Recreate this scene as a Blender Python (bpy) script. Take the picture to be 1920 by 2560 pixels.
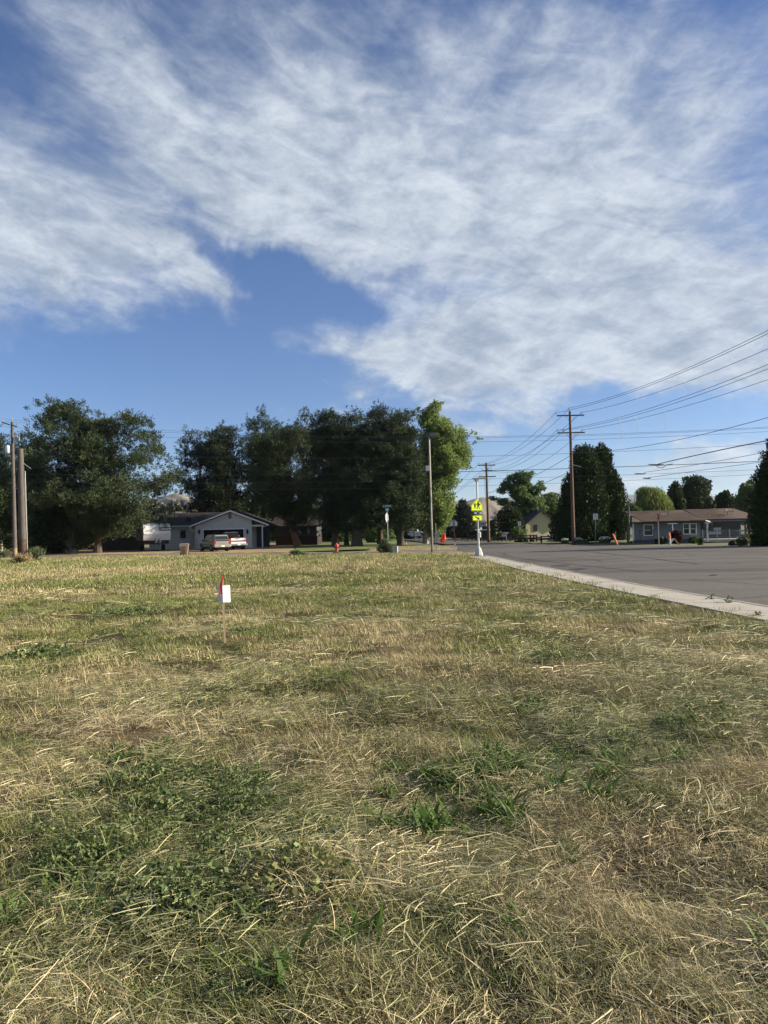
import bpy, math, random
import numpy as np
from mathutils import Vector, Matrix
R = math.radians
rng = np.random.default_rng(7)
random.seed(7)
scene = bpy.context.scene
for o in list(bpy.data.objects): bpy.data.objects.remove(o)

# ------------------------------------------------------------------ camera
F = 1750.0; CX, CY = 960.0, 1280.0; CAM_H = 1.75
PITCH = math.atan(45 / F); ROLL = R(1.3)
_fw = Vector((0, math.cos(PITCH), math.sin(PITCH)))
_r0 = Vector((1, 0, 0)); _u0 = Vector((0, -math.sin(PITCH), math.cos(PITCH)))
_rt = _r0 * math.cos(ROLL) - _u0 * math.sin(ROLL)
_up = _u0 * math.cos(ROLL) + _r0 * math.sin(ROLL)
cd = bpy.data.cameras.new('camera'); cam = bpy.data.objects.new('camera', cd)
scene.collection.objects.link(cam)
cam.matrix_world = Matrix(((_rt.x, _up.x, -_fw.x, 0), (_rt.y, _up.y, -_fw.y, 0), (_rt.z, _up.z, -_fw.z, CAM_H), (0, 0, 0, 1)))
cd.sensor_fit = 'HORIZONTAL'; cd.sensor_width = 36; cd.lens = F / 1920 * 36
cd.clip_start = 0.05; cd.clip_end = 20000
scene.camera = cam

# ------------------------------------------------------------------ sun, view
SUN_EL, SUN_AZ = 24.0, 88.0
sl = bpy.data.lights.new('sun', 'SUN'); sun = bpy.data.objects.new('sun', sl)
scene.collection.objects.link(sun)
sl.energy = 5.0; sl.angle = R(0.53); sl.color = (1.0, 0.88, 0.70)
sd = Vector((math.sin(R(SUN_AZ)) * math.cos(R(SUN_EL)), math.cos(R(SUN_AZ)) * math.cos(R(SUN_EL)), math.sin(R(SUN_EL))))
sun.rotation_euler = (-sd).to_track_quat('-Z', 'Y').to_euler()
sun.location = (30, 0, 30)
scene.view_settings.view_transform = 'Standard'; scene.view_settings.look = 'None'
scene.view_settings.gamma = 1.0; scene.view_settings.use_curve_mapping = False
scene.view_settings.exposure = 1.12
scene.cycles.max_bounces = 5; scene.cycles.diffuse_bounces = 3; scene.cycles.glossy_bounces = 2; scene.cycles.transmission_bounces = 2

# ------------------------------------------------------------------ pixel <-> world (photo measured at 1920 x 2560)
def ray(px, py):
    d = _fw * F + _rt * (px - CX) - _up * (py - CY)
    return d.normalized()
def P(px, py, D):                     # the point of that sight line at depth Y = D
    d = ray(px, py); k = D / d.y
    return Vector((d.x * k, D, CAM_H + d.z * k))
def G(px, py, z=0.0):                 # the point of that sight line on the ground
    d = ray(px, py); k = (z - CAM_H) / d.z
    return Vector((d.x * k, d.y * k, z))
def azel(px, py):
    d = ray(px, py)
    return math.degrees(math.atan2(d.x, d.y)), math.degrees(math.asin(d.z))

# ------------------------------------------------------------------ world: sky with clouds (in directions, not in the picture)
world = bpy.data.worlds.new('World'); scene.world = world; world.use_nodes = True
nt = world.node_tree; nt.nodes.clear()
def N(tree, typ, **kw):
    n = tree.nodes.new(typ)
    for k, v in kw.items():
        if k == 'inp':
            for a, b in v.items(): n.inputs[a].default_value = b
        else: setattr(n, k, v)
    return n
def M_(tree, op, a, b=None, c=None, clamp=False):
    n = tree.nodes.new('ShaderNodeMath'); n.operation = op; n.use_clamp = clamp
    for i, v in enumerate((a, b, c)):
        if v is None: continue
        if isinstance(v, (int, float)): n.inputs[i].default_value = v
        else: tree.links.new(v, n.inputs[i])
    return n.outputs[0]
SKY_STRENGTH = 0.056
L = nt.links.new
tc = N(nt, 'ShaderNodeTexCoord')
sep = N(nt, 'ShaderNodeSeparateXYZ'); L(tc.outputs['Generated'], sep.inputs[0])
az = M_(nt, 'MULTIPLY', M_(nt, 'ARCTAN2', sep.outputs[0], sep.outputs[1]), 57.2958)
el = M_(nt, 'MULTIPLY', M_(nt, 'ARCSINE', sep.outputs[2]), 57.2958)
zz = M_(nt, 'MAXIMUM', M_(nt, 'ADD', sep.outputs[2], 0.10), 0.03)
cp = N(nt, 'ShaderNodeCombineXYZ')
L(M_(nt, 'DIVIDE', sep.outputs[0], zz), cp.inputs[0]); L(M_(nt, 'DIVIDE', sep.outputs[1], zz), cp.inputs[1])
ae = N(nt, 'ShaderNodeCombineXYZ'); L(az, ae.inputs[0]); L(el, ae.inputs[1])
def noise(vec, scale, detail, rough, dist=0.0, rot=0.0, st=(1, 1, 1), off=(0, 0, 0), lac=2.0):
    r_ = N(nt, 'ShaderNodeMapping'); r_.inputs['Rotation'].default_value = (0, 0, R(-rot)); L(vec, r_.inputs[0])
    m = N(nt, 'ShaderNodeMapping'); m.inputs['Scale'].default_value = st; m.inputs['Location'].default_value = off
    L(r_.outputs[0], m.inputs[0])
    n = N(nt, 'ShaderNodeTexNoise', inp={'Scale': scale, 'Detail': detail, 'Roughness': rough, 'Distortion': dist, 'Lacunarity': lac})
    L(m.outputs[0], n.inputs['Vector']); return n
# ragged edges: the big shapes are looked up through a wobble
wob = noise(ae.outputs[0], 0.075, 6, 0.62, 0.3)
wsub = N(nt, 'ShaderNodeVectorMath', operation='SUBTRACT'); L(wob.outputs['Color'], wsub.inputs[0]); wsub.inputs[1].default_value = (.5, .5, .5)
wsc = N(nt, 'ShaderNodeVectorMath', operation='MULTIPLY'); L(wsub.outputs[0], wsc.inputs[0]); wsc.inputs[1].default_value = (20, 13, 0)
wadd = N(nt, 'ShaderNodeVectorMath', operation='ADD'); L(ae.outputs[0], wadd.inputs[0]); L(wsc.outputs[0], wadd.inputs[1])
def blob(px, py, rx, ry, rot, amp):      # radii in degrees, rot: tilt of the long axis, + = right end up
    a, e = azel(px, py)
    m = N(nt, 'ShaderNodeMapping', vector_type='TEXTURE'); L(wadd.outputs[0], m.inputs[0])
    m.inputs['Location'].default_value = (a, e, 0); m.inputs['Rotation'].default_value = (0, 0, R(rot)); m.inputs['Scale'].default_value = (rx, ry, 1)
    ln = N(nt, 'ShaderNodeVectorMath', operation='LENGTH'); L(m.outputs[0], ln.inputs[0])
    mr = N(nt, 'ShaderNodeMapRange', interpolation_type='SMOOTHSTEP', inp={'From Min': 1.0, 'From Max': 0.0, 'To Min': 0.0, 'To Max': amp})
    L(ln.outputs['Value'], mr.inputs['Value']); return mr.outputs[0]
BLOBS = [
    (200, 500, 26, 8, -8, .62), (820, 540, 24, 10, -14, .60), (330, 210, 26, 6, -38, .52), (60, 330, 14, 9, -25, .34),
    (20, 740, 22, 7, -4, .62), (300, 700, 16, 5, -12, .30), (480, 735, 8, 3, -35, .34), (420, 705, 9, 3, -30, .30), (560, 715, 6, 2.4, -20, .12), 
    (1350, 620, 26, 13, 8, .62), (1750, 480, 20, 20, 0, .46), (1150, 120, 16, 9, 10, .30), (1500, 200, 18, 12, 30, .27),
    (1020, 880, 19, 4.8, -4, .74), (1400, 840, 20, 7.5, 3, .74), (1800, 800, 18, 9, 0, .66), (980, 940, 12, 3.2, -5, .50), (1350, 960, 16, 2.8, 1, .60),
    (820, 130, 24, 13, -20, .30), (300, 60, 26, 10, -20, .14), (620, 300, 22, 10, -30, .22), (250, 640, 24, 7, -4, .25), (1700, 130, 18, 12, 40, .15), (1000, 420, 20, 14, 0, .25),
    (800, 1014, 3.6, .9, 0, .52), (1200, 1032, 6, 1.1, -3, .34), (1900, 920, 5, 1.4, 10, .5),
    (1700, 1190, 16, 2.6, 2, .75), (1360, 1215, 6, 2.0, 0, .5), (1850, 1120, 9, 1.6, 8, .38),
    (650, 760, 20, 5.5, 2, -.55), (300, 960, 30, 7, 0, -.5), (700, 680, 15, 3.6, -8, -.62), (900, 150, 10, 6, 0, -.16), (1880, 20, 8, 8, 0, -.2), (60, 60, 8, 7, 0, -.05),
    (1500, 1060, 26, 2.2, 1, -.3)]
Msum = None
for b in BLOBS:
    v = blob(*b); Msum = v if Msum is None else M_(nt, 'ADD', Msum, v)
# everywhere the camera does not look the same broken cirrus goes on
offv = N(nt, 'ShaderNodeMapRange', interpolation_type='SMOOTHSTEP', inp={'From Min': 30., 'From Max': 50., 'To Min': 0., 'To Max': 1.}); L(M_(nt, 'ABSOLUTE', az), offv.inputs['Value'])
eoff = N(nt, 'ShaderNodeMapRange', interpolation_type='SMOOTHSTEP', inp={'From Min': 36., 'From Max': 50., 'To Min': 0., 'To Max': 1.}); L(el, eoff.inputs['Value'])
Msum = M_(nt, 'ADD', Msum, M_(nt, 'MULTIPLY', M_(nt, 'MAXIMUM', offv.outputs[0], eoff.outputs[0]), .40))
n1 = noise(cp.outputs[0], 1.0, 12, 0.60, 0.25, 60, (.5, 1.4, 1))
sL = noise(cp.outputs[0], 2.0, 14, 0.66, 0.12, 60, (.16, 1.5, 1), (3, 1, 0))
sR = noise(cp.outputs[0], 2.0, 14, 0.66, 0.12, 101, (.18, 1.5, 1), (7, 2, 0))
n3 = noise(ae.outputs[0], 0.16, 12, 0.56, 0.15, 0, (1, 2.1, 1))
n4 = noise(ae.outputs[0], 0.20, 12, 0.62, 0.6, -14, (.8, 2.0, 1), (5, 5, 0))
bl = N(nt, 'ShaderNodeMapRange', interpolation_type='SMOOTHSTEP', inp={'From Min': -12., 'From Max': 8.}); L(az, bl.inputs['Value'])
stk = N(nt, 'ShaderNodeMix', data_type='FLOAT'); L(bl.outputs[0], stk.inputs[0]); L(sL.outputs[0], stk.inputs[2]); L(sR.outputs[0], stk.inputs[3])
hi = N(nt, 'ShaderNodeMapRange', interpolation_type='SMOOTHSTEP', inp={'From Min': 12., 'From Max': 27.}); L(el, hi.inputs['Value'])
tot = M_(nt, 'ADD', Msum, M_(nt, 'MULTIPLY', M_(nt, 'SUBTRACT', n1.outputs[0], .5), 1.5))
tot = M_(nt, 'ADD', tot, M_(nt, 'MULTIPLY', M_(nt, 'MULTIPLY', M_(nt, 'SUBTRACT', stk.outputs[0], .5), .95), hi.outputs[0]))
tot = M_(nt, 'ADD', tot, M_(nt, 'MULTIPLY', M_(nt, 'SUBTRACT', n3.outputs[0], .5), .75))
tot = M_(nt, 'ADD', tot, M_(nt, 'MULTIPLY', M_(nt, 'SUBTRACT', n4.outputs[0], .5), .45))
n5 = noise(ae.outputs[0], 0.55, 10, 0.70, 0.1, 6, (.7, 1.5, 1), (2, 9, 0))      # mottled puffs in the lower deck
lo = M_(nt, 'SUBTRACT', 1.0, hi.outputs[0])
tot = M_(nt, 'ADD', tot, M_(nt, 'MULTIPLY', M_(nt, 'MULTIPLY', M_(nt, 'SUBTRACT', n5.outputs[0], .5), .55), lo))
cov = N(nt, 'ShaderNodeMapRange', interpolation_type='SMOOTHSTEP', inp={'From Min': -.02, 'From Max': 1.08, 'To Min': 0., 'To Max': .92}); L(tot, cov.inputs['Value'])
sky = N(nt, 'ShaderNodeTexSky', sky_type='NISHITA', sun_disc=False, sun_elevation=R(SUN_EL), sun_rotation=R(SUN_AZ), air_density=1.0, dust_density=0.4, ozone_density=2.0, altitude=700)
skyg = N(nt, 'ShaderNodeMix', data_type='RGBA', blend_type='MULTIPLY', inp={0: 1.0}); L(sky.outputs[0], skyg.inputs[6]); skyg.inputs[7].default_value = (0.66, 0.82, 1.10, 1)
shade = N(nt, 'ShaderNodeMapRange', interpolation_type='SMOOTHSTEP', inp={'From Min': .34, 'From Max': .66, 'To Min': 0., 'To Max': 1.}); L(M_(nt, 'MULTIPLY_ADD', n4.outputs[0], .45, M_(nt, 'MULTIPLY_ADD', stk.outputs[0], .25, M_(nt, 'MULTIPLY', n5.outputs[0], .30))), shade.inputs['Value'])
cc = N(nt, 'ShaderNodeMix', data_type='RGBA'); L(shade.outputs[0], cc.inputs[0])
k = 1 / SKY_STRENGTH
cc.inputs[6].default_value = (.150 * k, .185 * k, .238 * k, 1); cc.inputs[7].default_value = (.355 * k, .385 * k, .42 * k, 1)
mx = N(nt, 'ShaderNodeMix', data_type='RGBA'); L(cov.outputs[0], mx.inputs[0]); L(skyg.outputs[2], mx.inputs[6]); L(cc.outputs[2], mx.inputs[7])
bg = N(nt, 'ShaderNodeBackground', inp={'Strength': SKY_STRENGTH}); L(mx.outputs[2], bg.inputs[0])
wo = N(nt, 'ShaderNodeOutputWorld'); L(bg.outputs[0], wo.inputs[0])
world.cycles.sampling_method = 'MANUAL'; world.cycles.sample_map_resolution = 512

# ------------------------------------------------------------------ helpers
def link(o): scene.collection.objects.link(o)
def tag(o, label=None, cat=None, group=None, kind=None):
    if label: o['label'] = label
    if cat: o['category'] = cat
    if group: o['group'] = group
    if kind: o['kind'] = kind
    return o
def thing(name, label, cat, loc, group=None, rotz=0.0):
    o = bpy.data.objects.new(name, None); o.empty_display_size = .2; link(o)
    o.location = loc; o.rotation_euler = (0, 0, rotz)
    return tag(o, label, cat, group)
def mesh_np(name, co, faces4, mat, parent=None, smooth=False, faces3=None):
    me = bpy.data.meshes.new(name)
    co = np.asarray(co, dtype=np.float32); n4 = len(faces4) if faces4 is not None else 0; n3 = len(faces3) if faces3 is not None else 0
    idx = []; tot = []
    if n4: idx.append(np.asarray(faces4, dtype=np.int32).ravel()); tot.append(np.full(n4, 4, np.int32))
    if n3: idx.append(np.asarray(faces3, dtype=np.int32).ravel()); tot.append(np.full(n3, 3, np.int32))
    idx = np.concatenate(idx); tot = np.concatenate(tot)
    me.vertices.add(len(co)); me.vertices.foreach_set('co', co.ravel())
    me.loops.add(len(idx)); me.loops.foreach_set('vertex_index', idx)
    st = np.concatenate(([0], np.cumsum(tot)[:-1])).astype(np.int32)
    me.polygons.add(len(tot)); me.polygons.foreach_set('loop_start', st); me.polygons.foreach_set('loop_total', tot)
    if smooth: me.polygons.foreach_set('use_smooth', np.ones(len(tot), bool))
    me.update(calc_edges=True)
    if mat: me.materials.append(mat)
    o = bpy.data.objects.new(name, me); link(o)
    if parent is not None: o.parent = parent
    return o
class MB:
    """collects shapes in the coordinates of the thing they belong to, builds ONE mesh"""
    def __init__(s): s.v = []; s.f = []; s.sm = []
    def add(s, vs, fs, smooth=False):
        n = len(s.v); s.v += [tuple(v) for v in vs]; s.f += [tuple(i + n for i in f) for f in fs]; s.sm += [smooth] * len(fs); return s
    def box(s, c, d, rz=0.0, rx=0.0, ry=0.0):
        M = Matrix.Translation(c) @ Matrix.Rotation(rz, 4, 'Z') @ Matrix.Rotation(ry, 4, 'Y') @ Matrix.Rotation(rx, 4, 'X')
        x, y, z = d[0] / 2, d[1] / 2, d[2] / 2
        vs = [M @ Vector(p) for p in ((-x, -y, -z), (x, -y, -z), (x, y, -z), (-x, y, -z), (-x, -y, z), (x, -y, z), (x, y, z), (-x, y, z))]
        return s.add(vs, [(0, 3, 2, 1), (4, 5, 6, 7), (0, 1, 5, 4), (1, 2, 6, 5), (2, 3, 7, 6), (3, 0, 4, 7)])
    def bb(s, x0, x1, y0, y1, z0, z1): return s.box(((x0 + x1) / 2, (y0 + y1) / 2, (z0 + z1) / 2), (x1 - x0, y1 - y0, z1 - z0))
    def tube(s, pts, rad, n=8, caps=True):
        pts = [Vector(p) for p in pts]
        if not isinstance(rad, (list, tuple)): rad = [rad] * len(pts)
        vs = []; fs = []; ref = None
        for i, p in enumerate(pts):
            t = (pts[min(i + 1, len(pts) - 1)] - pts[max(i - 1, 0)]).normalized()
            if ref is None: ref = Vector((1, 0, 0)) if abs(t.x) < .8 else Vector((0, 1, 0))
            a = (ref - t * ref.dot(t)).normalized(); b = t.cross(a); ref = a
            for k in range(n):
                q = 2 * math.pi * k / n; vs.append(p + (a * math.cos(q) + b * math.sin(q)) * rad[i])
        for i in range(len(pts) - 1):
            for k in range(n):
                k2 = (k + 1) % n; fs.append((i * n + k, i * n + k2, (i + 1) * n + k2, (i + 1) * n + k))
        if caps: fs.append(tuple(range(n))[::-1]); fs.append(tuple((len(pts) - 1) * n + k for k in range(n)))
        return s.add(vs, fs, n > 5)
    def lathe(s, c, prof, n=12, axis='Z'):      # prof: (radius, height) pairs
        vs = []; fs = []
        for r_, h in prof:
            for k in range(n):
                q = 2 * math.pi * k / n; a, b = r_ * math.cos(q), r_ * math.sin(q)
                p = (a, b, h) if axis == 'Z' else ((h, a, b) if axis == 'X' else (a, h, b))
                vs.append(Vector(c) + Vector(p))
        for i in range(len(prof) - 1):
            for k in range(n):
                k2 = (k + 1) % n; fs.append((i * n + k, i * n + k2, (i + 1) * n + k2, (i + 1) * n + k))
        fs.append(tuple(range(n))[::-1]); fs.append(tuple((len(prof) - 1) * n + k for k in range(n)))
        return s.add(vs, fs, True)
    def prism(s, pts, y0, y1, plane='XZ', M=None):   # outline pts (a, b) pushed from y0 to y1
        def q(a, b, c): 
            v = Vector((a, c, b)) if plane == 'XZ' else (Vector((c, a, b)) if plane == 'YZ' else Vector((a, b, c)))
            return M @ v if M else v
        n = len(pts)
        vs = [q(a, b, y0) for a, b in pts] + [q(a, b, y1) for a, b in pts]
        fs = [tuple(range(n)), tuple(range(2 * n - 1, n - 1, -1))] + [(i, i + n, (i + 1) % n + n, (i + 1) % n) for i in range(n)]
        return s.add(vs, fs)
    def build(s, name, mat, parent=None, bevel=0, auto=True):
        me = bpy.data.meshes.new(name); me.from_pydata([tuple(v) for v in s.v], [], s.f); me.update()
        me.polygons.foreach_set('use_smooth', s.sm)
        import bmesh
        bm = bmesh.new(); bm.from_mesh(me); bmesh.ops.recalc_face_normals(bm, faces=bm.faces)
        if bevel: 
            es = [e for e in bm.edges if len(e.link_faces) == 2 and e.calc_face_angle(0) > .5]
            bmesh.ops.bevel(bm, geom=es, offset=bevel, segments=2, profile=.6, affect='EDGES')
        for e in bm.edges:
            if len(e.link_faces) == 2 and e.calc_face_angle(0) > .6: e.smooth = False
        bm.to_mesh(me); bm.free()
        if mat: me.materials.append(mat)
        o = bpy.data.objects.new(name, me); link(o)
        if parent is not None: o.parent = parent
        return o
def text_mesh(txt, size, mat, parent, M, ext=0.004, name='lettering', sx=1.0, fit=None, bold=0.0):
    c = bpy.data.curves.new('t', 'FONT'); c.body = txt; c.size = size; c.extrude = ext; c.align_x = 'CENTER'; c.align_y = 'CENTER'; c.resolution_u = 3; c.offset = bold
    o = bpy.data.objects.new('t', c); link(o)
    bpy.context.view_layer.update()
    dg = bpy.context.evaluated_depsgraph_get()
    me = bpy.data.meshes.new_from_object(o.evaluated_get(dg)); bpy.data.objects.remove(o); bpy.data.curves.remove(c)
    if fit:
        xs = [v.co.x for v in me.vertices]; w = max(xs) - min(xs); cx_ = (max(xs) + min(xs)) / 2
        for v in me.vertices: v.co.x = (v.co.x - cx_) * fit / w
    me.materials.clear(); me.materials.append(mat); me.name = name
    ob = bpy.data.objects.new(name, me); link(ob); ob.parent = parent; ob.matrix_local = M
    return ob
FACE = Matrix.Rotation(R(90), 4, 'X')      # text standing up, read from -Y
# value noise in numpy
def _hash(ix, iy, s):
    h = (ix.astype(np.int64) * 374761393 + iy.astype(np.int64) * 668265263 + s * 974711) & 0xffffffff
    h = ((h ^ (h >> 13)) * 1274126177) & 0xffffffff
    return ((h ^ (h >> 16)) & 0xffff) / 65535.0
def vnoise(x, y, s=0):
    x = np.asarray(x, float); y = np.asarray(y, float)
    ix = np.floor(x); iy = np.floor(y); fx = x - ix; fy = y - iy; fx = fx * fx * (3 - 2 * fx); fy = fy * fy * (3 - 2 * fy)
    a = _hash(ix, iy, s); b = _hash(ix + 1, iy, s); c = _hash(ix, iy + 1, s); d = _hash(ix + 1, iy + 1, s)
    return (a * (1 - fx) + b * fx) * (1 - fy) + (c * (1 - fx) + d * fx) * fy
def fbm(x, y, s=0, o=4):
    t = 0; a = .5; f = 1.0; tot = 0
    for i in range(o): t = t + a * vnoise(x * f + i * 17.3, y * f - i * 9.1, s + i); tot += a; a *= .5; f *= 2.03
    return t / tot
def sstep(a, b, x):
    t = np.clip((x - a) / (b - a), 0, 1); return t * t * (3 - 2 * t)

# ------------------------------------------------------------------ materials
def mat(name, col, rough=.7, var=.15, scale=6.0, bump=.0, bscale=None, col2=None, metal=0.0, stretch=(1, 1, 1), spec=.4, dirt=None, detail=6, world_co=False, contrast=(.3, .7)):
    m = bpy.data.materials.new(name); m.use_nodes = True; t = m.node_tree; b = t.nodes['Principled BSDF']
    b.inputs['Roughness'].default_value = rough; b.inputs['Metallic'].default_value = metal; b.inputs['Specular IOR Level'].default_value = spec
    if world_co: co = N(t, 'ShaderNodeNewGeometry').outputs['Position']
    else: co = N(t, 'ShaderNodeTexCoord').outputs['Object']
    mp = N(t, 'ShaderNodeMapping'); t.links.new(co, mp.inputs[0]); mp.inputs['Scale'].default_value = stretch
    n = N(t, 'ShaderNodeTexNoise', inp={'Scale': scale, 'Detail': detail, 'Roughness': .62}); t.links.new(mp.outputs[0], n.inputs['Vector'])
    c2 = col2 or tuple(c * (1 - var) for c in col); c1 = col if col2 else tuple(min(1, c * (1 + var)) for c in col)
    rp = N(t, 'ShaderNodeMapRange', inp={'From Min': contrast[0], 'From Max': contrast[1]}); t.links.new(n.outputs[0], rp.inputs['Value'])
    mx_ = N(t, 'ShaderNodeMix', data_type='RGBA'); t.links.new(rp.outputs[0], mx_.inputs[0]); mx_.inputs[6].default_value = (*c2, 1); mx_.inputs[7].default_value = (*c1, 1)
    out = mx_.outputs[2]
    if dirt:      # streaks or spots with a scale of their own: (colour, scale, amount, stretch)
        m2 = N(t, 'ShaderNodeMapping'); t.links.new(co, m2.inputs[0]); m2.inputs['Scale'].default_value = dirt[3]
        n2 = N(t, 'ShaderNodeTexNoise', inp={'Scale': dirt[1], 'Detail': 8, 'Roughness': .7}); t.links.new(m2.outputs[0], n2.inputs['Vector'])
        r2 = N(t, 'ShaderNodeMapRange', inp={'From Min': .52, 'From Max': .72, 'To Min': 0, 'To Max': dirt[2]}); t.links.new(n2.outputs[0], r2.inputs['Value'])
        x2 = N(t, 'ShaderNodeMix', data_type='RGBA'); t.links.new(r2.outputs[0], x2.inputs[0]); t.links.new(out, x2.inputs[6]); x2.inputs[7].default_value = (*dirt[0], 1); out = x2.outputs[2]
    t.links.new(out, b.inputs['Base Color'])
    if bump:
        nb = N(t, 'ShaderNodeTexNoise', inp={'Scale': bscale or scale * 3, 'Detail': 8, 'Roughness': .65}); t.links.new(mp.outputs[0], nb.inputs['Vector'])
        bp = N(t, 'ShaderNodeBump', inp={'Strength': bump, 'Distance': .03}); t.links.new(nb.outputs[0], bp.inputs['Height']); t.links.new(bp.outputs[0], b.inputs['Normal'])
    return m
def leafmat(name, a, b_, c=None, transl=.3, clump=.5, spec=.15):
    """leaf colour: differs from leaf to leaf and drifts through the crown"""
    m = bpy.data.materials.new(name); m.use_nodes = True; t = m.node_tree; b = t.nodes['Principled BSDF']
    b.inputs['Roughness'].default_value = .6; b.inputs['Specular IOR Level'].default_value = spec
    g = N(t, 'ShaderNodeNewGeometry'); n = N(t, 'ShaderNodeTexNoise', inp={'Scale': clump, 'Detail': 4, 'Roughness': .6}); t.links.new(g.outputs['Position'], n.inputs['Vector'])
    f = M_(t, 'ADD', M_(t, 'MULTIPLY', g.outputs['Random Per Island'], .55), M_(t, 'MULTIPLY', M_(t, 'SUBTRACT', n.outputs[0], .5), 1.6)); f = M_(t, 'ADD', f, .22, clamp=True)
    mx_ = N(t, 'ShaderNodeMix', data_type='RGBA'); t.links.new(f, mx_.inputs[0]); mx_.inputs[6].default_value = (*a, 1); mx_.inputs[7].default_value = (*b_, 1); out = mx_.outputs[2]
    if c:
        n2 = N(t, 'ShaderNodeTexNoise', inp={'Scale': clump * .7, 'Detail': 5}); n2.noise_dimensions = '3D'; mp = N(t, 'ShaderNodeMapping'); mp.inputs['Location'].default_value = (31, 7, 3); t.links.new(g.outputs['Position'], mp.inputs[0]); t.links.new(mp.outputs[0], n2.inputs['Vector'])
        r = N(t, 'ShaderNodeMapRange', inp={'From Min': .58, 'From Max': .72, 'To Min': 0, 'To Max': .8}); t.links.new(n2.outputs[0], r.inputs['Value'])
        x = N(t, 'ShaderNodeMix', data_type='RGBA'); t.links.new(r.outputs[0], x.inputs[0]); t.links.new(out, x.inputs[6]); x.inputs[7].default_value = (*c, 1); out = x.outputs[2]
    t.links.new(out, b.inputs['Base Color'])
    if transl:
        tr = N(t, 'ShaderNodeBsdfTranslucent'); t.links.new(out, tr.inputs[0]); ms = N(t, 'ShaderNodeMixShader', inp={0: transl}); t.links.new(b.outputs[0], ms.inputs[1]); t.links.new(tr.outputs[0], ms.inputs[2])
        t.links.new(ms.outputs[0], t.nodes['Material Output'].inputs[0])
    return m
MAT = {}
def mt(k, *a, **kw):
    if k not in MAT: MAT[k] = mat(k, *a, **kw)
    return MAT[k]
mt('white_paint', (.62, .62, .60), .5, .05, 4, .1)
mt('white_paper', (.60, .60, .63), .8, .03, 9)
mt('pole_wood_brown', (.115, .065, .042), .85, .4, 3, .6, 12, stretch=(4, 4, .5), dirt=((.30, .22, .15), 3, .7, (5, 5, .35)))
mt('pole_wood_grey', (.115, .10, .085), .9, .35, 4, .6, 14, stretch=(5, 5, .6), dirt=((.09, .06, .045), 2, .6, (6, 6, .3)))
mt('pole_wood_dark_foot', (.085, .055, .04), .9, .4, 4, .6, 14, stretch=(5, 5, 1.5), dirt=((.25, .15, .08), 2, .6, (3, 3, 2)))
mt('crossarm_wood', (.13, .10, .08), .85, .3, 5, .3, stretch=(.6, 4, 4))
mt('porcelain', (.30, .30, .32), .3, .1, 5)
mt('galvanized', (.42, .43, .44), .45, .12, 9, .05, metal=.35)
mt('transformer_paint', (.62, .64, .66), .4, .06, 3)
mt('wire_black', (.022, .022, .024), .6, .1, 2)
mt('wire_alu', (.06, .062, .065), .5, .1, 2)
mt('wire_wrap_white', (.75, .77, .8), .4, .04, 2)
mt('sign_green_yellow', (.78, .95, .02), .42, .04, 3)
mt('black_paint', (.012, .012, .014), .5, .2, 4)
mt('dark_navy', (.018, .025, .05), .4, .2, 4)
mt('sign_green', (.0, .10, .075), .4, .08, 5)
mt('sign_back', (.50, .51, .52), .45, .08, 6, metal=.3)
mt('sign_white', (.72, .73, .72), .45, .05, 6)
mt('post_steel', (.20, .21, .21), .6, .2, 8, metal=.3)
mt('post_wood_brown', (.19, .075, .035), .8, .3, 5, .3, stretch=(4, 4, .6))
mt('lamp_bronze', (.085, .08, .065), .55, .15, 5, .05)
mt('lamp_bronze_light', (.17, .165, .14), .5, .1, 5)
mt('concrete', (.40, .385, .35), .9, .18, 2.5, .35, 40, dirt=((.23, .22, .20), 5, .5, (1, 1, 1)))
mt('concrete_white', (.5, .48, .45), .85, .08, 4, .2, 30)
mt('stake_wood', (.48, .36, .20), .8, .2, 8, .2, stretch=(6, 6, .7))
mt('ribbon_red', (.75, .045, .02), .45, .15, 8)
mt('flag_orange', (.85, .09, .015), .6, .12, 6)
mt('orange_wood', (.78, .20, .06), .7, .15, 6)
mt('siding_white', (.56, .53, .48), .6, .06, 1.5, 0, dirt=((.42, .46, .48), 1.2, .5, (1, 1, 2)))
mt('siding_grey', (.135, .16, .175), .6, .08, 1.5, 0)
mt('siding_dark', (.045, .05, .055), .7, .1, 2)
mt('siding_yellow', (.50, .44, .24), .65, .07, 2, 0)
mt('siding_far_grey', (.36, .38, .39), .7, .08, 2)
mt('trim_white', (.74, .75, .75), .5, .04, 3)
mt('trim_dark', (.035, .03, .03), .6, .2, 3)
mt('roof_dark', (.030, .026, .026), .9, .3, 9, .4, 30, stretch=(1, 1, 1))
mt('roof_brown', (.088, .058, .040), .9, .3, 5, .4, 24, stretch=(.6, 2, 2))
mt('roof_navy', (.03, .035, .04), .9, .25, 6, .3)
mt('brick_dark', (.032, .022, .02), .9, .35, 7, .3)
mt('garage_dark', (.02, .022, .024), .8, .3, 2)
mt('glass_dark', (.02, .025, .03), .08, .1, 2, spec=.6)
mt('curtain', (.18, .20, .19), .9, .2, 5, stretch=(9, 9, .5))
mt('tan_plastic', (.33, .215, .135), .55, .08, 3)
mt('tan_dark', (.13, .09, .065), .6, .1, 3)
mt('bin_lid', (.16, .15, .15), .5, .1, 4)
mt('tyre', (.016, .016, .017), .85, .2, 9, .2)
mt('rim', (.45, .45, .46), .35, .08, 6, metal=.7)
mt('car_silver', (.32, .29, .24), .32, .05, 2, metal=.45)
mt('car_trim_grey', (.09, .085, .08), .6, .1, 5)
mt('car_red', (.22, .025, .022), .32, .1, 2)
mt('car_white', (.74, .73, .71), .35, .05, 2)
mt('chrome', (.7, .7, .7), .18, .03, 2, metal=.95)
mt('tail_red', (.35, .02, .02), .3, .1, 3)
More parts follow.
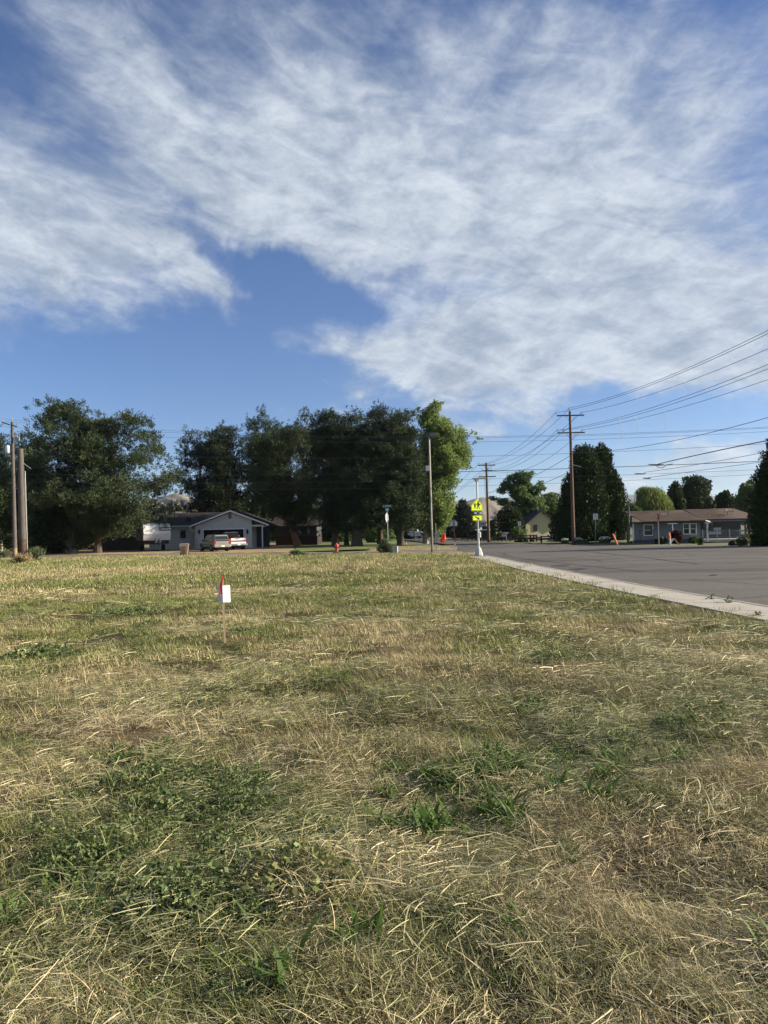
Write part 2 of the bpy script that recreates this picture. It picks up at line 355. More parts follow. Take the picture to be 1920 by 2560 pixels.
mt('plate_white', (.7, .7, .74), .5, .05, 4)
mt('hydrant_red', (.5, .075, .065), .5, .15, 7, .1)
mt('pedestal_green', (.33, .38, .36), .55, .08, 4)
mt('fence_brown', (.055, .032, .022), .85, .35, 5, .4, stretch=(1, 4, 4))
mt('fence_wood_dark', (.06, .05, .045), .9, .3, 5, .3)
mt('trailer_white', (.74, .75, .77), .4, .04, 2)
mt('trailer_side_shaded', (.30, .27, .23), .6, .15, 2)  # darker than the white front: the sides' shade is in the colour
mt('mail_brown', (.10, .07, .05), .8, .2, 4)
mt('shed_white', (.72, .73, .76), .7, .04, 3)
mt('barn_red', (.30, .06, .055), .7, .12, 3)
mt('flower_white', (.82, .82, .76), .7, .05, 5)
mt('soil', (.12, .085, .055), .95, .4, 6, .6, 30)
mt('stone_grey', (.30, .28, .26), .9, .3, 4, .4)
mt('bark_orange', (.24, .10, .05), .9, .4, 5, .8, 11, stretch=(3, 3, .8), dirt=((.09, .055, .04), 3, .7, (4, 4, .8)))
mt('bark_grey', (.085, .065, .052), .95, .4, 5, .9, 11, stretch=(4, 4, .7), dirt=((.05, .035, .03), 4, .7, (5, 5, .6)))
mt('bark_pale', (.30, .27, .22), .9, .4, 4, .5, 11, dirt=((.06, .05, .04), 3, .9, (1, 1, 3)))
mt('twig', (.20, .15, .11), .9, .3, 5)
mt('limb_light', (.30, .20, .12), .9, .3, 5)
LM = {
 'pine': leafmat('needles_pine', (.015, .026, .012), (.078, .108, .046), (.10, .11, .05), .10, .45),
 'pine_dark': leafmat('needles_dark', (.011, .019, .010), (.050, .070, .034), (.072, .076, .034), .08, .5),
 'pine_blue': leafmat('needles_blue', (.028, .042, .030), (.075, .105, .068), None, .15, .5),
 'poplar': leafmat('leaves_poplar', (.10, .15, .04), (.28, .36, .11), (.33, .37, .15), .45, .5),
 'maple': leafmat('leaves_maple', (.05, .085, .025), (.15, .22, .075), None, .38, .6),
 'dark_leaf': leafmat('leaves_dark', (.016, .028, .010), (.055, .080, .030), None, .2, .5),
 'willow': leafmat('leaves_willow', (.09, .12, .025), (.20, .25, .07), None, .38, .6),
 'arbor': leafmat('sprays_arborvitae', (.013, .027, .009), (.042, .070, .018), (.06, .062, .018), .1, .7),
 'bush': leafmat('leaves_bush', (.05, .085, .03), (.15, .20, .07), None, .3, 1.5),
 'weed': leafmat('leaves_weed', (.07, .10, .045), (.17, .20, .10), None, .3, 2.0),
 'red_leaf': leafmat('leaves_red', (.03, .010, .010), (.06, .016, .016), None, .3, 2.0),
 'plume': leafmat('plumes', (.28, .19, .11), (.50, .38, .24), None, .35, 2.0),
 'drygrass': leafmat('stems_dry', (.22, .17, .09), (.46, .38, .21), None, .3, 2.0),
}

# ================================================================== THE SETTING
def bump_z(x, y):
    """the mown field: low hummocks, flat where roads and yards begin"""
    x = np.asarray(x, float); y = np.asarray(y, float)
    h = (fbm(x * .35, y * .35, 3, 3) - .5) * .16 + (fbm(x * 1.7, y * 1.7, 5, 3) - .5) * .16 + (fbm(x * 5, y * 5, 11, 2) - .5) * .06
    w = (1 - sstep(38, 50, y)) * (1 - sstep(curb_x(y) - 2.4, curb_x(y) - 1.3, x))
    return h * w - .02 * w
_cp = [(1210, 1389), (1368, 1421), (1581, 1461.6), (1790, 1498), (1920, 1520)]
_cg = [G(*p) for p in _cp]
_cy = np.array([-8.0] + [g.y for g in _cg[::-1]] + [48.0]); _cx = np.array([9.2] + [g.x for g in _cg[::-1]] + [5.75])
def curb_x(y): return np.interp(y, _cy, _cx)      # road-side edge of the kerb
WALK_W = 1.32
def sheet(name, pts, z, m, thick=0):
    b = MB(); n = len(pts)
    if thick: b.prism([(p[0], p[1]) for p in pts], z - thick, z, 'XY')
    else: b.add([(p[0], p[1], z) for p in pts], [tuple(range(n))])
    o = b.build(name, m); tag(o, kind='structure')
    return o
# base ground out to the horizon
mt('far_ground', (.13, .12, .06), .95, .3, .05, 0, col2=(.06, .08, .03), world_co=True)
b = MB()
b.add([(-6000, -300, -.16), (6000, -300, -.16), (6000, 9000, -.16), (-6000, 9000, -.16)], [(0, 1, 2, 3)])
tag(b.build('ground', MAT['far_ground']), kind='structure')
# field soil: a real sheet with hummocks under the grass
def field_mat():
    m = bpy.data.materials.new('field_thatch'); m.use_nodes = True; t = m.node_tree; bs = t.nodes['Principled BSDF']; bs.inputs['Roughness'].default_value = .95; bs.inputs['Specular IOR Level'].default_value = .1
    g = N(t, 'ShaderNodeNewGeometry').outputs['Position']
    def nz(s, d, st=(1, 1, 1)):
        mp = N(t, 'ShaderNodeMapping'); t.links.new(g, mp.inputs[0]); mp.inputs['Scale'].default_value = st
        n = N(t, 'ShaderNodeTexNoise', inp={'Scale': s, 'Detail': d, 'Roughness': .7}); t.links.new(mp.outputs[0], n.inputs['Vector']); return n.outputs[0]
    at = N(t, 'ShaderNodeAttribute', attribute_name='dry').outputs['Fac']
    f = M_(t, 'ADD', at, M_(t, 'MULTIPLY', M_(t, 'SUBTRACT', nz(9, 8), .5), 1.4), clamp=True)
    mx_ = N(t, 'ShaderNodeMix', data_type='RGBA'); t.links.new(f, mx_.inputs[0]); mx_.inputs[6].default_value = (.055, .062, .022, 1); mx_.inputs[7].default_value = (.23, .175, .095, 1)
    sp = N(t, 'ShaderNodeMix', data_type='RGBA'); r = N(t, 'ShaderNodeMapRange', inp={'From Min': .35, 'From Max': .6}); t.links.new(nz(55, 6), r.inputs['Value']); t.links.new(r.outputs[0], sp.inputs[0])
    sp.inputs[6].default_value = (.028, .021, .013, 1); t.links.new(mx_.outputs[2], sp.inputs[7]); t.links.new(sp.outputs[2], bs.inputs['Base Color'])
    bp = N(t, 'ShaderNodeBump', inp={'Strength': .9, 'Distance': .03}); t.links.new(nz(40, 8), bp.inputs['Height']); t.links.new(bp.outputs[0], bs.inputs['Normal'])
    return m
# how dry, how green, how strawy: laid out over the lot in metres (each patch taken where it lies)
def patch(x, y, px, py, rx, ry, rot=0):       # soft ellipse about the ground point under a pixel, radii in px
    c = G(px, py); ex = G(px + rx, py); ey = G(px, py - ry) if py - ry > 1362 else G(px, 1365)
    ax = (ex - c).length; ay = max(abs(ey.y - c.y), .1)
    dx = (x - c.x) - (c.x / max(c.y, 1)) * (y - c.y); dy = y - c.y
    q = np.hypot(dx / ax, dy / ay); return 1 - sstep(.35, 1.25, q)
GREEN = [(560, 2060, 420, 170, .95), (300, 1985, 300, 120, .8), (200, 2200, 420, 90, .5), (60, 2350, 160, 120, .5), (640, 2330, 200, 120, .3), (1220, 1930, 210, 70, .75), (1000, 2010, 160, 90, .55), (420, 1560, 420, 60, .6), (160, 1620, 300, 60, .6), (900, 1520, 300, 30, .7), (1330, 1540, 220, 18, .6),
         (1650, 1820, 260, 60, .55), (1300, 1800, 260, 80, .4), (900, 1700, 120, 50, .35), (1180, 2450, 300, 130, .35), (250, 1460, 500, 14, .5), (1120, 1480, 260, 12, .45), (960, 1455, 260, 9, .5), (1200, 2300, 180, 90, .3), (640, 2500, 260, 100, .3), (1000, 1900, 200, 60, .35), (1850, 1870, 150, 50, .5), (700, 1830, 130, 60, .35), (1350, 1640, 160, 40, .4)]
DRY = [(160, 1790, 420, 70, .8), (600, 1700, 340, 50, .6), (1020, 1600, 130, 90, .55), (1150, 1510, 130, 16, .95), (930, 1560, 150, 22, .7), (560, 1600, 170, 22, .9), (780, 1650, 170, 40, .75), (1800, 1990, 330, 160, .95), (1680, 2180, 260, 130, .8), (1500, 2050, 220, 120, .5), (300, 2290, 190, 110, .9), (140, 2460, 200, 90, .8), (700, 1850, 140, 70, .6), (420, 2440, 200, 80, .6),
       (900, 1405, 900, 10, .4), (300, 1425, 500, 12, .35), (800, 1440, 500, 10, .4), (1500, 1560, 260, 40, .35), (1700, 1640, 260, 50, .6), (1350, 1440, 200, 20, .6), (270, 1600, 90, 16, .7), (1500, 1700, 200, 50, .35), (1250, 1740, 200, 40, .4), (1750, 2420, 260, 140, .45), (60, 1700, 200, 60, .5), (850, 2200, 200, 80, .3)]
STRAW = [(1300, 2160, 330, 130, 1.0), (1150, 2330, 420, 120, .9), (1600, 2480, 420, 130, .9), (900, 2150, 260, 120, .6), (1550, 1650, 420, 90, .75), (1400, 1900, 300, 120, .7), (800, 1930, 260, 90, .5), (1100, 1760, 300, 60, .5), (200, 1870, 380, 60, .6), (1000, 2500, 420, 110, .8), (500, 1900, 200, 60, .3), (700, 1640, 300, 40, .5), (1380, 1420, 260, 26, .5), (1750, 1760, 260, 70, .7), (980, 1960, 200, 120, .5)]
def field_maps(x, y):
    x = np.asarray(x, float); y = np.asarray(y, float)
    wx = x + (fbm(x * .9, y * .9, 21) - .5) * 1.6; wy = y + (fbm(x * .9, y * .9, 22) - .5) * 2.0
    g = .0 * x; d = .0 * x; s = .0 * x
    for a in GREEN: g = np.maximum(g, patch(wx, wy, *a[:4]) * a[4])
    for a in DRY: d = np.maximum(d, patch(wx, wy, *a[:4]) * a[4])
    for a in STRAW: s = np.maximum(s, patch(wx, wy, *a[:4]) * a[4])
    n = fbm(x * .8, y * .8, 31, 5); n2 = fbm(x * 3.1, y * 3.1, 41, 4)
    n3 = fbm(x * .13, y * .42, 47, 5)
    dry = .29 + .32 * d - .26 * g + (n - .5) * 1.15 + (n2 - .5) * 1.1 * (1 - .6 * sstep(10, 25, y)) + (n3 - .5) * 1.1 * sstep(8, 24, y)
    straw = np.clip(s * .9 + (fbm(x * 1.2, y * 1.2, 51) - .42) * .9, 0, 1)
    return np.clip(dry, 0, 1), straw, g, d
nx, ny = 300, 420
u = np.linspace(0, 1, nx); v = np.linspace(0, 1, ny)
yy = -6 + 62 * (v ** 1.35); U, Y = np.meshgrid(u, yy)
xl = -52.0; XR = curb_x(Y) - WALK_W + .25; XR = np.where(Y > 43, XR - (Y - 43) * .35, XR)
w = u ** 1.0
X = XR - (XR - xl) * ((1 - U) ** 1.5)
Z = bump_z(X, Y)
co = np.stack([X, Y, Z], -1).reshape(-1, 3)
i = np.arange(nx * ny).reshape(ny, nx); f4 = np.stack([i[:-1, :-1], i[:-1, 1:], i[1:, 1:], i[1:, :-1]], -1).reshape(-1, 4)
fo = mesh_np('field_ground', co, f4, field_mat(), smooth=True); tag(fo, kind='structure')
fd = field_maps(co[:, 0], co[:, 1])[0]
fo.data.attributes.new('dry', 'FLOAT', 'POINT').data.foreach_set('value', fd.astype(np.float32))

# roads
def asphalt_mat():
    m = bpy.data.materials.new('asphalt_worn'); m.use_nodes = True; t = m.node_tree; bs = t.nodes['Principled BSDF']; bs.inputs['Roughness'].default_value = .85; bs.inputs['Specular IOR Level'].default_value = .25
    g = N(t, 'ShaderNodeNewGeometry').outputs['Position']
    def nz(s, d, st=(1, 1, 1), ro=.65, di=0):
        mp = N(t, 'ShaderNodeMapping'); t.links.new(g, mp.inputs[0]); mp.inputs['Scale'].default_value = st
        n = N(t, 'ShaderNodeTexNoise', inp={'Scale': s, 'Detail': d, 'Roughness': ro, 'Distortion': di}); t.links.new(mp.outputs[0], n.inputs['Vector']); return n.outputs[0]
    def rg(v, a, b, c=0, d=1):
        r = N(t, 'ShaderNodeMapRange', inp={'From Min': a, 'From Max': b, 'To Min': c, 'To Max': d}); t.links.new(v, r.inputs['Value']); return r.outputs[0]
    def mix(f, a, b):
        x = N(t, 'ShaderNodeMix', data_type='RGBA'); t.links.new(f, x.inputs[0])
        for k, v in ((6, a), (7, b)):
            if isinstance(v, tuple): x.inputs[k].default_value = (*v, 1)
            else: t.links.new(v, x.inputs[k])
        return x.outputs[2]
    base = mix(rg(nz(.40, 6, (.10, 1, 1), .6), .38, .62), (.103, .095, .086), (.165, .154, .138))     # lanes polished along the road
    base = mix(rg(nz(34, 6), .40, .62), (.07, .062, .055), base)
    base = mix(rg(nz(.22, 5, (.25, 1, 1)), .52, .62, 0, .75), base, (.052, .046, .041))
    # cracks
    vo = N(t, 'ShaderNodeTexVoronoi', feature='DISTANCE_TO_EDGE', inp={'Scale': .16}); mp = N(t, 'ShaderNodeMapping'); mp.inputs['Scale'].default_value = (.7, 1.0, 1)
    nn = N(t, 'ShaderNodeTexNoise', inp={'Scale': .7, 'Detail': 6}); t.links.new(g, nn.inputs['Vector']); va = N(t, 'ShaderNodeVectorMath', operation='MULTIPLY_ADD'); t.links.new(nn.outputs['Color'], va.inputs[0]); va.inputs[1].default_value = (1.2, 1.2, 0); t.links.new(g, va.inputs[2])
    t.links.new(va.outputs[0], mp.inputs[0]); t.links.new(mp.outputs[0], vo.inputs['Vector'])
    base = mix(rg(vo.outputs['Distance'], .003, .014, .6, 0), base, (.03, .028, .027))
    t.links.new(base, bs.inputs['Base Color'])
    bp = N(t, 'ShaderNodeBump', inp={'Strength': .5, 'Distance': .01}); t.links.new(nz(140, 5), bp.inputs['Height']); t.links.new(bp.outputs[0], bs.inputs['Normal'])
    return m
ASPH = asphalt_mat()
cy = [-8, 0, 8, 14.1, 20.3, 28, 36, 43.7]
left_edge = [(float(curb_x(y)), y) for y in cy]
e1 = G(1190, 1388); 
far = [G(1480, 1361), G(1250, 1356.5), G(1100, 1347.5), G(1040, 1346.5), G(1000, 1346)]
road = [(p[0], p[1]) for p in left_edge] + [(5.6, 47.5), (4.2, 49), (1.5, 50)]
near_left = [G(1010, 1350), G(1075, 1355.5), G(1130, 1361.5), G(1185, 1365.5)]
def q(p): return (p.x, p.y)
# main street: from beside the camera past the crossing and away to the left
main = [(p[0], p[1]) for p in left_edge] + [(5.7, 50), (5.9, 56)] + [(6.6, 64), (7.0, 70)] + [q(near_left[2]), q(near_left[1]), q(near_left[0])] + [(2.0, 140), (9.5, 140)] + [q(G(1060, 1346.5)), q(G(1120, 1350.5)), q(G(1200, 1355.2)), (15.2, 70), (18.0, 59.5), (24, 54.0), (34, 52.0), (95, 50), (95, 33), (40, 31), (24, 22), (21.5, 8), (21.5, -8)]
sheet('main_road', main, -.010, ASPH)
gm = mt('road_gravel', (.22, .26, .19), .95, .25, 1.2, .5, 30, world_co=True, dirt=((.17, .14, .10), .6, .6, (.3, 1, 1)))
side = [(5.65, 50), (5.85, 56), (6.5, 60.5)]
sheet('side_road', [(5.7, 49.2), (5.85, 57), (1, 58.5), (-6, 60.0), (-16, 64), (-30, 68), (-60, 72), (-60, 63), (-30, 58.5), (-18, 55.3), (-8, 52.2), (-1, 50.0), (3, 48.9)], -.006, mat('side_road_asphalt', (.11, .098, .08), .9, .25, .8, .4, 40, world_co=True, col2=(.20, .17, .125)))
sheet('gravel_shoulder', [(5.9, 57), (6.7, 64.5), (7.1, 69.5), q(near_left[2] - Vector((.3, 0, 0))), (1.5, 74), (-1.5, 66), (-1, 59.2), (1, 58.6)], .000, mt('shoulder_grit', (.24, .19, .11), .95, .3, .9, .5, 30, world_co=True, col2=(.10, .085, .05)))
yd = mt('yard_dry', (.34, .255, .125), .95, .35, .7, .5, 22, world_co=True, col2=(.20, .13, .065))
sheet('dry_yard', [(-8.5, 61.4), (-16, 64.5), (-30, 68.6), (-60, 72.6), (-70, 120), (-13, 120), (-11, 84), (-9.0, 70)], -.002, yd)
lw = mt('lawn_short', (.155, .185, .045), .95, .3, .9, .5, 40, world_co=True, col2=(.085, .115, .03), dirt=((.26, .23, .10), .35, .5, (1, 1, 1)))
sheet('lawn', [(-8.4, 61.4), (-1.6, 66.2), (1.3, 74.2), (3.1, 80), (2.3, 104), (1.6, 140), (-40, 140), (-12.9, 120), (-10.9, 84), (-8.9, 70)], .002, lw)
# kerb and pavement on the near side
def strip(name, off0, off1, z0, z1, m, ys, kind='structure', join=.03):
    """slabs or kerb lengths along the road edge, each piece its own object"""
    root = thing_struct(name); 
    for a, b_ in zip(ys[:-1], ys[1:]):
        a2, b2 = a + join / 2, b_ - join / 2
        p = [(curb_x(a2) - off1, a2), (curb_x(a2) - off0, a2), (curb_x(b2) - off0, b2), (curb_x(b2) - off1, b2)]
        bb = MB(); dz = (random.random() - .5) * .006
        bb.prism([(float(x), float(y)) for x, y in p], z0, z1 + dz, 'XY'); bb.build(PIECE[name], m, root)
    return root
PIECE = {'kerb': 'kerb_length', 'pavement': 'concrete_slab'}
def thing_struct(name):
    o = bpy.data.objects.new(name, None); link(o); o['kind'] = 'structure'; return o
kerb_m = mat('kerb_concrete', (.27, .25, .215), .9, .3, 3, .3, 40, world_co=True, dirt=((.11, .10, .085), 5, .9, (1, 1, 1)))
walk_m = mat('walk_concrete', (.36, .335, .285), .9, .12, 1.2, .3, 50, world_co=True, dirt=((.22, .195, .16), 1.6, .8, (1, 1, 1)))
strip('kerb', .0, .14, -.15, .055, kerb_m, [-7.5 + 3.0 * k for k in range(18)])
strip('pavement', .145, WALK_W, -.10, .048, walk_m, [-7.5 + 1.5 * k for k in range(34)])

# sealed cracks and iron covers in the road
mt('tar', (.022, .021, .021), .55, .2, 9); rn = random.Random(8)
for line in [[(1275, 1397), (1400, 1393.5), (1520, 1389), (1700, 1384)], [(1540, 1402), (1700, 1398), (1925, 1393)], [(1330, 1381), (1560, 1378.5), (1925, 1380)], [(1460, 1378), (1600, 1392), (1760, 1412)]]:
    pts_ = []
    for a, b_ in zip(line[:-1], line[1:]):
        for t in np.linspace(0, 1, 14)[:-1]: g_0 = G(a[0] + (b_[0] - a[0]) * t, a[1] + (b_[1] - a[1]) * t); pts_.append(Vector((g_0.x + rn.gauss(0, .05), g_0.y + rn.gauss(0, .10), -.004)))
    vs = []; w_ = rn.uniform(.05, .10)
    for i, p in enumerate(pts_):
        d_ = (pts_[min(i + 1, len(pts_) - 1)] - pts_[max(i - 1, 0)]).normalized(); n_ = Vector((-d_.y, d_.x, 0)) * w_ * rn.uniform(.5, 1.2); vs += [p - n_, p + n_]
    tag(MB().add(vs, [(2 * i, 2 * i + 2, 2 * i + 3, 2 * i + 1) for i in range(len(pts_) - 1)]).build('sealed_crack', MAT['tar']), kind='structure')
for px, py, r_, lab in [(1402, 1414, .42, 'round iron utility cover in the road, left one near the kerb'), (1447, 1422, .36, 'round iron utility cover in the road, nearer the viewer'), (1783, 1437.5, .14, 'small dark valve cover in the middle of the road')]:
    c = G(px, py); o = MB().lathe((0, 0, -.012), [(r_, 0), (r_, .014), (r_ * .9, .018), (r_ * .88, .010), (r_ * .3, .012)], 24).build('iron_cover', mt('iron_dark', (.04, .036, .034), .7, .3, 20, .4)); o.location = (c.x, c.y, 0); tag(o, lab, 'manhole cover')

# ================================================================== HILLS
def hills(name, prof, r0, r1, base_col, col2, seed, amp):
    az0, az1 = -48, 48; na, nr = 420, 46
    A = np.radians(np.linspace(az0, az1, na)); T = np.linspace(0, 1, nr)
    pa = []; ph = []
    for px, py in prof:
        a, e = azel(px, py); pa.append(a); ph.append(e)
    od = np.argsort(pa); pa = np.array(pa)[od]; ph = np.array(ph)[od]
    el_ = np.interp(np.degrees(A), pa, ph)
    crest = r1 * np.tan(np.radians(el_)) + CAM_H
    AA, TT = np.meshgrid(A, T); rr = r0 + (r1 - r0) * TT; x = rr * np.sin(AA); y = rr * np.cos(AA)
    ridg = 1 - np.abs(2 * fbm(AA * 34 + TT * 2.2, TT * 2.0 + AA * 2, seed, 5) - 1) * 1.0
    ridg2 = 1 - np.abs(2 * fbm(AA * 120 + TT * 3, TT * 6, seed + 9, 4) - 1)
    base = TT ** 1.25
    z = crest[None, :] * (base + (ridg - .72) * amp * np.sin(np.pi * np.clip(TT, 0, 1)) + (ridg2 - .75) * amp * .3 * np.sin(np.pi * TT))
    z = z - 6 * (1 - TT)
    # the back slope
    co = np.stack([x, y, z], -1); back = co[-1:].copy(); back[..., :2] *= 1.5; back[..., 2] = -10
    co = np.concatenate([co, back], 0).reshape(-1, 3); nn = nr + 1
    i = np.arange(nn * na).reshape(nn, na); f = np.stack([i[:-1, :-1], i[:-1, 1:], i[1:, 1:], i[1:, :-1]], -1).reshape(-1, 4)
    m = mat(name + '_earth', base_col, .95, .2, .004, 0, col2=col2, world_co=True, spec=.05)
    o = mesh_np(name, co, f, m, smooth=True); tag(o, kind='structure'); return o
hills('far_hills', [(-400, 1290), (0, 1270), (300, 1260), (420, 1252), (600, 1262), (1000, 1262), (1140, 1254), (1200, 1252), (1300, 1240), (1370, 1234), (1390, 1236), (1440, 1248), (1560, 1236), (1620, 1238), (1700, 1236), (1780, 1240), (1850, 1246), (2200, 1230), (2600, 1230)], 2600, 5200, (.17, .17, .16), (.11, .12, .125), 5, .3)
hills('near_hills', [(-400, 1300), (200, 1290), (330, 1262), (400, 1244), (440, 1232), (470, 1240), (540, 1270), (700, 1290), (1000, 1290), (1130, 1262), (1165, 1254), (1190, 1246), (1206, 1243), (1222, 1246), (1250, 1262), (1300, 1288), (1400, 1305), (1700, 1305), (2300, 1300)], 700, 1700, (.21, .18, .135), (.12, .115, .10), 17, .55)

# ================================================================== TREES
def shards(c, d, ln, wd, rg, up=None):
    """leaf or needle blades: rhombi from c along d"""
    n = len(c); ref = rg.normal(size=(n, 3)); s = np.cross(d, ref); s /= np.linalg.norm(s, axis=1)[:, None] + 1e-9
    ln = ln[:, None]; wd = wd[:, None]
    v = np.empty((n, 4, 3)); v[:, 0] = c; v[:, 1] = c + d * ln * .5 + s * wd * .5; v[:, 2] = c + d * ln; v[:, 3] = c + d * ln * .5 - s * wd * .5
    return v
def unit(v): return v / (np.linalg.norm(v, axis=1)[:, None] + 1e-9)
def foliage(pads, style, n, size, rg):
    """pads: (x,y,z,rx,rz). returns rhombi"""
    pads = np.array(pads); wgt = (pads[:, 3] ** 2 * pads[:, 4]) ** .6; wgt = wgt / wgt.sum()
    if style == 'pine':
        k = 14; nc = n // k; pi = rg.choice(len(pads), nc, p=wgt); p = pads[pi]
        dr = unit(rg.normal(size=(nc, 3)) + np.array([0, 0, .25])); rad = rg.random(nc) ** .45
        c = p[:, :3] + dr * rad[:, None] * np.stack([p[:, 3], p[:, 3], p[:, 4]], 1)
        od = unit(dr * np.array([1, 1, .5]) + np.array([0, 0, .75]) + rg.normal(size=(nc, 3)) * .25)
        c = np.repeat(c, k, 0); od = np.repeat(od, k, 0); d = unit(od * .75 + rg.normal(size=(nc * k, 3)) * .55)      # needles round an upturned shoot
        c = c + od * (rg.random(nc * k)[:, None] - .3) * size * 1.7 + rg.normal(size=c.shape) * size * .10
        v = shards(c, d, size * (.7 + .6 * rg.random(nc * k)), size * (.30 + .16 * rg.random(nc * k)), rg); v3 = np.empty((len(v), 3, 3)); v3[:, 0] = v[:, 1] * .5 + (c * 2 - v[:, 3]) * .0 + c * .5; v3[:, 1] = v[:, 3]; v3[:, 2] = v[:, 2]; return v3
    pi = rg.choice(len(pads), n, p=wgt); p = pads[pi]; dr = unit(rg.normal(size=(n, 3)))
    rad = rg.random(n) ** (.4 if style != 'arbor' else .22)
    c = p[:, :3] + dr * rad[:, None] * np.stack([p[:, 3], p[:, 3], p[:, 4]], 1)
    if style == 'leaf': d = unit(rg.normal(size=(n, 3)) + dr * .4 + np.array([0, 0, -.15])); return shards(c, d, size * (.6 + .7 * rg.random(n)), size * (.5 + .4 * rg.random(n)), rg)
    if style == 'arbor': d = unit(rg.normal(size=(n, 3)) * .45 + dr * .5 + np.array([0, 0, .7])); return shards(c, d, size * (.7 + .8 * rg.random(n)), size * (.3 + .3 * rg.random(n)), rg)
    if style == 'willow': d = unit(rg.normal(size=(n, 3)) * .18 + dr * .12 + np.array([0, 0, -1.])); return shards(c, d, size * (.8 + 1.5 * rg.random(n)), size * (.14 + .12 * rg.random(n)), rg)
def tree(name, label, cat, trunk_px, D, prof, style, lm, n, size, bark, seed, trunk_r=.35, pads_n=90, pad_r=1.1, flat=.6, group=None, trunk_top=None, lean=None, depth=.85, core=False, dead=0, forks=0, z0=0, limbs=True, low=None, side_pads=(), rimbias=.5, limb_mat=None):
    """prof: silhouette rows (py, xl, xr) measured in the photo, turned into metres at depth D"""
    rg = np.random.default_rng(seed); rn = random.Random(seed)
    base = P(trunk_px, 1340, D); bx = base.x
    rows = sorted([(P(trunk_px, py, D).z, P(xl, py, D).x - bx, P(xr, py, D).x - bx) for py, xl, xr in prof])
    zs = np.array([r_[0] for r_ in rows]); ls = np.array([r_[1] for r_ in rows]); rs = np.array([r_[2] for r_ in rows])
    root = thing(name, label, cat, (bx, D, z0), group)
    zf = np.linspace(zs[0], zs[-1], 200); ar = np.interp(zf, zs, rs - ls); cdf = np.cumsum(ar + .3); cdf /= cdf[-1]
    if style == 'pine': pads_n = int(pads_n * 2.0); pad_r *= .66; size *= .74; n = int(n * 2.2)
    pads = []
    def spot(u_, rho):
        z = float(np.interp(u_, cdf, zf)); l_, r_ = float(np.interp(z, zs, ls)), float(np.interp(z, zs, rs)); return z, (l_ + r_) / 2, (r_ - l_) / 2
    if style == 'pine':
        # boughs: flat sprays of pads with dark hollows between them; a looser inner mass; upright leaders on top
        nb = max(pads_n // 6, 4)
        for k in range(nb):
            z, mid, hw = spot((k + rn.random()) / nb, 0); th = rn.random() * 6.283; rho = rn.random() ** .35; e = max(hw - pad_r * 1.1, 0)
            bx_, by_ = mid + math.cos(th) * rho * e, math.sin(th) * rho * e * depth
            for j in range(7):
                pr = min(pad_r * (.6 + .6 * rn.random()), max(hw * .7, .25)); ox_, oy_ = rn.gauss(0, pad_r * 1.05), rn.gauss(0, pad_r * 1.0)
                x_ = min(max(bx_ + ox_, mid - hw + pr * .6), mid + hw - pr * .6); pads.append((x_, by_ + oy_, z + rn.gauss(0, pad_r * .62) - abs(ox_) * .12 - pr * .2, pr, pr * flat * 1.1))
        for k in range(pads_n // 3):
            z, mid, hw = spot(rn.random() * .93, 0); th = rn.random() * 6.283; e = hw * .5 * rn.random(); pads.append((mid + math.cos(th) * e, math.sin(th) * e * depth, z - .4, pad_r * 1.3, pad_r * .9))
        for k in range(30):
            z, mid, hw = spot(.55 + .45 * rn.random(), 0); sd_ = rn.choice((-1, 1)); pads.append((mid + sd_ * hw * rn.uniform(.55, 1.0), rn.uniform(-.5, .5) * hw, z + .25, .30, .85))
        pads.append((float((ls[-1] + rs[-1]) / 2), 0, float(zs[-1]) - .1, .35, 1.0))
    else:
        for k in range(pads_n):
            z, mid, hw = spot((k + rn.random()) / pads_n, 0); th = rn.random() * 2 * math.pi; rho = rn.random() ** rimbias
            pr = min(pad_r * (.65 + .7 * rn.random()), max(hw * .75, .3)); e = max(hw - pr * .75, 0)
            pads.append((mid + math.cos(th) * rho * e, math.sin(th) * rho * e * depth, z - pr * flat * .5, pr, pr * flat))
    for (px, py, rp) in side_pads:          # boughs that stick out of the outline
        q_ = P(px, py, D); rr = rp / F * D; pads.append((q_.x - bx, (rn.random() - .5) * rr, q_.z, rr, rr * max(flat, .5)))
    v = foliage(pads, style, n, size, rg); nv = len(v)
    kv = v.shape[1]; v = v.reshape(-1, 3); v[:, 2] = np.maximum(v[:, 2], .05)
    if core:
        # inner mass of dead brown twigs, well inside the green shell
        pass
    ar_ = np.arange(nv * kv).reshape(-1, kv); o = mesh_np('crown', v, ar_ if kv == 4 else None, lm, root, faces3=ar_ if kv == 3 else None); o['kind'] = 'stuff'
    # trunk
    H = zs[-1]; top = trunk_top if trunk_top is not None else H * .9
    lean = lean or (lambda t: 0.0)
    mid_top = float(np.interp(top, zs, (ls + rs) / 2))
    def tp(t): 
        return Vector((mid_top * t ** 1.6 + lean(t) , .05 * math.sin(t * 5 + seed), t * top))
    mb = MB(); K = 10
    mb.tube([tp(i_ / K) for i_ in range(K + 1)], [trunk_r * (1.35 if i_ == 0 else 1.08 if i_ == 1 else 1) * (1 - .82 * i_ / K) + .02 for i_ in range(K + 1)], 10)
    tr = mb.build('trunk', bark, root)
    if limbs:
        lb = MB(); np_ = sorted(pads, key=lambda p: rn.random())[:min(len(pads), 46)]
        for (x, y, z, r1, r2) in np_:
            zt = max(min(z - math.hypot(x, y) * (.35 if style != 'leaf' else .7), top * .97), top * .12); t = zt / top; a = tp(t); e = Vector((x, y, z))
            m1 = a.lerp(e, .5) + Vector((rn.uniform(-.2, .2), rn.uniform(-.2, .2), rn.uniform(-.35, .1) if style != 'leaf' else rn.uniform(-.1, .4)))
            r_ = max(trunk_r * .28 * (1 - t * .7), .03); lb.tube([a, m1, e], [r_, r_ * .6, r_ * .22], 5, False)
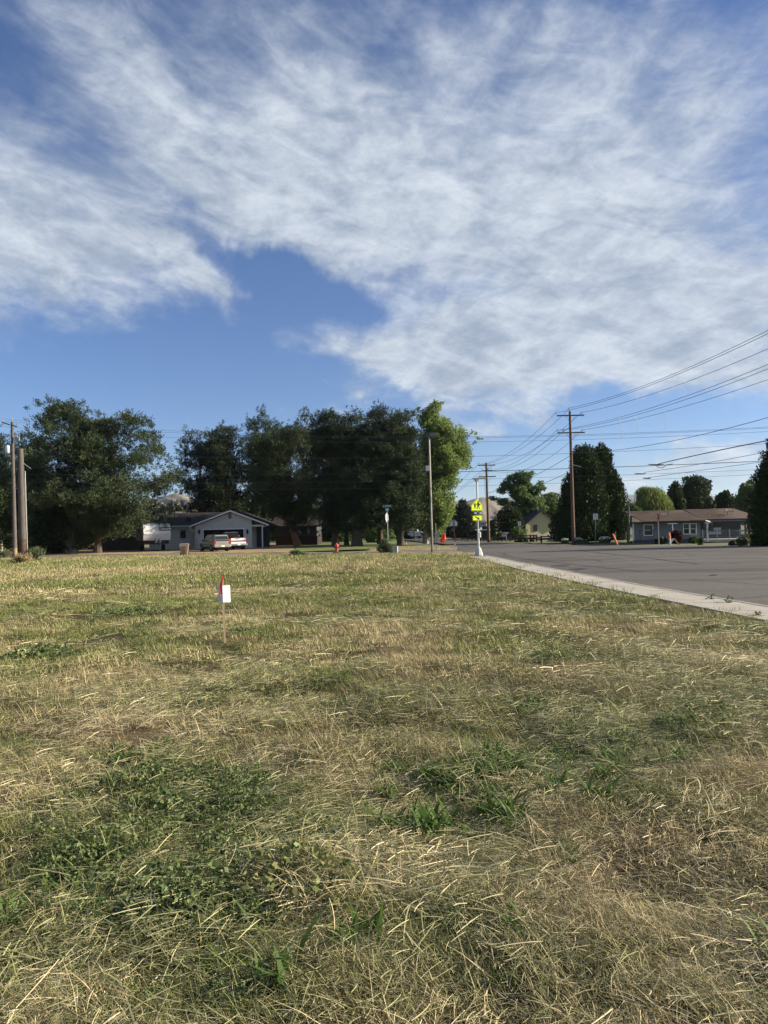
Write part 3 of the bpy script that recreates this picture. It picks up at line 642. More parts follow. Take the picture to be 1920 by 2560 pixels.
        for _ in range(dead):
            x, y, z, r1, r2 = rn.choice(pads); a = tp(min(max(z / top - .1, .15), .9)); e = Vector((x, y - r1 * .9, z + rn.uniform(-.6, .6)))
            lb.tube([a, a.lerp(e, .6) + Vector((0, 0, rn.uniform(-.4, .4))), e], [.05, .035, .012], 4, False)
            for _ in range(5): 
                f_ = a.lerp(e, rn.uniform(.5, .95)); lb.tube([f_, f_ + Vector((rn.uniform(-.8, .8), rn.uniform(-.8, .2), rn.uniform(-.7, .4)))], [.018, .006], 3, False)
        lo = lb.build('limb', limb_mat or bark, root); lo['kind'] = 'stuff'
    return root
PG = 'conifers standing behind the mown field'
B = MAT
tree('pine_tree', 'broad spreading pine with rusty trunk and ragged flat top behind the grey utility poles', 'pine tree', 244, 75,
     [(1003, 92, 160), (1018, 80, 180), (1035, 100, 262), (1046, 98, 330), (1062, 95, 370), (1085, 62, 378), (1110, 60, 392), (1150, 60, 425), (1200, 66, 446), (1245, 75, 442), (1285, 90, 430), (1302, 120, 400), (1320, 150, 335), (1340, 190, 300)], 'pine', LM['pine'], 90000, .42, B['bark_grey'], 11, .36, 210, 1.5, .55, dead=16, trunk_top=11.5,
     side_pads=[(98, 1012, 14), (128, 1008, 13), (150, 1016, 12), (78, 1030, 12), (172, 1024, 12), (215, 1032, 12), (318, 1040, 15), (330, 1050, 14), (368, 1065, 14), (380, 1100, 16), (398, 1120, 14), (432, 1180, 14), (300, 1050, 16), (255, 1040, 12), (238, 1036, 12)], limb_mat=B['limb_light'])
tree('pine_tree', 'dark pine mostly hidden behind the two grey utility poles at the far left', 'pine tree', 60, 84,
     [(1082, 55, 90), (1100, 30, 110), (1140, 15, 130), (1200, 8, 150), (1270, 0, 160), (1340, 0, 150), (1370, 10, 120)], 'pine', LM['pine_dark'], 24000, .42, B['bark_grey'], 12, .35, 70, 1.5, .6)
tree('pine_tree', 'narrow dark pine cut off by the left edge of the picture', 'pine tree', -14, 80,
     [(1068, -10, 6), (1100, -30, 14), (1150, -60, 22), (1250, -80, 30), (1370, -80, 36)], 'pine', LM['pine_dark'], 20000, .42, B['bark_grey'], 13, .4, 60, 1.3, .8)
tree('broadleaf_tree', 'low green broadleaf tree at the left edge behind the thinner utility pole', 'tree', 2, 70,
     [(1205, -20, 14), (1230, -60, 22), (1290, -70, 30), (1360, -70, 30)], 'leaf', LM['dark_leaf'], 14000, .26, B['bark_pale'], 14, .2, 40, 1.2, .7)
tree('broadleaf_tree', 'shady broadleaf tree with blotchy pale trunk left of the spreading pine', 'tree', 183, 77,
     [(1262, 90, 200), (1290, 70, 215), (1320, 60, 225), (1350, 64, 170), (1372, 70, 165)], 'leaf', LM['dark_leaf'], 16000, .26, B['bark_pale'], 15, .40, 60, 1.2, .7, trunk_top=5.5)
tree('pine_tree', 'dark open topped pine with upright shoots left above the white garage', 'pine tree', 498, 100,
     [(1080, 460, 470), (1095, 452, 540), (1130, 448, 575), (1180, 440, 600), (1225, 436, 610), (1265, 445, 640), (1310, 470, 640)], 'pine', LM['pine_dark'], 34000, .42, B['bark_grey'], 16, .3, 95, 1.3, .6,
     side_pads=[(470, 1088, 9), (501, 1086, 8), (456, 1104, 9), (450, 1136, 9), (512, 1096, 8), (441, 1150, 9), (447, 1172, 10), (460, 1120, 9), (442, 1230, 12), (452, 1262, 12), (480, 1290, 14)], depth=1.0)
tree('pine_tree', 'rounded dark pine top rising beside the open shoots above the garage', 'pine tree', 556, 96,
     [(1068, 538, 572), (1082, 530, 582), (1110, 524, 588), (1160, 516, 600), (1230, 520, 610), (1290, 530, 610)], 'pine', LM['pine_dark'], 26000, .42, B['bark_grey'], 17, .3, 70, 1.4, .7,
     side_pads=[(548, 1072, 11), (566, 1078, 10), (534, 1090, 10), (580, 1092, 10)])
tree('pine_tree', 'tall pointed dark pine standing behind the red trunked pine', 'pine tree', 658, 98,
     [(1027, 652, 662), (1042, 634, 676), (1062, 618, 715), (1078, 592, 735), (1110, 588, 740), (1180, 588, 735), (1260, 590, 740), (1320, 600, 730)], 'pine', LM['pine'], 36000, .42, B['bark_grey'], 18, .3, 100, 1.4, .7,
     side_pads=[(657, 1036, 9), (632, 1052, 10), (680, 1054, 10), (597, 1084, 12), (608, 1096, 10), (700, 1075, 12), (714, 1080, 10)])
tree('pine_tree', 'green pine with leaning orange trunk and drooping boughs beside the white garage', 'pine tree', 744, 86,
     [(1072, 700, 745), (1088, 670, 775), (1105, 640, 776), (1130, 600, 776), (1165, 600, 780), (1195, 606, 800), (1212, 600, 806), (1235, 615, 790), (1260, 640, 782), (1290, 690, 778), (1312, 735, 775)], 'pine', LM['pine'], 52000, .40, B['bark_orange'], 19, .38, 120, 1.35, .5, dead=14, trunk_top=11, lean=lambda t: -.9 * min(t * 3, 1) ,
     side_pads=[(700, 1100, 16), (760, 1108, 12), (795, 1205, 12), (785, 1200, 13), (620, 1140, 14), (775, 1280, 10), (655, 1120, 14)], limb_mat=B['limb_light'])
tree('pine_tree', 'slim spiky pine between the red trunked pine and the dark grove', 'pine tree', 760, 100,
     [(1037, 756, 764), (1060, 742, 778), (1090, 736, 784), (1150, 740, 800), (1250, 742, 800), (1330, 750, 800)], 'pine', LM['pine_dark'], 18000, .42, B['bark_grey'], 20, .35, 50, 1.3, .8, side_pads=[(760, 1045, 7), (748, 1062, 8), (772, 1062, 8)])
# the dark grove in the middle
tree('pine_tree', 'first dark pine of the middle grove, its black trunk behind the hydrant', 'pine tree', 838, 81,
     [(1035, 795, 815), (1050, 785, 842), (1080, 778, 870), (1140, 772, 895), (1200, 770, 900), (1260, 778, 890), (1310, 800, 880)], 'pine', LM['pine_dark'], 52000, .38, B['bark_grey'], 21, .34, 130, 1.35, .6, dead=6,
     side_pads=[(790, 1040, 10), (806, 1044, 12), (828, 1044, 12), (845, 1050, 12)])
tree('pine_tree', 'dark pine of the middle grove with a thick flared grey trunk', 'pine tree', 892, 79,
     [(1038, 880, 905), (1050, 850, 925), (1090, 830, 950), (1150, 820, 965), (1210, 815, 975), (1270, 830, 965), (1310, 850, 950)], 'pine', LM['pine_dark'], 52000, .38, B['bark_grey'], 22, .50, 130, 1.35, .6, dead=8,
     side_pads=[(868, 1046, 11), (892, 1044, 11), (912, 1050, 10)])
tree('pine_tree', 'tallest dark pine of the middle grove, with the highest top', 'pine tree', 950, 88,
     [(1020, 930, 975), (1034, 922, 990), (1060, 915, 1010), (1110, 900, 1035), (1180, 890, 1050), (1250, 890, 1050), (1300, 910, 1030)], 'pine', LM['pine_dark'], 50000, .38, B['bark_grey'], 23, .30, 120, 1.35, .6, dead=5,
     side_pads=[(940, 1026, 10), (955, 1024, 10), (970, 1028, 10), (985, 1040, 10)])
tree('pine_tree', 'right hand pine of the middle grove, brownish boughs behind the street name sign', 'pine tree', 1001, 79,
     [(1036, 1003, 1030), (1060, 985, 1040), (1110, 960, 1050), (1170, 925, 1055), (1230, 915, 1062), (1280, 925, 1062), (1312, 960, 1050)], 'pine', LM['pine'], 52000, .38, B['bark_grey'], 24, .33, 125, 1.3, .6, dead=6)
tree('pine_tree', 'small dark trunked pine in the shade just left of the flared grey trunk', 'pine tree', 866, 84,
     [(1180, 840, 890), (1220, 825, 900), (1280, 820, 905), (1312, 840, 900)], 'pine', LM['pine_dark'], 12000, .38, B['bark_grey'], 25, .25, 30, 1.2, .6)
tree('broadleaf_tree', 'small forked broadleaf tree on the lawn under the dark grove', 'tree', 938, 100,
     [(1300, 920, 960), (1318, 905, 985), (1334, 900, 992), (1346, 925, 980)], 'leaf', LM['maple'], 7000, .24, B['bark_grey'], 26, .26, 30, .9, .7)
tree('broadleaf_tree', 'light green shrubby tree glimpsed between the grove trunks', 'tree', 845, 112,
     [(1298, 835, 860), (1315, 830, 880), (1335, 825, 885), (1350, 830, 880)], 'leaf', LM['maple'], 4000, .28, B['bark_grey'], 27, .2, 20, .9, .7)
tree('poplar_tree', 'tall light green poplar with upswept tips right of the bronze lamp post', 'tree', 1064, 84,
     [(1000, 1080, 1094), (1015, 1068, 1106), (1035, 1046, 1100), (1060, 1040, 1140), (1085, 1045, 1182), (1110, 1040, 1186), (1150, 1020, 1176), (1190, 1010, 1158), (1215, 1015, 1135), (1250, 1025, 1145), (1290, 1035, 1138), (1320, 1060, 1110)], 'leaf', LM['poplar'], 60000, .25, B['bark_pale'], 28, .28, 230, .95, .85, depth=.9,
     side_pads=[(1088, 1004, 7), (1084, 1014, 10), (1102, 1010, 6), (1107, 1005, 4), (1096, 1020, 9), (1044, 1020, 5), (1048, 1030, 7), (1116, 1054, 7), (1126, 1062, 9), (1122, 1048, 5), (1152, 1076, 8), (1160, 1090, 10), (1180, 1080, 6), (1190, 1083, 5), (1196, 1094, 5), (1204, 1096, 3), (1186, 1105, 5), (1150, 1202, 5), (1172, 1168, 8), (1162, 1130, 12), (1158, 1152, 12)])
tree('conifer_tree', 'dull grey green conifer behind the back of the pentagon sign', 'tree', 1160, 120,
     [(1250, 1148, 1160), (1270, 1138, 1178), (1295, 1130, 1190), (1330, 1128, 1192), (1346, 1132, 1188)], 'arbor', LM['pine_blue'], 22000, .45, B['bark_grey'], 29, .3, 60, 1.4, .8)
tree('conifer_tree', 'black green conifer hugging the left of the dull green one by the pale building', 'tree', 1136, 128,
     [(1290, 1128, 1148), (1310, 1120, 1150), (1345, 1118, 1152)], 'pine', LM['pine_dark'], 7000, .45, B['bark_grey'], 30, .25, 24, 1.2, .8)
# right side
tree('broadleaf_tree', 'open crowned broadleaf tree with dark curving limbs left of the yellow house', 'tree', 1322, 112,
     [(1178, 1285, 1336), (1190, 1264, 1345), (1205, 1245, 1362), (1225, 1240, 1366), (1245, 1236, 1368), (1262, 1240, 1372), (1275, 1244, 1370)], 'leaf', LM['maple'], 17000, .30, B['bark_grey'], 31, .42, 48, .95, .6, rimbias=.35,
     side_pads=[(1274, 1192, 8), (1290, 1186, 5), (1308, 1184, 8), (1330, 1182, 7), (1352, 1206, 8), (1358, 1222, 7), (1234, 1246, 8), (1226, 1244, 5), (1262, 1212, 10), (1252, 1222, 8)])
tree('evergreen_tree', 'rounded dark bushy evergreen under the open crowned tree', 'tree', 1268, 104,
     [(1262, 1262, 1285), (1275, 1245, 1300), (1295, 1236, 1310), (1320, 1234, 1312), (1342, 1238, 1308)], 'leaf', LM['dark_leaf'], 16000, .28, B['bark_grey'], 32, .25, 50, 1.2, .8)
tree('cypress_tree', 'narrow dark columnar evergreen between the pole and the bushy evergreen', 'tree', 1229, 128,
     [(1304, 1226, 1232), (1316, 1223, 1236), (1346, 1221, 1238)], 'arbor', LM['arbor'], 5000, .4, B['bark_grey'], 33, .15, 20, .6, 1.2)
tree('broadleaf_tree', 'sunlit yellow green tree behind the yellow house roof', 'tree', 1372, 135,
     [(1232, 1352, 1392), (1250, 1346, 1402), (1275, 1344, 1406), (1310, 1344, 1400)], 'leaf', LM['maple'], 12000, .36, B['bark_grey'], 34, .3, 40, 1.3, .7)
tree('arborvitae', 'left half of the huge dark arborvitae pair, with the broader rounded top', 'evergreen', 1462, 76,
     [(1119, 1438, 1486), (1130, 1431, 1500), (1160, 1426, 1500), (1200, 1408, 1510), (1240, 1394, 1520), (1280, 1380, 1522), (1310, 1376, 1524), (1332, 1376, 1526), (1344, 1392, 1516)], 'arbor', LM['arbor'], 60000, .28, B['bark_grey'], 35, .40, 110, 1.6, 1.1, rimbias=.42)
tree('arborvitae', 'right half of the huge dark arborvitae pair, with the taller pointed top', 'evergreen', 1505, 78,
     [(1111, 1493, 1512), (1120, 1484, 1522), (1135, 1472, 1530), (1165, 1476, 1536), (1200, 1474, 1548), (1240, 1470, 1566), (1280, 1470, 1568), (1320, 1472, 1568), (1334, 1480, 1552)], 'arbor', LM['arbor'], 60000, .28, B['bark_grey'], 36, .45, 110, 1.5, 1.1, rimbias=.42)
tree('arborvitae', 'tall black green arborvitae cut off by the right edge beside the porch', 'evergreen', 1940, 50,
     [(1080, 1938, 1965), (1100, 1920, 1975), (1150, 1906, 1990), (1200, 1890, 2000), (1250, 1884, 2010), (1300, 1880, 2010), (1340, 1888, 2000)], 'arbor', LM['arbor'], 56000, .22, B['bark_grey'], 37, .35, 120, 1.1, 1.1, rimbias=.42, side_pads=[(1902, 1142, 8), (1884, 1196, 8), (1878, 1250, 9)])
tree('willow_tree', 'pale yellow green weeping willow behind the grey house', 'tree', 1632, 112,
     [(1216, 1600, 1635), (1224, 1586, 1668), (1240, 1580, 1678), (1265, 1578, 1682), (1290, 1584, 1680), (1300, 1590, 1676)], 'willow', LM['willow'], 30000, .55, B['bark_grey'], 38, .4, 70, 1.7, .9)
tree('broadleaf_tree', 'big full dark green tree with upright lobes behind the grey house', 'tree', 1740, 122,
     [(1197, 1706, 1770), (1212, 1700, 1780), (1235, 1680, 1780), (1260, 1670, 1790), (1285, 1672, 1800), (1300, 1675, 1800)], 'leaf', LM['dark_leaf'], 44000, .38, B['bark_grey'], 39, .45, 100, 1.5, 1.0,
     side_pads=[(1715, 1200, 10), (1738, 1200, 11), (1757, 1203, 10), (1770, 1208, 9), (1688, 1212, 9), (1772, 1220, 9)])
tree('broadleaf_tree', 'darker shoulder tree left of the big full tree, above the roof', 'tree', 1690, 118,
     [(1206, 1680, 1700), (1225, 1668, 1706), (1260, 1668, 1712), (1296, 1676, 1716)], 'leaf', LM['dark_leaf'], 9000, .38, B['bark_grey'], 40, .3, 30, 1.2, .9)
tree('broadleaf_tree', 'medium dark rounded tree between the big full tree and the right edge', 'tree', 1818, 128,
     [(1226, 1805, 1822), (1240, 1790, 1835), (1262, 1786, 1845), (1285, 1786, 1850)], 'leaf', LM['dark_leaf'], 16000, .38, B['bark_grey'], 41, .3, 40, 1.4, .9)
tree('broadleaf_tree', 'upright tree with light topped crown beside the right edge arborvitae', 'tree', 1872, 120,
     [(1200, 1864, 1880), (1215, 1850, 1892), (1245, 1836, 1905), (1290, 1832, 1910)], 'leaf', LM['maple'], 18000, .38, B['bark_grey'], 42, .3, 50, 1.4, .9)
tree('broadleaf_tree', 'light leaved low tree at the roof corner beside the arborvitae pair', 'tree', 1590, 100,
     [(1258, 1568, 1580), (1270, 1566, 1600), (1285, 1566, 1608), (1300, 1566, 1606)], 'leaf', LM['maple'], 9000, .28, B['bark_grey'], 43, .2, 30, 1.0, .8)
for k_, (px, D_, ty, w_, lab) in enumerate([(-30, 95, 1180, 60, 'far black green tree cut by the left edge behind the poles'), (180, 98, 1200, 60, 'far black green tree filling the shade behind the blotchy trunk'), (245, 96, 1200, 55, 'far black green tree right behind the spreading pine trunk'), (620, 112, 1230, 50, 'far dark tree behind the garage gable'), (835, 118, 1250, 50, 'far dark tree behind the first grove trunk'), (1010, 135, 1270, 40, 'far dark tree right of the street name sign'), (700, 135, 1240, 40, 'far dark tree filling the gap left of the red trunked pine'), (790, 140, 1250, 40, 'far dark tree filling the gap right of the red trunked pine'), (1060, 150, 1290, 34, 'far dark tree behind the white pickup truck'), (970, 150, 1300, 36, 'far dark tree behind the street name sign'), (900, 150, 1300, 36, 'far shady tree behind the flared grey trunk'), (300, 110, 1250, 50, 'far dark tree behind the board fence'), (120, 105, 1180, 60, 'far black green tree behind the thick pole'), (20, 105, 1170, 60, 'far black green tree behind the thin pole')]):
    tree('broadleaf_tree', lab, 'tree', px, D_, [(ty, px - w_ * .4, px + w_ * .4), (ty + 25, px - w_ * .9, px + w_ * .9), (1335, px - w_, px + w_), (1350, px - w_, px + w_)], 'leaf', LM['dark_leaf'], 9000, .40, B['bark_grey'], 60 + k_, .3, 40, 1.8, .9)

# ================================================================== GRASS, STRAW AND WEEDS OF THE FIELD (one carpet, kind stuff)
def blade_mat(name, dry_a, dry_b, grn_a, grn_b, transl=.35, force=None, rough=.55, tipc=None):
    m = bpy.data.materials.new(name); m.use_nodes = True; t = m.node_tree; b = t.nodes['Principled BSDF']; b.inputs['Roughness'].default_value = rough; b.inputs['Specular IOR Level'].default_value = .25
    at = N(t, 'ShaderNodeAttribute', attribute_name='dryness', attribute_type='INSTANCER').outputs['Fac']
    g = N(t, 'ShaderNodeNewGeometry'); rnd = g.outputs['Random Per Island']
    r2 = M_(t, 'FRACT', M_(t, 'MULTIPLY', rnd, 17.31))
    def mixc(f, a, c):
        x = N(t, 'ShaderNodeMix', data_type='RGBA'); t.links.new(f, x.inputs[0])
        for k, v in ((6, a), (7, c)):
            if isinstance(v, tuple): x.inputs[k].default_value = (*v, 1)
            else: t.links.new(v, x.inputs[k])
        return x.outputs[2]
    dry = mixc(r2, dry_a, dry_b); grn = mixc(r2, grn_a, grn_b)
    # each blade takes its own side of the mix
    thr = N(t, 'ShaderNodeMapRange', interpolation_type='SMOOTHSTEP', inp={'From Min': -.16, 'From Max': .16}); t.links.new(M_(t, 'SUBTRACT', at, M_(t, 'MULTIPLY_ADD', rnd, .8, .1)), thr.inputs['Value'])
    col = mixc(thr.outputs[0], grn, dry)
    t.links.new(col, b.inputs['Base Color'])
    tr = N(t, 'ShaderNodeBsdfTranslucent'); t.links.new(col, tr.inputs[0]); ms = N(t, 'ShaderNodeMixShader', inp={0: transl}); t.links.new(b.outputs[0], ms.inputs[1]); t.links.new(tr.outputs[0], ms.inputs[2])
    t.links.new(ms.outputs[0], t.nodes['Material Output'].inputs[0]); return m
GM = blade_mat('grass_blades', (.22, .17, .085), (.82, .69, .41), (.050, .065, .018), (.33, .37, .11), .15)
GF = blade_mat('grass_blades_far', (.34, .27, .135), (.72, .61, .36), (.11, .13, .035), (.34, .375, .115), .2)
SM = blade_mat('cut_straw', (.18, .14, .075), (.82, .70, .43), (.11, .12, .05), (.46, .44, .22), .1)
CM = blade_mat('clover_leaves', (.12, .13, .045), (.26, .25, .09), (.045, .075, .026), (.20, .26, .09), .3)
BM = blade_mat('broad_leaves', (.09, .13, .03), (.15, .20, .05), (.06, .115, .022), (.13, .21, .045), .35)
HM = blade_mat('seed_heads', (.50, .39, .20), (.74, .62, .38), (.34, .30, .14), (.50, .44, .24), .35)
src = bpy.data.collections.new('tufts')          # never linked to the scene: only a store for the carpet
def blade_set(specs, mm, name):
    """specs: arrays base(n,3), dir(n,2) lean azimuth, height, lean, width, droop -> curved tapering blades of 3 quads + tip"""
    base, azm, h, lean, wd, droop = specs; n = len(h); K = 4
    T = np.linspace(0, 1, K); v = np.empty((n, K * 2 - 1, 3))
    ca, sa = np.cos(azm), np.sin(azm); px, py = -sa, ca
    for k, t in enumerate(T):
        hor = lean * t ** 1.6 * h; z = h * (t - droop * t * t * .6)
        c = base + np.stack([ca * hor, sa * hor, z], -1); w_ = wd * (1 - t ** 1.5) * .5
        if k < K - 1: v[:, 2 * k] = c + np.stack([px * w_, py * w_, 0 * w_], -1); v[:, 2 * k + 1] = c - np.stack([px * w_, py * w_, 0 * w_], -1)
        else: v[:, 2 * k] = c
    q4 = np.concatenate([np.array([[2 * k, 2 * k + 1, 2 * k + 3, 2 * k + 2]]) for k in range(K - 2)], 0); t3 = np.array([[2 * (K - 2), 2 * (K - 2) + 1, 2 * (K - 1)]])
    off = (np.arange(n) * (K * 2 - 1))[:, None, None]
    return v.reshape(-1, 3), (q4[None] + off).reshape(-1, 4), (t3[None] + off).reshape(-1, 3)
def store(name, v, f4, f3, mm, extra=None):
    o = mesh_np(name, v, f4, mm, faces3=f3); scene.collection.objects.unlink(o); src.objects.link(o)
    return o
g_ = np.random.default_rng(99)
def grass_tuft(name, n, rad, hmin, hmax, w, lean=.6, mm=GM, droop=.3, heads=0):
    a = g_.random(n) * 6.283; r = rad * np.sqrt(g_.random(n)); base = np.stack([r * np.cos(a), r * np.sin(a), -.012 + 0 * r], -1)
    az_ = g_.random(n) * 6.283; h = hmin + (hmax - hmin) * g_.random(n) ** 1.5
    v, f4, f3 = blade_set((base, az_, h, lean * (.2 + g_.random(n)), w * (.6 + .8 * g_.random(n)), droop * g_.random(n)), mm, name)
    o = store(name, v, f4, f3, mm)
    if heads:      # bristly seed heads on thin stems, second material
        vv = []; c = []; dd = []
        for i in range(heads):
            b0 = np.array([rad * (g_.random() - .5) * 1.6, rad * (g_.random() - .5) * 1.6, 0]); hh = hmax * (1.0 + .5 * g_.random()); aa = g_.random() * 6.28; tip = b0 + np.array([math.cos(aa) * hh * .35, math.sin(aa) * hh * .35, hh * .85])
            s_ = np.array([-math.sin(aa), math.cos(aa), 0]) * w * .25; vv.append([b0 - s_, b0 + s_, tip + s_ * .8, tip - s_ * .8])
            d0 = (tip - b0) / np.linalg.norm(tip - b0)
            for j in range(9): c.append(tip - d0 * hh * .02 * j * .8); x_ = d0 + g_.normal(size=3) * .28; dd.append(x_ / np.linalg.norm(x_))
        sv = shards(np.array(c), np.array(dd), np.full(len(c), hmax * .28), np.full(len(c), w * .7), g_)
        vv = np.concatenate([np.array(vv).reshape(-1, 3), sv.reshape(-1, 3)]); nn_ = len(vv) // 4
        me0 = o.data; n0 = len(me0.vertices)
        allv = np.concatenate([v, vv]); af4 = np.concatenate([f4, np.arange(n0, n0 + nn_ * 4).reshape(-1, 4)])
        src.objects.unlink(o); bpy.data.objects.remove(o); o = store(name, allv, af4, f3, mm); o.data.materials.append(HM)
        mi = np.zeros(len(o.data.polygons), np.int32); mi[len(f4):len(af4)] = 1; o.data.polygons.foreach_set('material_index', mi)
    return o
def straw_bundle(name, n, rad, l0, l1, w, z1=.05, spread=.45):
    a = g_.normal(size=n) * spread; ln = l0 + (l1 - l0) * g_.random(n); c = np.stack([(g_.random(n) - .5) * 2 * rad, (g_.random(n) - .5) * 2 * rad, .006 + z1 * g_.random(n) ** 1.3], -1)
    K = 5; T = np.linspace(-.5, .5, K); bend = g_.normal(size=n) * .09; wk_ = w * (.5 + g_.random(n)); tilt = g_.normal(size=n) * .10; v = np.empty((n, K * 2, 3)); up = g_.random(n) * 1.2
    for k, t in enumerate(T):
        x = t * ln; y = bend * (t * t) * ln * 2; dx, dy = np.cos(a), np.sin(a)
        p = c + np.stack([x * dx - y * dy, x * dy + y * dx, tilt * x - .10 * t * t * ln], -1); wd = wk_ * (1 if abs(t) < .4 else .75)
        off = np.stack([-dy * np.cos(up), dx * np.cos(up), np.sin(up)], -1) * (wd * .5)[:, None]; v[:, 2 * k] = p + off; v[:, 2 * k + 1] = p - off
    v[..., 2] = np.maximum(v[..., 2], -.01)
    q4 = np.array([[2 * k, 2 * k + 1, 2 * k + 3, 2 * k + 2] for k in range(K - 1)]); offi = (np.arange(n) * K * 2)[:, None, None]
    return store(name, v.reshape(-1, 3), (q4[None] + offi).reshape(-1, 4), None, SM)
def clover(name, n, rad, h, s, mm=CM, tall=.5, asp=.75):
    a = g_.random(n) * 6.283; r = rad * np.sqrt(g_.random(n)); z = h * (.15 + .85 * g_.random(n)) * (1 - tall * (r / rad) ** 2)
    c = np.stack([r * np.cos(a), r * np.sin(a), z], -1); c = np.repeat(c, 3, 0); m_ = len(c)
    d = unit(g_.normal(size=(m_, 3)) * np.array([1, 1, .5]) + np.array([0, 0, .35])); v = shards(c, d, s * (.6 + .8 * g_.random(m_)), s * asp * (.6 + .7 * g_.random(m_)), g_)
    v = v.reshape(-1, 3); return store(name, v, np.arange(m_ * 4).reshape(-1, 4), None, mm)
def plantain(name, n, L_, w):
    a = g_.random(n) * 6.283; base = np.zeros((n, 3)) + g_.normal(size=(n, 3)) * np.array([.05, .05, 0])
    v, f4, f3 = blade_set((base, a, L_ * (.5 + .6 * g_.random(n)), .5 + 1.0 * g_.random(n), w * (.7 + .6 * g_.random(n)), .5 * g_.random(n)), BM, name); return store(name, v, f4, f3, BM)
# order of names = order of instance index
for i in range(4): grass_tuft('a%d_short' % i, 80, .10, .02, .07, .0032, .9)
for i in range(3): grass_tuft('b%d_tall' % i, 46, .11, .04, .135, .003, 1.3, heads=0)
for i in range(3): grass_tuft('c%d_headed' % i, 38, .11, .04, .11, .0028, 1.1, heads=4)
for i in range(3): straw_bundle('d%d_straw' % i, 80, .17, .02, .125, .0018, .045, 1.1)
for i in range(3): clover('e%d_clover' % i, 120, .14, .08, .009 + .004 * i)
for i in range(2): plantain('f%d_broad' % i, 24, .16, .026)
for i in range(3): grass_tuft('g%d_mid' % i, 110, .26, .03, .10, .0065, .8, mm=GF)
for i in range(3): grass_tuft('h%d_midtall' % i, 90, .28, .04, .125, .0055, 1.0, mm=GF)
for i in range(2): straw_bundle('i%d_midstraw' % i, 150, .38, .04, .20, .0038, .06, 1.1)
for i in range(3): grass_tuft('j%d_far' % i, 150, .62, .03, .10, .014, .8, mm=GF)
for i in range(3): grass_tuft('k%d_fartall' % i, 100, .60, .05, .17, .012, .6, mm=GF)
for i in range(2): clover('l%d_midclover' % i, 110, .30, .10, .035)
IDX = dict(short=(0, 4), tall=(4, 3), headed=(7, 3), straw=(10, 3), clover=(13, 3), broad=(16, 2), mid=(18, 3), midtall=(21, 3), midstraw=(24, 2), far=(26, 3), fartall=(29, 3), midclover=(32, 2))
pts = []; at_i = []; at_r = []; at_s = []; at_d = []
def band(y0, y1, density, kinds, gen, smul=1.0):
    """scatter over the lot between two depths; a little beyond the picture's sides"""
    xa = lambda y: np.maximum(-.66 * y - 1.2, -58)
    n = int(density * (y1 - y0) * ((curb_x((y0 + y1) / 2) - 1.0) + (.66 * (y0 + y1) / 2 + 1.2)))
    y = y0 + (y1 - y0) * gen.random(n * 2); wl = xa(y); xr = curb_x(y) - WALK_W + .28 * (fbm(y * .9, y * 0 + 3, 77, 3) - .25) - .05
    xr = np.where(y > 42, xr - (y - 42) * .30, xr)
    # width-proportional acceptance
    wmax = (9 + .66 * y1 + 1.2); keep = gen.random(n * 2) < (xr - wl) / wmax * .9; y = y[keep]; wl = wl[keep]; xr = xr[keep]
    m = min(len(y), n); y = y[:m]; x = wl[:m] + (xr[:m] - wl[:m]) * gen.random(m)
    lim = np.interp(x, [-60, -30, -18, -8, -1, 3, 6], [64, 58, 55, 52, 50, 48.6, 46.5]); ok = (y < lim) & (x < np.minimum(xr[:m], np.where(x < .56 * y + 2.5, 99, -99)))
    x = x[ok]; y = y[ok]; m = len(x)
    dry, straw, gr, dr = field_maps(x, y); u_ = gen.random(m); z = bump_z(x, y)
    flow = (fbm(x * .5, y * .5, 81, 2)) * 9.0
    hm_ = .30 + 1.35 * fbm(x * 2.6, y * 2.6, 88, 3)
    sp_ = G(562, 1606); hm_ = np.where((np.abs(x - sp_.x * y / sp_.y) < .30) & (y > sp_.y - 1.6) & (y < sp_.y + .2), hm_ * .45, hm_)      # trodden round the stake
    bare = sstep(.54, .66, fbm(x * 1.3, y * 1.3, 91, 4)) * np.clip(dr, 0, 1) * .85 + .55 * sstep(.56, .66, fbm(x * 2.3, y * 2.3, 95, 3))
    for i in range(m):
        if gen.random() < bare[i]: continue
        k, sc, rot = kinds(dry[i], straw[i], gr[i], u_[i], gen, flow[i])
        a, c = IDX[k]; at_i.append(a + int(gen.random() * c)); pts.append((x[i], y[i], z[i])); at_r.append((gen.normal() * .10, gen.normal() * .10, rot)); at_s.append(sc * smul * (.7 + .6 * gen.random()) * hm_[i]); at_d.append(dry[i] + gen.normal() * .07)
def near_k(d, s, g, u, gen, fl):
    rr = gen.random() * 6.28
    if u < .26 + .42 * s * (1 - .6 * g): return 'straw', .9 + .5 * gen.random(), fl + gen.normal() * .7
    if d < .62 and u < .25 + .34 * s + .62 * max(0, min(1, (g - .28) / .5)): return 'clover', .45 + .9 * gen.random() ** 2, rr
    if d < .18 and u > .93: return 'clover', .5 + .5 * gen.random(), rr
    if d > .58 or (d > .4 and u > .93): return ('headed' if u > .90 else 'tall' if u > .52 else 'short'), .7 + .35 * gen.random(), rr
    return ('short' if u < .75 else 'tall'), .9 + .5 * gen.random(), rr
def mid_k(d, s, g, u, gen, fl):
    rr = gen.random() * 6.28
    if u < .08 + .30 * s: return 'midstraw', .8 + .5 * gen.random(), fl + gen.normal() * .8
    if d < .10 and g > .5 and u > .92: return 'midclover', .8 + .5 * gen.random(), rr
    return ('midtall' if d > .55 and u > .66 else 'mid'), .75 + .4 * gen.random(), rr
def far_k(d, s, g, u, gen, fl): return ('fartall' if d > .55 and u > .5 else 'far'), .85 + .4 * gen.random(), gen.random() * 6.28
gg = np.random.default_rng(5)
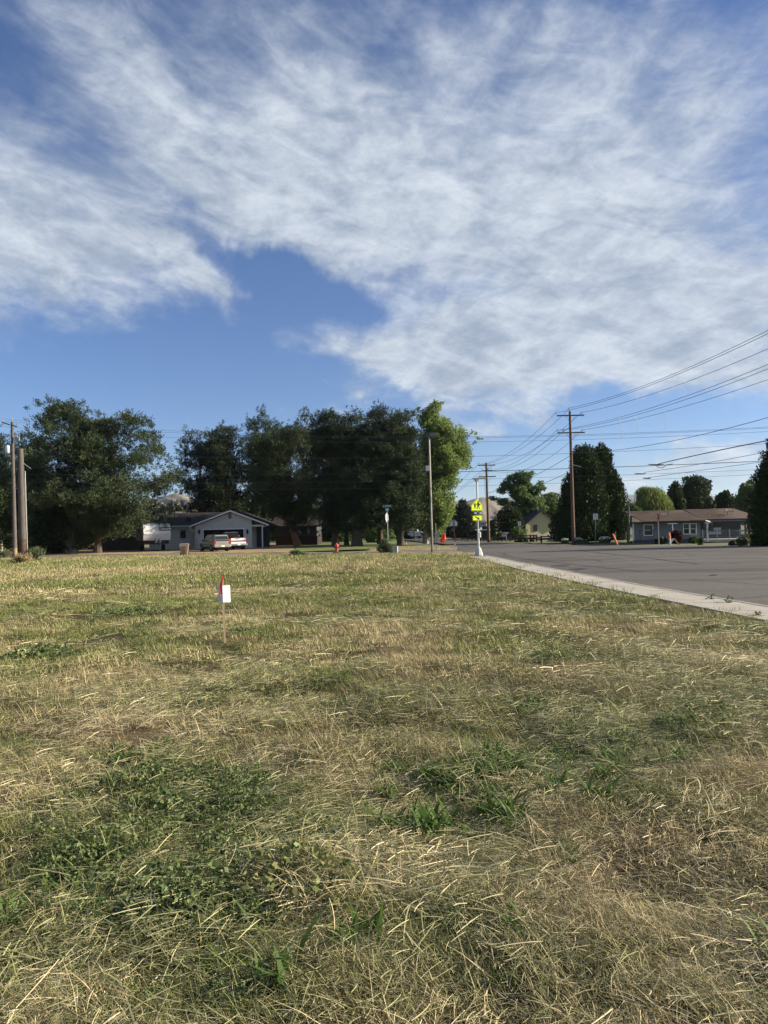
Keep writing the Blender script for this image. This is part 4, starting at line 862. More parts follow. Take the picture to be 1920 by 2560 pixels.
band(1.4, 3.6, 360, near_k, gg); band(3.6, 6.0, 300, near_k, gg); band(6.0, 9.0, 150, near_k, gg, 1.15); band(8.0, 14.0, 34, mid_k, gg); band(14.0, 22.0, 17, mid_k, gg, 1.2); band(20, 34, 5.5, far_k, gg); band(34, 64, 3.6, far_k, gg, 1.25)
# the dandelion-like broad leaves in the green spot right of the middle
for (px, py, n_, sp) in [(1240, 1925, 26, .55), (1120, 1945, 14, .45), (1330, 1905, 10, .35), (40, 2240, 7, .3), (110, 2260, 5, .2), (1130, 2010, 8, .3), (740, 2350, 5, .3), (1160, 2060, 6, .2), (1700, 2300, 5, .5), (330, 1890, 6, .3), (1250, 1965, 8, .4)]:
    c = G(px, py)
    for _ in range(n_):
        x, y = c.x + gg.normal() * sp, c.y + gg.normal() * sp * .5; a, cnt = IDX['broad']
        at_i.append(a + int(gg.random() * cnt)); pts.append((x, y, float(bump_z(x, y)))); at_r.append((0, 0, gg.random() * 6.28)); at_s.append(.55 + .6 * gg.random()); at_d.append(.3 * gg.random())
def extra(k, x, y, z, sc, d):
    a, c = IDX[k]; at_i.append(a + int(gg.random() * c)); pts.append((x, y, z)); at_r.append((0, 0, gg.random() * 6.28)); at_s.append(sc); at_d.append(d)
# ragged taller stems where the lot meets the street, and on the gritty corner and yard beyond
for _ in range(900):
    x = -40 + 45.5 * gg.random(); lim = float(np.interp(x, [-60, -30, -18, -8, -1, 3, 6], [64, 58, 55, 52, 50, 48.6, 46.5])); y = lim - abs(gg.normal()) * 1.3 + .2
    if fbm(x * .6, y * .2, 61) > .45: extra('fartall', x, y, .0, .8 + .9 * gg.random(), .45 + .6 * gg.random())
for _ in range(900):
    x, y = gg.random() * 7.0 - 1.2, 58.8 + gg.random() * 15
    if x > 5.6 + (y - 57) * .10 or x < -1.2 + (y - 64) * .3 or fbm(x * .7, y * .5, 63) < .42: continue
    extra('fartall' if gg.random() < .35 else 'far', x, y, .0, .4 + .5 * gg.random(), .35 + .6 * gg.random())
for _ in range(1300):
    x = -45 + 36 * gg.random(); y = float(np.interp(x, [-60, -30, -16, -8.5], [72.6, 68.6, 64.5, 61.4])) + gg.random() ** 1.5 * 14
    if x > -8.8 - (y - 61) * .05 or fbm(x * .5, y * .5, 66) < .45 or (-24.5 < x < -12 and y > 67): continue
    extra('far', x, y, -.02, .45 + .4 * gg.random(), .55 + .5 * gg.random())
for _ in range(1600):
    x = -8 + 11 * gg.random(); y = 66 + 40 * gg.random()
    if y < 61.5 - .5 * x or x > 1.3 + (y - 74) * .04: continue
    extra('far', x, y, -.03, .45 + .3 * gg.random(), .05 + .3 * gg.random())
# trodden grass tongues over the pavement edge
for _ in range(700):
    y = 3 + 40 * gg.random() ** 1.3; x = float(curb_x(y)) - WALK_W - .05 + (.30 * gg.random() if fbm(y * .8, 2.0, 68) > .45 else .08 * gg.random())
    extra('mid' if y < 16 else 'far', x, y, .0, .35 + .4 * gg.random(), .3 + .7 * gg.random())
me = bpy.data.meshes.new('field_grass'); me.vertices.add(len(pts)); me.vertices.foreach_set('co', np.array(pts, np.float32).ravel())
me.attributes.new('pick', 'INT', 'POINT').data.foreach_set('value', np.array(at_i, np.int32))
me.attributes.new('turn', 'FLOAT_VECTOR', 'POINT').data.foreach_set('vector', np.array(at_r, np.float32).ravel())
me.attributes.new('size', 'FLOAT', 'POINT').data.foreach_set('value', np.array(at_s, np.float32))
me.attributes.new('dryness', 'FLOAT', 'POINT').data.foreach_set('value', np.array(at_d, np.float32))
me.materials.append(GM)
go = bpy.data.objects.new('field_grass', me); link(go)
tag(go, 'patchy mown grass, clover and cut straw covering the whole field', 'grass', kind='stuff')
ng = bpy.data.node_groups.new('scatter', 'GeometryNodeTree'); ng.interface.new_socket('Geometry', in_out='INPUT', socket_type='NodeSocketGeometry'); ng.interface.new_socket('Geometry', in_out='OUTPUT', socket_type='NodeSocketGeometry')
gi = ng.nodes.new('NodeGroupInput'); gout = ng.nodes.new('NodeGroupOutput'); iop = ng.nodes.new('GeometryNodeInstanceOnPoints'); ci = ng.nodes.new('GeometryNodeCollectionInfo')
ci.inputs['Collection'].default_value = src; ci.inputs['Separate Children'].default_value = True; ci.inputs['Reset Children'].default_value = True
def na(nm, ty):
    n = ng.nodes.new('GeometryNodeInputNamedAttribute'); n.data_type = ty; n.inputs['Name'].default_value = nm; return n.outputs[0]
ng.links.new(gi.outputs[0], iop.inputs['Points']); ng.links.new(ci.outputs[0], iop.inputs['Instance']); iop.inputs['Pick Instance'].default_value = True
ng.links.new(na('pick', 'INT'), iop.inputs['Instance Index']); ng.links.new(na('turn', 'FLOAT_VECTOR'), iop.inputs['Rotation']); ng.links.new(na('size', 'FLOAT'), iop.inputs['Scale']); ng.links.new(iop.outputs[0], gout.inputs[0])
md = go.modifiers.new('scatter', 'NODES'); md.node_group = ng

# ================================================================== BUILDINGS
def lap_siding(root, x0, x1, y, z0, z1, step, m, holes=(), name='siding_board', ny_=-1, t=.018, zcap=None):
    """lapped boards on a wall face at depth y, cut round openings; zcap(x)->max z for gables. joined: too thin to pick apart singly"""
    mb = MB(); z = z0
    while z < z1 - .01:
        zt = min(z + step, z1); segs = [(x0, x1)]
        if zcap:
            xs = [x for x in np.linspace(x0, x1, 160) if zcap(x) > zt - step * .3]
            if not xs: break
            segs = [(xs[0], xs[-1])]
        for (hx0, hx1, hz0, hz1) in holes:
            if hz0 < zt - .01 and hz1 > z + .01:
                ns = []
                for a, b in segs:
                    if hx1 <= a or hx0 >= b: ns.append((a, b))
                    else:
                        if hx0 > a: ns.append((a, hx0))
                        if hx1 < b: ns.append((hx1, b))
                segs = ns
        for a, b in segs:
            if b - a < .03: continue
            mb.add([(a, y - .004, z), (b, y - .004, z), (b, y - .004 - t, z), (a, y - .004 - t, z), (a, y - .006, zt), (b, y - .006, zt)], [(0, 1, 2, 3), (3, 2, 5, 4), (0, 3, 4), (1, 5, 2)])
        z += step
    o = mb.build(name, m, root); o['kind'] = 'stuff'; return o
def shingle_rows(root, M, w, l, rows, m, name='shingle_course', stuff=True):
    """stepped shingle courses with uneven tabs over a slope; local x along eave, y up the slope, z normal"""
    mb = MB(); rn = random.Random(rows); sl_ = l / rows
    for r_ in range(rows):
        y0 = r_ * sl_; x = -w / 2
        while x < w / 2 - .02:
            ww = min(rn.uniform(.5, 1.1), w / 2 - x); h = .022 + rn.random() * .016
            vs = [(x, y0 - .02, .004), (x + ww, y0 - .02, .004), (x + ww, y0 - .02, h), (x, y0 - .02, h), (x, y0 + sl_, .006), (x + ww, y0 + sl_, .006)]
            mb.add([M @ Vector(v) for v in vs], [(0, 1, 2, 3), (3, 2, 5, 4)]); x += ww
    o = mb.build(name, m, root); o['kind'] = 'stuff'; return o
def slope_frame(p_eave0, p_eave1, p_top):
    ex = (Vector(p_eave1) - Vector(p_eave0)).normalized(); t = Vector(p_top) - Vector(p_eave0); uy = (t - ex * t.dot(ex)); l = uy.length; uy.normalize(); n = ex.cross(uy)
    c = (Vector(p_eave0) + Vector(p_eave1)) / 2
    return Matrix(((ex.x, uy.x, n.x, c.x), (ex.y, uy.y, n.y, c.y), (ex.z, uy.z, n.z, c.z), (0, 0, 0, 1))), (Vector(p_eave1) - Vector(p_eave0)).length, l
def window(root, x0, x1, z0, z1, y, frame_m, glass_m=None, bars=(1, 1), curtain=False, fw=.06, name='window'):
    f = MB(); d0, d1 = y - .06, y + .03
    f.bb(x0, x0 + fw, d0, d1, z0, z1).bb(x1 - fw, x1, d0, d1, z0, z1).bb(x0 + fw, x1 - fw, d0, d1, z0, z0 + fw).bb(x0 + fw, x1 - fw, d0, d1, z1 - fw, z1)
    w = f.build(name, frame_m, root); nx_, nz_ = bars
    mun = MB()
    for i in range(1, nx_): xx = x0 + fw + (x1 - x0 - 2 * fw) * i / nx_; mun.bb(xx - .015, xx + .015, d0 + .01, y, z0 + fw, z1 - fw)
    for i in range(1, nz_): zz_ = z0 + fw + (z1 - z0 - 2 * fw) * i / nz_; mun.bb(x0 + fw, x1 - fw, d0 + .013, y - .003, zz_ - .02, zz_ + .02)
    if nx_ + nz_ > 2: mun.build('glazing_bar', frame_m, w)
    for i in range(nx_ if nx_ * nz_ <= 4 else 1):
        for j in range(nz_ if nx_ * nz_ <= 4 else 1):
            kx, kz = (nx_, nz_) if nx_ * nz_ <= 4 else (1, 1)
            a = x0 + fw + (x1 - x0 - 2 * fw) * i / kx; b_ = x0 + fw + (x1 - x0 - 2 * fw) * (i + 1) / kx; c = z0 + fw + (z1 - z0 - 2 * fw) * j / kz; d_ = z0 + fw + (z1 - z0 - 2 * fw) * (j + 1) / kz
            MB().bb(a + .017, b_ - .017, y - .012, y - .004, c + .022, d_ - .022).build('pane', glass_m or MAT['glass_dark'], w)
    if curtain:
        cm = MB(); xx = x0 + fw
        while xx < x1 - fw - .05: cm.add([(xx, y + .05, z0 + fw), (xx + .05, y + .09, z0 + fw), (xx + .05, y + .09, z1 - fw), (xx, y + .05, z1 - fw)], [(0, 1, 2, 3)]); cm.add([(xx + .05, y + .09, z0 + fw), (xx + .1, y + .05, z0 + fw), (xx + .1, y + .05, z1 - fw), (xx + .05, y + .09, z1 - fw)], [(0, 1, 2, 3)]); xx += .1
        cm.build('curtain', MAT['curtain'], w)
    return w
# ---- white house with the garage gable
D = 84.0; O = P(558, 1340, D); ox = O.x
def X1(px, D_=D): return P(px, 1340, D_).x - ox
def Z1(px, py, D_=D): return P(px, py, D_).z
h = thing('garage_house', 'low white lap sided house with wide garage gable, shaded by the pines', 'house', (ox, D, 0))
gx0, gx1 = X1(487.5), X1(629.7); xp = X1(578.7); zp = Z1(578.7, 1279) ; ze = Z1(480, 1317); wl_ = Z1(558, 1324); opx0, opx1 = X1(509), X1(609); opz = Z1(558, 1324)
sl_p = (zp - ze) / (xp - X1(477)); cap = lambda x: min(zp - .10 - abs(x - xp) * sl_p * (1 if x < xp else .93), 99)
w = MB(); th = .14
# wall as four pieces round the door opening, gable on top
w.bb(gx0, opx0, .02, th, -.1, opz).bb(opx1, gx1, .02, th, -.1, opz)
w.prism([(gx0, opz), (gx1, opz), (gx1, cap(gx1)), (xp, zp - .1), (gx0, cap(gx0))], .02, th, 'XZ')
w.bb(gx0, gx0 + th, th, 8.5, -.1, ze).bb(gx1 - th, gx1, th, 8.5, -.1, ze).bb(gx0 + th, gx1 - th, 8.36, 8.5, -.1, ze)
w.build('wall', MAT['siding_white'], h)
vent_h = (X1(571.5), X1(579.5), Z1(575, 1296.5), Z1(575, 1284))
lap_siding(h, gx0, gx1, .02, -.02, zp - .15, .20, MAT['siding_white'], [(opx0 - .1, opx1 + .1, -1, opz + .12), vent_h], zcap=lambda x: cap(x))
MB().bb(opx0 - .1, opx0, -.03, .05, 0, opz + .12).bb(opx1, opx1 + .1, -.03, .05, 0, opz + .12).bb(opx0, opx1, -.03, .05, opz, opz + .12).build('door_trim', MAT['trim_white'], h)
gd = MB().bb(opx0 + .02, opx1 - .02, .9, .95, 0, opz - .02).build('garage_door', MAT['garage_dark'], h)
for r_ in range(4):
    for c_ in range(4):
        a = opx0 + .12 + c_ * (opx1 - opx0 - .2) / 4; MB().bb(a, a + (opx1 - opx0 - .2) / 4 - .12, .86, .899, .12 + r_ * opz / 4.2, r_ * opz / 4.2 + opz / 4.2 - .02).build('door_panel', MAT['garage_dark'], gd)
MB().bb(opx0, opx1, .16, .88, opz, opz + .03).bb(opx0 - .02, opx0 - .001, .16, .9, 0, opz).bb(opx1 + .001, opx1 + .02, .16, .9, 0, opz).build('door_recess', MAT['siding_dark'], h)
vf = MB().bb(*[vent_h[0], vent_h[1], -.02, .03], vent_h[2], vent_h[3]).build('gable_vent', MAT['tan_dark'], h)
for i in range(5): MB().box(((vent_h[0] + vent_h[1]) / 2, -.035, vent_h[2] + .06 + i * .11), (vent_h[1] - vent_h[0] - .06, .02, .05), rx=.5).build('louvre', MAT['tan_plastic'], vf)
for px in (499, 619.5):
    lx = X1(px); lz = Z1(px, 1329); lt = MB().lathe((lx, -.16, lz), [(.02, -.30), (.10, -.22), (.13, .12), (.04, .26), (.01, .34)], 8).bb(lx - .03, lx + .03, -.14, .0, lz + .05, lz + .12).build('wall_lantern', MAT['black_paint'], h)
for i_, dg_ in enumerate('1162'): text_mesh(dg_, .20, MAT['trim_dark'], h, Matrix.Translation((X1(576) + (i_ - 1.5) * .14, -.03, Z1(576, 1311))) @ FACE, name='house_number')
# garage roof
hang = .45; rl = 9.2
def roof_slab(root, a, b_, y0, y1, t, m, name='roof', rows=16, fascia=None, shm=None):
    """a -> b outline of a sloping slab in XZ (eave, ridge) extruded in y"""
    n = Vector((-(b_[1] - a[1]), 0, (b_[0] - a[0]))).normalized(); n = n if n.z > 0 else -n
    pts = [(a[0], a[1]), (b_[0], b_[1]), (b_[0] + n.x * t, b_[1] + n.z * t), (a[0] + n.x * t, a[1] + n.z * t)]
    r_ = MB().prism(pts, y0, y1, 'XZ').build(name, m, root)
    p0, p1, tp_ = (a[0] + n.x * t, y0, a[1] + n.z * t), (a[0] + n.x * t, y1, a[1] + n.z * t), (b_[0] + n.x * t, y0, b_[1] + n.z * t)
    if b_[0] > a[0]: p0, p1 = p1, p0; tp_ = (tp_[0], y1, tp_[2])
    M, ww, ll = slope_frame(p0, p1, tp_); shingle_rows(r_, M, ww, ll, rows, shm or m)
    return r_
el_ = (X1(477), ze - .03); er_ = (X1(674), Z1(674, 1314)); pk = (xp, zp)
roof_slab(h, el_, pk, -hang, rl, .12, MAT['roof_dark']); roof_slab(h, er_, pk, -hang, rl, .12, MAT['roof_dark'])
for a in (el_, er_):      # barge boards
    MB().prism([(a[0], a[1] - .02), (pk[0], pk[1] - .02), (pk[0], pk[1] + .17), (a[0], a[1] + .15)], -hang - .04, -hang - .002, 'XZ').build('barge_board', MAT['trim_white'], h)
MB().tube([(el_[0] - .03, -hang + .1, ze), (el_[0] - .03, rl - 4, ze)], .06, 6).tube([(el_[0] - .02, -hang + .2, ze - .05), (gx0 - .45, -.1, ze - .35), (gx0 - .06, -.07, ze - .55)], .04, 6).build('gutter', MAT['trim_white'], h)
# porch on the right
ppx = X1(656.5); pz = Z1(656, 1316)
MB().bb(ppx - .06, ppx + .06, -.2, -.08, 0, pz - .02).build('porch_post', MAT['trim_white'], h)
MB().bb(gx1 + .002, ppx + .2, -.2, -.08, pz, pz + .22).build('porch_beam', MAT['siding_white'], h)
MB().bb(gx1 + .002, ppx + .3, 3.2, 3.3, 0, pz).build('porch_wall', MAT['siding_dark'], h)  # dark siding puts the porch shade into the wall colour
MB().bb(gx1 + .55, gx1 + 1.3, 3.14, 3.19, 0, 2.05).build('porch_door', MAT['trim_dark'], h)
MB().tube([(ppx + .06, -.14, pz - .05), (er_[0] - .15, -hang + .1, er_[1] + .02)], .035, 6).build('downpipe', MAT['trim_white'], h)
# body to the left
bx0 = X1(372, 86.5); by = 2.6; wz = Z1(460, 1316, 86.5)
ww0, ww1, wz0, wz1 = X1(449.5, 86.5), X1(464, 86.5), Z1(456, 1346, 86.5), Z1(456, 1326, 86.5)
MB().bb(bx0, ww0, by + .02, by + .14, -.1, wz).bb(ww1, gx0 - .002, by + .02, by + .14, -.1, wz).bb(ww0, ww1, by + .02, by + .14, -.1, wz0).bb(ww0, ww1, by + .02, by + .14, wz1, wz).bb(bx0, bx0 + .14, by + .14, by + 8, -.1, wz).build('side_wing_wall', MAT['siding_white'], h)
lap_siding(h, bx0, gx0 - .002, by + .02, -.02, wz, .20, MAT['siding_white'], [(ww0, ww1, wz0, wz1)])
window(h, ww0, ww1, wz0, wz1, by + .02, MAT['trim_dark'], bars=(2, 1), curtain=True)
ry = by + 4.6; rz = Z1(500, 1284, D + ry)
for sgn in (0, 1):
    y_e = by - .55 if sgn == 0 else by + 9.8; ze_ = wz - .03
    a0, a1 = X1(362, 86), xp - .3
    vs = [(a0, y_e, ze_), (a1, y_e, ze_), (a1 if sgn == 0 else a1, ry, rz), (a0 + 1.6, ry, rz)]
    t_ = Vector((0, 0, .12)); r_ = MB().add([Vector(v) for v in vs] + [Vector(v) + t_ for v in vs], [(3, 2, 1, 0), (4, 5, 6, 7), (0, 1, 5, 4), (1, 2, 6, 5), (2, 3, 7, 6), (3, 0, 4, 7)]).build('roof', MAT['roof_dark'], h)
    if sgn == 0:
        M, ww_, ll_ = slope_frame((a0 + 1.7, y_e, ze_ + .13), (a1, y_e, ze_ + .13), (a0 + 1.7, ry, rz + .13)); shingle_rows(r_, M, ww_, ll_, 18, MAT['roof_dark'])
MB().tube([(bx0, by - .58, wz + .02), (gx0 - .3, by - .58, wz + .02)], .06, 6).build('gutter', MAT['trim_white'], h)
MB().prism([(X1(345, 86), wz), (X1(400, 86), Z1(400, 1300, 86)), (X1(432, 86), wz)], by - 1.8, by - 1.7, 'XZ').build('small_gable', MAT['siding_dark'], h)
MB().tube([(X1(429, 87), by + 1.7, wz + .3), (X1(429, 87), by + 1.7, Z1(429, 1274, 87))], .05, 6).build('vent_pipe', MAT['black_paint'], h)
dx, dz = X1(470.5, 87), Z1(470, 1298, 87)
dsh = MB().lathe((0, 0, 0), [(.02, .10), (.16, .07), (.29, .02), (.33, -.03), (.30, -.02), (.10, .05)], 14, 'Y'); 
dsh.v = [tuple(Vector((v[0], v[1] * -1, v[2])) + Vector((dx, by + .6, dz))) for v in dsh.v]; dsh.build('satellite_dish', MAT['black_paint'], h)
MB().tube([(dx, by + .7, dz - .1), (dx + .1, by + .9, dz - .75)], .03, 6).tube([(dx, by + .55, dz - .25), (dx, by + .15, dz - .05)], .018, 5).build('dish_arm', MAT['post_steel'], h)
MB().bb(X1(483, 86), X1(487, 86), by - .06, by + .01, Z1(485, 1362, 86), Z1(485, 1353, 86)).build('meter_box', MAT['sign_back'], h)
tag(MB().tube([(P(493, 1340, 83.4).x, 83.3, 0), (P(489.5, 1340, 83.4).x, 83.7, Z1(490, 1345, 83.5))], .025, 6).build('broom', MAT['trim_dark']), 'dark broom handle leaning on the garage wall left of the silver car', 'broom')

# ---- second, dark house behind the red trunked pine
D2 = 92.0; O = P(735, 1340, D2); ox = O.x
X2 = lambda px: P(px, 1340, D2).x - ox
Z2 = lambda px, py: P(px, py, D2).z
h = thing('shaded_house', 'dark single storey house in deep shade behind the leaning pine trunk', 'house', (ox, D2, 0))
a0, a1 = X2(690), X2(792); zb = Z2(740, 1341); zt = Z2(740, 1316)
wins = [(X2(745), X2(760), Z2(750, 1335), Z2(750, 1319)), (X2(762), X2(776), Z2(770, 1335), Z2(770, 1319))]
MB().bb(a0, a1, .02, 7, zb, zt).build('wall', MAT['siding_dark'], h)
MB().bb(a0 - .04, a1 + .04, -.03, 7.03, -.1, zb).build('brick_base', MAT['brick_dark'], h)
bk = MB(); rn = random.Random(4)
zz_ = .02; row = 0
while zz_ < zb - .08:
    x = a0 - (row % 2) * .15
    while x < a1 - .1:
        if x > a0: bk.bb(x, x + .27, -.055 - rn.random() * .012, -.03, zz_, zz_ + .085)
        x += .30
    zz_ += .11; row += 1
o = bk.build('brick_courses', MAT['brick_dark'], h); o['kind'] = 'stuff'
bt = MB(); x = a0 + .2
while x < a1: bt.bb(x, x + .04, -.01, .02, zb + .01, zt); x += .4
o = bt.build('wall_batten', MAT['siding_dark'], h); o['kind'] = 'stuff'
for i, wv in enumerate(wins): window(h, *wv, -.02, MAT['trim_dark'], bars=(1, 1), curtain=False)
zr = Z2(740, 1290)
for sg in (0, 1):
    y_e = -.7 if sg == 0 else 7.7
    vs = [(a0 - .6, y_e, zt - .08), (a1 + .6, y_e, zt - .08), (a1 + .6, 3.5, zr), (a0 - .6, 3.5, zr)]
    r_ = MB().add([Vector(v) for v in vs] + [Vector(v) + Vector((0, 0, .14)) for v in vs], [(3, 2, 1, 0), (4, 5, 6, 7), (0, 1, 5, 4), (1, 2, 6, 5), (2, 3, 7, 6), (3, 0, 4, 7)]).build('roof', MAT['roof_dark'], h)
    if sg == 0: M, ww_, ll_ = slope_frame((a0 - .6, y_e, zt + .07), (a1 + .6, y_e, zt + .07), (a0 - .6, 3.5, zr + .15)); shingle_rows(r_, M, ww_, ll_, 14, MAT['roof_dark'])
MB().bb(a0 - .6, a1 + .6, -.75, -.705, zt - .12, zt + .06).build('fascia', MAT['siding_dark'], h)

# ---- grey ranch house on the right
D3 = 66.0; O = P(1740, 1340, D3); ox = O.x
X3 = lambda px, D_=D3: P(px, 1340, D_).x - ox
Z3 = lambda px, py, D_=D3: P(px, py, D_).z
h = thing('grey_house', 'long low grey sided ranch house with brown shingle roof and dark porch', 'house', (ox, D3, 0))
a0, a1 = X3(1583), X3(1752); zt = Z3(1640, 1305)
wA = (X3(1609), X3(1633.5), Z3(1620, 1339.5), Z3(1620, 1311)); wB = (X3(1708), X3(1725), Z3(1716, 1336), Z3(1716, 1308)); wC = (X3(1725), X3(1742.5), Z3(1733, 1336), Z3(1733, 1308))
def wall_with(root, x0, x1, y, z0, z1, holes, m, name='wall', t=.12):
    mb = MB(); xs = sorted(set([x0, x1] + [h_[0] for h_ in holes] + [h_[1] for h_ in holes]))
    for a, b in zip(xs[:-1], xs[1:]):
        hh = [h_ for h_ in holes if h_[0] < (a + b) / 2 < h_[1]]
        if hh: mb.bb(a, b, y, y + t, z0, hh[0][2]); mb.bb(a, b, y, y + t, hh[0][3], z1)
        else: mb.bb(a, b, y, y + t, z0, z1)
    return mb.build(name, m, root)
wall_with(h, a0, a1, .02, -.1, zt, [wA, wB, wC], MAT['siding_grey'])
lap_siding(h, a0 + .08, a1, .02, .28, zt, .19, MAT['siding_grey'], [wA, wB, wC])
MB().bb(a0 - .02, a1, -.03, .0, .0, .28).build('skirting', MAT['siding_dark'], h)
MB().bb(a0 - .04, a0 + .08, -.03, .01, .28, zt).build('corner_board', MAT['trim_white'], h)
window(h, *wA, .02, MAT['trim_white'], bars=(1, 2), curtain=True, fw=.07); window(h, *wB, .02, MAT['trim_white'], bars=(1, 2), curtain=False, fw=.07); window(h, *wC, .02, MAT['trim_white'], bars=(1, 2), fw=.07)
xe = X3(1900); MB().prism([(a0, .14), (a0 + .12, .14), (a0 + .12 + 8 * .37, 8), (a0 + 8 * .37, 8)], -.1, zt, 'XY').build('side_wall', MAT['siding_grey'], h)
MB().bb(a1 - .12, a1, .14, 3.5, -.1, zt).build('side_wall', MAT['siding_grey'], h)
wall_with(h, a1, xe, 3.5, -.1, zt, [(X3(1800), X3(1830), .9, 2.1)], MAT['siding_dark'], 'porch_back_wall')  # darker than the front siding: shade under the porch roof set in colour
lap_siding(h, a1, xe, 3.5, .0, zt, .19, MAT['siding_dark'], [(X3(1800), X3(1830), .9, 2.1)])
window(h, X3(1800), X3(1830), .9, 2.1, 3.5, MAT['trim_dark'], bars=(2, 1))
MB().bb(X3(1768), X3(1781), 3.42, 3.49, 0, 2.05).build('front_door', MAT['trim_dark'], h)
MB().bb(a1 + .002, xe, .1, 3.48, -.05, .16).build('porch_floor', MAT['concrete'], h)
re = (zt + .02); ryy = 4.2; rzz = Z3(1640, 1281, D3 + ryy)
x_l, x_r = X3(1574), X3(1892)
def slabz(root, vs, t, m, name='roof'):
    return MB().add([Vector(v) for v in vs] + [Vector(v) + Vector((0, 0, t)) for v in vs], [(3, 2, 1, 0), (4, 5, 6, 7), (0, 1, 5, 4), (1, 2, 6, 5), (2, 3, 7, 6), (3, 0, 4, 7)]).build(name, m, root)
rzr = Z3(1885, 1272, D3 + ryy)
r1 = slabz(h, [(x_l, -.75, re - .1), (X3(1757), -.75, re - .1), (X3(1757), ryy, (rzz + rzr) / 2), (x_l + 1.8, ryy, rzz)], .12, MAT['roof_brown'])
M, ww_, ll_ = slope_frame((x_l + 1.0, -.76, re + .03), (X3(1757), -.76, re + .03), (x_l + 1.0, ryy, rzz + .16)); shingle_rows(r1, M, ww_, ll_, 20, MAT['roof_brown'])
r2 = slabz(h, [(X3(1757), -.35, re - .02), (x_r + .6, -.35, re + .05), (x_r - .3, ryy, rzr), (X3(1757), ryy, (rzz + rzr) / 2)], .12, MAT['roof_brown'])
M, ww_, ll_ = slope_frame((X3(1757) + .02, -.36, re + .11), (x_r + .1, -.36, re + .11), (X3(1757) + .02, ryy, (rzz + rzr) / 2 + .15)); shingle_rows(r2, M, ww_, ll_, 20, MAT['roof_brown'])
slabz(h, [(x_l + 1.8, ryy, rzz), (x_r - .3, ryy, rzr), (x_r + .3, 9.4, re), (x_l + 3.6, 9.4, re)], .12, MAT['roof_brown'])
MB().bb(x_l, X3(1757), -.80, -.755, re - .14, re + .01).build('fascia', MAT['trim_dark'], h)
MB().bb(X3(1768), xe + .4, -.42, -.355, re - .10, re + .0).build('porch_fascia', MAT['siding_grey'], h)
pp = X3(1766.5); MB().bb(pp - .07, pp + .07, -.28, -.14, .0, re - .14).build('porch_post', MAT['trim_white'], h)
MB().prism([(pp - .28, re - .12), (pp + .5, re - .12), (pp + .07, re - .32), (pp - .07, re - .32)], -.26, -.16, 'XZ').build('post_bracket', MAT['trim_white'], h)
MB().tube([(X3(1755), -.8, re + .02), (X3(1771), -.4, re - .10)], .05, 5).build('porch_edge_trim', MAT['trim_white'], h)
for px in (1862, 1893): MB().bb(X3(px) - .06, X3(px) + .06, -.2, -.08, 0, re - .12).build('porch_post', MAT['siding_dark'], h)
MB().bb(X3(1838), X3(1893), -.16, -.1, .85, .97).build('porch_rail', MAT['siding_grey'], h)
for px, py in ((1582.5, 1287), (1664.5, 1284)):
    xx, zz_ = X3(px, 68), Z3(px, py, 69); MB().bb(xx - .22, xx + .22, 2.4, 2.75, zz_ - .14, zz_ + .04).build('roof_vent', MAT['trim_white'], h)
xx = X3(1835, 68); MB().tube([(xx, 3.4, Z3(1835, 1281, 69)), (xx, 3.4, Z3(1835, 1273, 69))], .09, 8).build('vent_pipe', MAT['trim_white'], h)
ax = X3(1823.5, 67); an = MB().tube([(ax, 1.2, re + .3), (ax, 1.2, Z3(1823, 1279, 67))], .025, 6).build('antenna_mast', MAT['trim_dark'], h)
am = MB(); za = Z3(1823, 1280, 67); am.tube([(ax - .35, 1.2, za), (ax + .55, 1.2, za + .06)], .02, 5)
for i in range(6): am.tube([(ax - .3 + i * .16, .85, za + .01 * i), (ax - .3 + i * .16, 1.55, za + .01 * i)], .012, 4); 
am.tube([(ax + .2, 1.1, za - .25), (ax + .5, 1.1, za + .3)], .015, 4).build('antenna_elements', MAT['trim_dark'], an)
MB().tube([(X3(1678), .5, re + .6), (X3(1678.5), .5, re + .92)], .03, 5).build('roof_pipe', MAT['trim_dark'], h)

# ---- yellow house
D4 = 106.0; gA = P(1313.5, 1340, D4); O = P(1344, 1340, D4); ox = O.x
X4 = lambda px, D_=D4: P(px, 1340, D_).x - ox
Z4 = lambda px, py, D_=D4: P(px, py, D_).z
h = thing('yellow_house', 'small pale yellow clapboard house with steep dark gable roof', 'house', (ox, D4, 0), rotz=R(10))
a0, a1 = X4(1313.5) , X4(1376); xm = X4(1355); zt = Z4(1314, 1310); zpk = Z4(1360, 1277); 
a1 = 2 * xm - a0
wv = (X4(1333), X4(1343.5), Z4(1338, 1328), Z4(1338, 1312)); wu = (X4(1360.5), X4(1364.5), Z4(1362, 1285.5), Z4(1362, 1278.5))
wall_with(h, a0, a1, .02, -.1, zt, [wv], MAT['siding_yellow'])
MB().prism([(a0, zt), (a1, zt), (xm, zpk - .05)], .02, .12, 'XZ').build('gable_wall', MAT['siding_yellow'], h)
sl4 = (zpk - zt) / (xm - a0)
lap_siding(h, a0, a1, .02, .4, zpk - .1, .21, MAT['siding_yellow'], [wv, wu], zcap=lambda x: (zpk - .05 - abs(x - xm) * sl4) if True else 0)
MB().bb(a0 - .02, a1 + .02, -.03, .0, .0, .4).build('foundation', MAT['concrete'], h)
MB().bb(a0, a0 + .12, .14, 9, -.1, zt).bb(a1 - .12, a1, .14, 9, -.1, zt).build('side_wall', MAT['siding_yellow'], h)
window(h, *wv, .0, MAT['trim_dark'], bars=(3, 3)); window(h, *wu, -.02, MAT['trim_dark'], bars=(1, 1))
